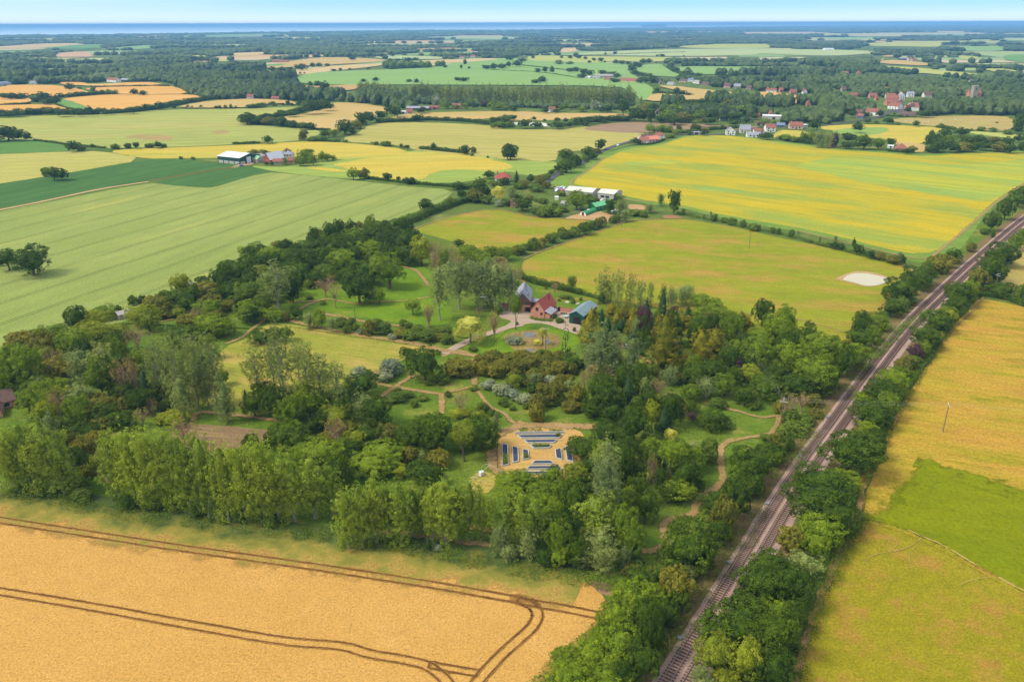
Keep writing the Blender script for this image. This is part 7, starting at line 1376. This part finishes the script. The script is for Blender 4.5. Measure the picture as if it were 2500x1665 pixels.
# water tank and hoops
p = GR('D', 92, 655); e = empty('water_tank', p, .75); tag(e, 'white plastic water tank with black cap on the grass left of the beds', 'water tank')
link('tank', boxme('tank', -.6, .6, -.5, .5, .15, 1.25, m_white), e); link('pallet', boxme('pallet', -.62, .62, -.52, .52, 0, .14, m_dwood), e)
V, F = tube((0, 0, 1.25), (0, 0, 1.32), .14, .14, 10); bm = bmesh.new(); bmesh.ops.create_cone(bm, cap_ends=True, segments=12, radius1=.15, radius2=.15, depth=.08, matrix=Matrix.Translation((0, 0, 1.30))); me = bpy.data.meshes.new('cap'); bm.to_mesh(me); bm.free(); me.materials.append(m_black); link('cap', me, e)
cg = [tube((x, y, .15), (x, y, 1.27), .02, .02, 4) for x in (-.61, 0, .61) for y in (-.51, .51)] + [tube((-.61, y, z), (.61, y, z), .02, .02, 4) for y in (-.51, .51) for z in (.5, .9, 1.27)] + [tube((x, -.51, z), (x, .51, z), .02, .02, 4) for x in (-.61, .61) for z in (.5, .9, 1.27)]
V, F = join(cg); link('cage', mesh_np('cage', V, F, m_groof), e)
a, b = GR('D', -30, 790), GR('D', 165, 615); e = empty('hoop_frame', a, 0); tag(e, 'bare pale tunnel hoops on dry grass beside the water tank', 'frame'); t = b - a; u = t.normalized(); w_ = Vector((u.y, -u.x, 0))
pp = [tube(tuple(Vector((0, 0, 2.0))), tuple(t + Vector((0, 0, 2.0))), .04, .04, 5)]; link('ridge_pole', mesh_np('ridge_pole', *join(pp), m_bed), e)
for k_ in range(4):
    c = t * (k_ / 3.0); an = np.linspace(0, math.pi, 11); Q = [c + w_ * (math.cos(q) * 2.6) + Vector((0, 0, math.sin(q) * 2.0)) for q in an]
    link('hoop', mesh_np('hoop', *join([tube(tuple(Q[i]), tuple(Q[i + 1]), .035, .035, 4) for i in range(10)]), m_bed), e)
sheet('dry_grass', 'D 20,640 90,620 200,640 240,680 200,760 140,820 0,800 -60,760', crop('dry yellow grass', S(205, 180, 95), S(170, 165, 65), big=5, mid=1.2), layer=2, excl=False, round_=2)
# ------------------------------------------------------------------ power poles and wires
m_pole = plain('weathered pole', S(150, 135, 118)); m_wire = plain('wire', (.25, .27, .26, 1)); m_arm = plain('galvanised arm', (.5, .5, .48, 1))
def pole(foot, h, label, arm=1, adir=(0, 1)):
    p = GR(*foot); e = empty('power_pole', p); tag(e, label, 'power pole'); link('pole', mesh_np('pole', *tube((0, 0, 0), (0, 0, h), .16, .11, 8), m_pole), e)
    ad = Vector((adir[0], adir[1], 0)).normalized()
    if arm: link('cross_arm', mesh_np('cross_arm', *join([tube(tuple(-ad * 1.2 + Vector((0, 0, h - .1))), tuple(ad * 1.2 + Vector((0, 0, h - .1))), .08, .08, 4), tube((0, 0, h), (0, 0, h + .35), .05, .05, 4)]), m_arm), e)
    if arm == 2: link('cross_arm', mesh_np('cross_arm', *tube(tuple(Vector((-ad.y, ad.x, 0)) * -1.2 + Vector((0, 0, h - .8))), tuple(Vector((-ad.y, ad.x, 0)) * 1.2 + Vector((0, 0, h - .8))), .08, .08, 4), m_arm), e)
    for k_ in (-1, 0, 1)[:3 if arm else 0]: link('insulator', mesh_np('insulator', *tube(tuple(ad * 1.1 * k_ + Vector((0, 0, h - .02))), tuple(ad * 1.1 * k_ + Vector((0, 0, h + .22))), .07, .05, 6), m_white), e)
    return p, h, ad
PA = pole(('E', 355, 965), 8.5, 'forked wooden power pole at the bend of the winding path', 2, (.4, 1)); PB = pole(('E', 1688, 1025), 9.0, 'lone power pole standing in the orange field', 1, (.3, 1)); PC = pole(('C', 815, 930), 9, 'wooden power pole standing in the reedy pond', 1, (1, .3))
PD = pole(('C', 130, 560), 9, 'power pole behind the golden weeping willow', 1, (1, .2)); PE = pole(('J', 970, 1385), 8, 'plain wooden post beside the earth lane', 0); PF = pole(('L', 2090, 1145), 9, 'grey pole in the hedge corner across the railway', 2, (1, .5))
PG = pole(('K', 1152, 560), 9, 'pole beside the footpath at the corner of the two pastures', 0); PH = pole(('K', 2277, 750), 9, 'thin pole standing in the mown pasture', 0); PI = pole(('R', 122, 400), 9, 'pole beside the crowded car lot', 1, (1, .2)); PJ = pole(('E', -40, 330), 9, 'pole rising from the evergreen wood', 1, (1, .4))
def wires(A, B, label):
    parts = []
    for k_ in (-1.1, 0, 1.1):
        a = A[0] + A[2] * k_ + Vector((0, 0, A[1] + .22)); b = B[0] + B[2] * k_ + Vector((0, 0, B[1] + .22)); Q = []
        for i in range(13): t = i / 12; q = a.lerp(b, t); q.z -= 4 * t * (1 - t) * (b - a).length * .012; Q.append(q)
        parts += [tube(tuple(Q[i]), tuple(Q[i + 1]), .013, .013, 3) for i in range(12)]
    tag(link('power_line', mesh_np('power_line', *join(parts), m_wire)), label, 'power line')
wires(PA, PB, 'three wires crossing the railway to the pole in the orange field'); PX = (PB[0] + (PB[0] - PA[0]) * 1.0, 9, PB[2]); wires(PB, PX, 'three wires running out of the picture from the orange field pole'); wires(PA, PJ, 'wires from the forked pole back over the wood'); wires(PD, PC, 'wires from the golden willow to the pole in the pond')
# sheep on the far pasture
m_wool = plain('sheep wool', (.62, .60, .54, 1))
for k_, (x_, y_) in enumerate(((1468, 940), (1507, 943), (1750, 925), (1745, 918), (1310, 938), (1900, 950), (1620, 930))):
    r = np.random.default_rng(k_); bv = I2[0] * (.85, .45, .42) + (0, 0, .75); bv2 = I1[0] * (.22, .16, .18) + (.95, 0, .95)
    legs = [tube((x, y, 0), (x, y, .55), .05, .07, 5) for x in (-.5, .5) for y in (-.2, .2)]
    tri = np.concatenate([bv, bv2]); me = bpy.data.meshes.new('sheep'); lv, lf = join(legs)
    me.from_pydata([tuple(v) for v in np.concatenate([tri, lv])], [], [tuple(f) for f in I2[1]] + [tuple(f + len(bv)) for f in I1[1]] + [tuple(f + len(tri)) for f in lf]); me.materials.append(m_wool)
    o = link('sheep', me); o.location = GR('P', x_, y_); o.rotation_euler = (0, 0, k_ * 1.3); o.scale = (1.3,) * 3
    tag(o, 'white sheep on the dry pasture by the village, ' + ['left of a close pair', 'right of a close pair', 'lower of two in the middle', 'upper of two in the middle', 'nearest the village green hedge', 'farthest right', 'alone beyond the pair'][k_], 'sheep', 'sheep grazing by the village')
# fallen logs and brush
for k_, (f_, l_) in enumerate(((('C', 1055, 955, 1180, 975), 'long pale trunk lying beside the scrub below the yard'), (('D', 1265, 835, 1320, 800), 'dead log lying under the trees above the wheat belt'), (('G', 1895, 935, 1928, 952), 'short white post lying at the wheat corner'))):
    a, b = GR(f_[0], f_[1], f_[2]), GR(f_[0], f_[3], f_[4]); tag(link('fallen_log', mesh_np('fallen_log', *tube(tuple(a + Vector((0, 0, .25))), tuple(b + Vector((0, 0, .2))), .28, .16, 7), m_pale)), l_, 'log')
# ------------------------------------------------------------------ wall of tall poplars beyond the tan strip
def poplar_row(s, step, hmin, hmax, off, mode, area):
    P = resample(chaikin(gpts(s), False, 1), step)
    for p in P:
        h = random.uniform(hmin, hmax); q = p + Vector((random.uniform(-1.5, 1.5), off + random.uniform(-2, 2), 0)); x_, y_ = proj(q)
        TREES.append(dict(p=q, a=h * random.uniform(.19, .27), b=h * .44, hc=h * .56, sp='p', area=area, px=x_, py=y_))
AREAS['wall'] = ('in the far poplar wall, front rank', 'x'); AREAS['wall2'] = ('in the far poplar wall, rear rank', 'x'); AREAS['wallw'] = ('in the far poplar wall, left clump', 'x')
poplar_row('N 1700,765 1900,775 2100,785 2355,792 O 200,788 500,790 800,795 1000,800 1250,800', 7.5, 24, 28, 0, 'x', 'wall')
poplar_row('N 1500,740 1800,745 2100,755 2355,762 O 300,760 600,762 900,765 1200,770', 9, 25, 30, 0, 'x', 'wall2')
poplar_row('N 1010,700 1100,715 1200,735 1300,740 1450,740 1620,745', 9, 22, 28, 0, 'x', 'wallw')
# ------------------------------------------------------------------ far woodland as continuous masses
def polyxy(s): return np.array([(p.x, p.y) for p in gpts(s)])
HOUSES = [(o.location.x, o.location.y) for o in COL.objects if o.get('category') and o.type == 'EMPTY' and o.name.split('.')[0] not in ('power_pole',) and o.location.length > 700]
TPOS = np.array([(t['p'].x, t['p'].y, t['a']) for t in TREES])
def wood(label, s, fsp=None, hmin=9, hmax=17, clear=14, mats='g', seed=1, name='woodland'):
    poly = polyxy(s); r = np.random.default_rng(seed); R = np.hypot(poly[:, 0], poly[:, 1]); TH = np.arctan2(poly[:, 0], poly[:, 1])
    rr = R.min(); X = []; Y = []; SZ = []
    while rr < R.max() + 30:
        sp = max(8.5, rr * .0062); n = max(1, int((TH.max() - TH.min()) * rr / sp)); th = np.linspace(TH.min(), TH.max(), n) + r.normal(0, sp * .3 / rr, n); q = rr + r.normal(0, sp * .35, n)
        X.append(np.sin(th) * q); Y.append(np.cos(th) * q); SZ.append(np.full(n, sp)); rr += sp * (1.0 if rr < 1500 else 1.25)
    X = np.concatenate(X); Y = np.concatenate(Y); SZ = np.concatenate(SZ); k = inside(poly, X, Y); X, Y, SZ = X[k], Y[k], SZ[k]
    hh = r.uniform(hmin, hmax, len(X)) * (1 + .25 * np.sin(X * .011 + 1) * np.cos(Y * .007))
    keep = ~inside(SEA, X, Y); f = CAMH / (CAMH - np.minimum(hh * 1.15, 22)); dist = np.hypot(X, Y)
    for F_ in FIELDS:
        m = (X > F_[:, 0].min() - 300) & (X < F_[:, 0].max() + 300) & (Y > F_[:, 1].min() - 900) & (Y < F_[:, 1].max() + 100) & keep
        if m.any():
            ix = np.where(m)[0]; bad = inside(F_, X[ix], Y[ix]) | inside(F_, X[ix] * f[ix], Y[ix] * f[ix]); keep[ix[bad]] = False
    for hx, hy in HOUSES:
        d0 = math.hypot(hx, hy); ux, uy = hx / d0, hy / d0; dx, dy = X - hx, Y - hy; al = dx * ux + dy * uy; ac = np.abs(dx * uy - dy * ux)
        keep &= ~((ac < clear + SZ * .5) & (al < clear) & (al > -(d0 * .10 + 8)))
    for P_ in (ROADXY,):
        for q in P_: keep &= (X - q[0]) ** 2 + (Y - q[1]) ** 2 > 100
    X, Y, SZ, hh, dist = X[keep], Y[keep], SZ[keep], hh[keep], dist[keep]; Vs = []; Fs = []; Ts = []; n0 = 0; tree_t = r.uniform(0, 1, len(X)) * .6 + .2 * np.sin(X * .02) + .2
    for band, (iv, jf) in enumerate(((I3, None), (I2, None), (I1, None))):
        m = (dist < 900) if band == 0 else ((dist >= 900) & (dist < 2600) if band == 1 else dist >= 2600); ii = np.where(m)[0]
        if not len(ii): continue
        bv, bf = iv; nv = len(bv); k1 = r.normal(0, 1, (len(ii), 3)); 
        lump = 1 + .17 * np.sin(4.2 * (bv @ r.normal(0, 1, (3, 6))))[None, :, :].mean(2) + r.normal(0, .13, (len(ii), nv))
        a = SZ[ii] * r.uniform(.55, .78, len(ii)); b = np.minimum(hh[ii] * .55, a * 1.5)
        V = bv[None] * lump[:, :, None]; V = V * np.stack([a, a * r.uniform(.8, 1.2, len(ii)), b], 1)[:, None, :]; V[:, :, 0] += X[ii, None]; V[:, :, 1] += Y[ii, None]; V[:, :, 2] += (hh[ii] - b)[:, None]; V[:, :, 2] = np.maximum(V[:, :, 2], .1)
        Vs.append(V.reshape(-1, 3)); Fs.append((bf[None] + (np.arange(len(ii)) * nv)[:, None, None]).reshape(-1, 3) + n0); n0 += len(ii) * nv; Ts.append((tree_t[ii][:, None] + r.uniform(-.25, .25, (len(ii), nv))).ravel())
    me = mesh_np(name, np.concatenate(Vs), np.concatenate(Fs), LM[mats], tint=np.clip(np.concatenate(Ts), 0, 1))
    tag(link(name, me), label, 'woodland', None, 'stuff'); print('wood', label, len(X))
ROADXY = [(p.x, p.y) for p in resample(gpts(ROAD), 8)]
LM['F'] = leafmat('far woodland leaves', (.012, .036, .010, 1), (.110, .155, .045, 1), .1, .0045)
wood('hazy blue woodland stretching to the coast on the left', 'Z -350,86 0,82 300,79 620,78 900,74 1250,71 M 4528,118 4528,400 3000,330 N 1500,340 1150,360 640,365 500,372 M 2355,420 2355,500 1950,600 1700,600 1560,600 1400,580 0,610 -700,640', mats='F', seed=2)
wood('woodland and hedged country in the far middle distance', 'N 2318,90 2400,370 1760,382 1240,383 1100,362 O 200,350 800,350 1100,310 1600,280 2355,245 2355,60 1400,85 1000,95 400,85 -40,95', mats='F', seed=3)
wood('hazy blue woodland stretching to the horizon on the right', 'P -10,62 3000,60 3000,350 2355,343 2250,310 1500,285 1000,270 800,300 90,295 -10,250', mats='F', seed=4)
wood('wood along the stream between apricot and green fields', 'M 1640,600 1900,560 2355,545 N 0,545 200,545 440,540 480,600 390,640 520,660 700,680 860,675 1000,650 1010,700 1280,740 1500,790 1480,830 1250,800 1000,765 760,755 500,750 430,750 0,740 M 2100,740 1830,735 1660,690 1620,650 1560,620', mats='F', seed=5)
wood('dark clump above the green field', 'N 1140,485 1250,445 1450,440 1680,445 1750,440 1740,468 1400,492 1200,492', mats='o', hmin=13, seed=6)
wood('large dense wood behind the right green field', 'O 1510,445 1600,390 1800,375 2100,370 2355,360 P 0,350 300,345 700,360 1000,400 1060,430 900,470 800,500 740,490 740,455 0,455 O 2355,453 1630,448 1560,460', mats='F', seed=7, hmin=12)
wood('belt of trees between the far yellow-green strips', 'P 1000,370 1050,300 1400,270 1620,270 1700,300 2000,325 2250,350 2200,410 1900,430 1800,490 1560,500 1530,440 1450,400 1100,350', mats='F', seed=8)
wood('wooded hedges of the far right fields', 'P 1900,430 2355,410 2600,410 2600,640 2300,570 2000,520 1900,470', mats='F', seed=9)
wood('wood and gardens around the village', 'O 1700,500 2355,490 P 0,505 300,500 730,495 860,470 1000,480 1400,515 1960,565 2355,585 2700,600 2700,900 2355,880 2250,880 1600,870 1500,900 1400,900 1140,880 1000,895 700,940 560,960 450,940 250,960 0,930 O 2355,940 2100,930 1500,930 1500,780 2200,760 P 0,780 200,790 460,775 480,730 350,690 0,670 O 2300,640 1800,640 1450,610 1400,580 1690,560', mats='F', seed=10)
wood('trees behind the orange barns and far hamlet', 'O 760,555 850,500 1150,505 1280,530 1300,560 1400,580 1140,560 1000,545', mats='F', seed=11)
wood('undergrowth beneath the tall poplar wall', 'N 1000,735 1300,745 1500,775 1700,785 2355,812 O 0,812 420,815 850,820 1100,825 1250,830 1250,810 400,800 N 2100,790 1500,750', mats='F', hmin=4, hmax=8, seed=12)
# ------------------------------------------------------------------ meadow tussocks and weeds
def tussocks(label, s, dens, size, hgt, mats='s', seed=3, name='long_grass'):
    poly = polyxy(s); r = np.random.default_rng(seed); x0, y0 = poly.min(0); x1, y1 = poly.max(0); n = int((x1 - x0) * (y1 - y0) * dens); X = r.uniform(x0, x1, n); Y = r.uniform(y0, y1, n)
    nz = np.sin(X * .21 + 2 * np.sin(Y * .13)) + np.sin(Y * .27 + 1.7 * np.sin(X * .17)) + r.normal(0, .5, n); k = inside(poly, X, Y) & (nz > .2); X, Y = X[k], Y[k]
    P = np.stack([X, Y, r.uniform(.1, hgt, len(X))], 1); V, F = leafcards(P, np.tile((0, 0, 1.), (len(P), 1)), np.full(len(P), size), r, 1.1)
    tag(link(name, mesh_np(name, V, F, LM[mats], tint=np.repeat(r.random(len(P)), 4))), label, 'long grass', None, 'stuff')
tussocks('rough green tussocks across the scrub meadow', 'B 1150,700 1320,700 1600,750 1950,700 2000,610 2265,640 2265,1000 2150,1000 1900,880 1750,880 1300,980 1200,800', 1.6, .45, .7, 's', 3)
tussocks('tussocks beside the winding path', 'D 1800,100 2355,140 2355,350 2180,420 2180,560 2200,720 2000,850 1950,980 1700,1050 1680,1290 1400,1400 1500,1300 1640,1000 1700,700 1900,300', 1.3, .42, .6, 's', 4)
tussocks('tussocks between the winding path and the railway', 'E 0,1100 280,1050 350,960 650,900 600,1000 400,1300 200,1180 H 560,0 420,120 300,250 100,420 -60,470 -60,420 60,370 80,250 250,150 260,60 420,0', 1.3, .42, .7, 's', 5)
tussocks('tall weeds in the glade of the west wood', 'A 1240,150 1600,130 1500,200 1960,260 1940,330 1300,260', 1.0, .45, .8, 'y', 6)
tussocks('tall grass round the reedy pond', 'C 340,760 560,700 730,690 960,735 1000,850 860,930 600,960 440,930', 2.2, .40, 1.3, 'd', 7, 'reeds')
tussocks('rushes and grass below the beds', 'D 0,360 120,350 130,560 60,700 -120,900 -150,700', 1.4, .40, .5, 's', 8)
tussocks('weeds in the golden meadow edge', 'B 150,130 1300,300 1690,380 1300,420 1000,290 500,210 200,170', .7, .40, .5, 'y', 9)
build_trees()
print('trees', NT[0])
# ------------------------------------------------------------------ haze
m = bpy.data.materials.new('air haze'); m.use_nodes = True; n = m.node_tree; n.nodes.clear(); o = n.nodes.new('ShaderNodeOutputMaterial'); v = n.nodes.new('ShaderNodeVolumePrincipled')
v.inputs['Color'].default_value = (.26, .58, 1.0, 1); v.inputs['Density'].default_value = 8.5e-5; v.inputs['Anisotropy'].default_value = 0.0
n.links.new(v.outputs[0], o.inputs['Volume'])
HX = 91000
me = boxme('haze', -HX, HX, -HX, HX, -1.2, 122.0, m); o = link('haze', me); o['kind'] = 'stuff'; o['label'] = 'thin blue summer haze'
try: m.cycles.homogeneous_volume = True
except Exception: pass
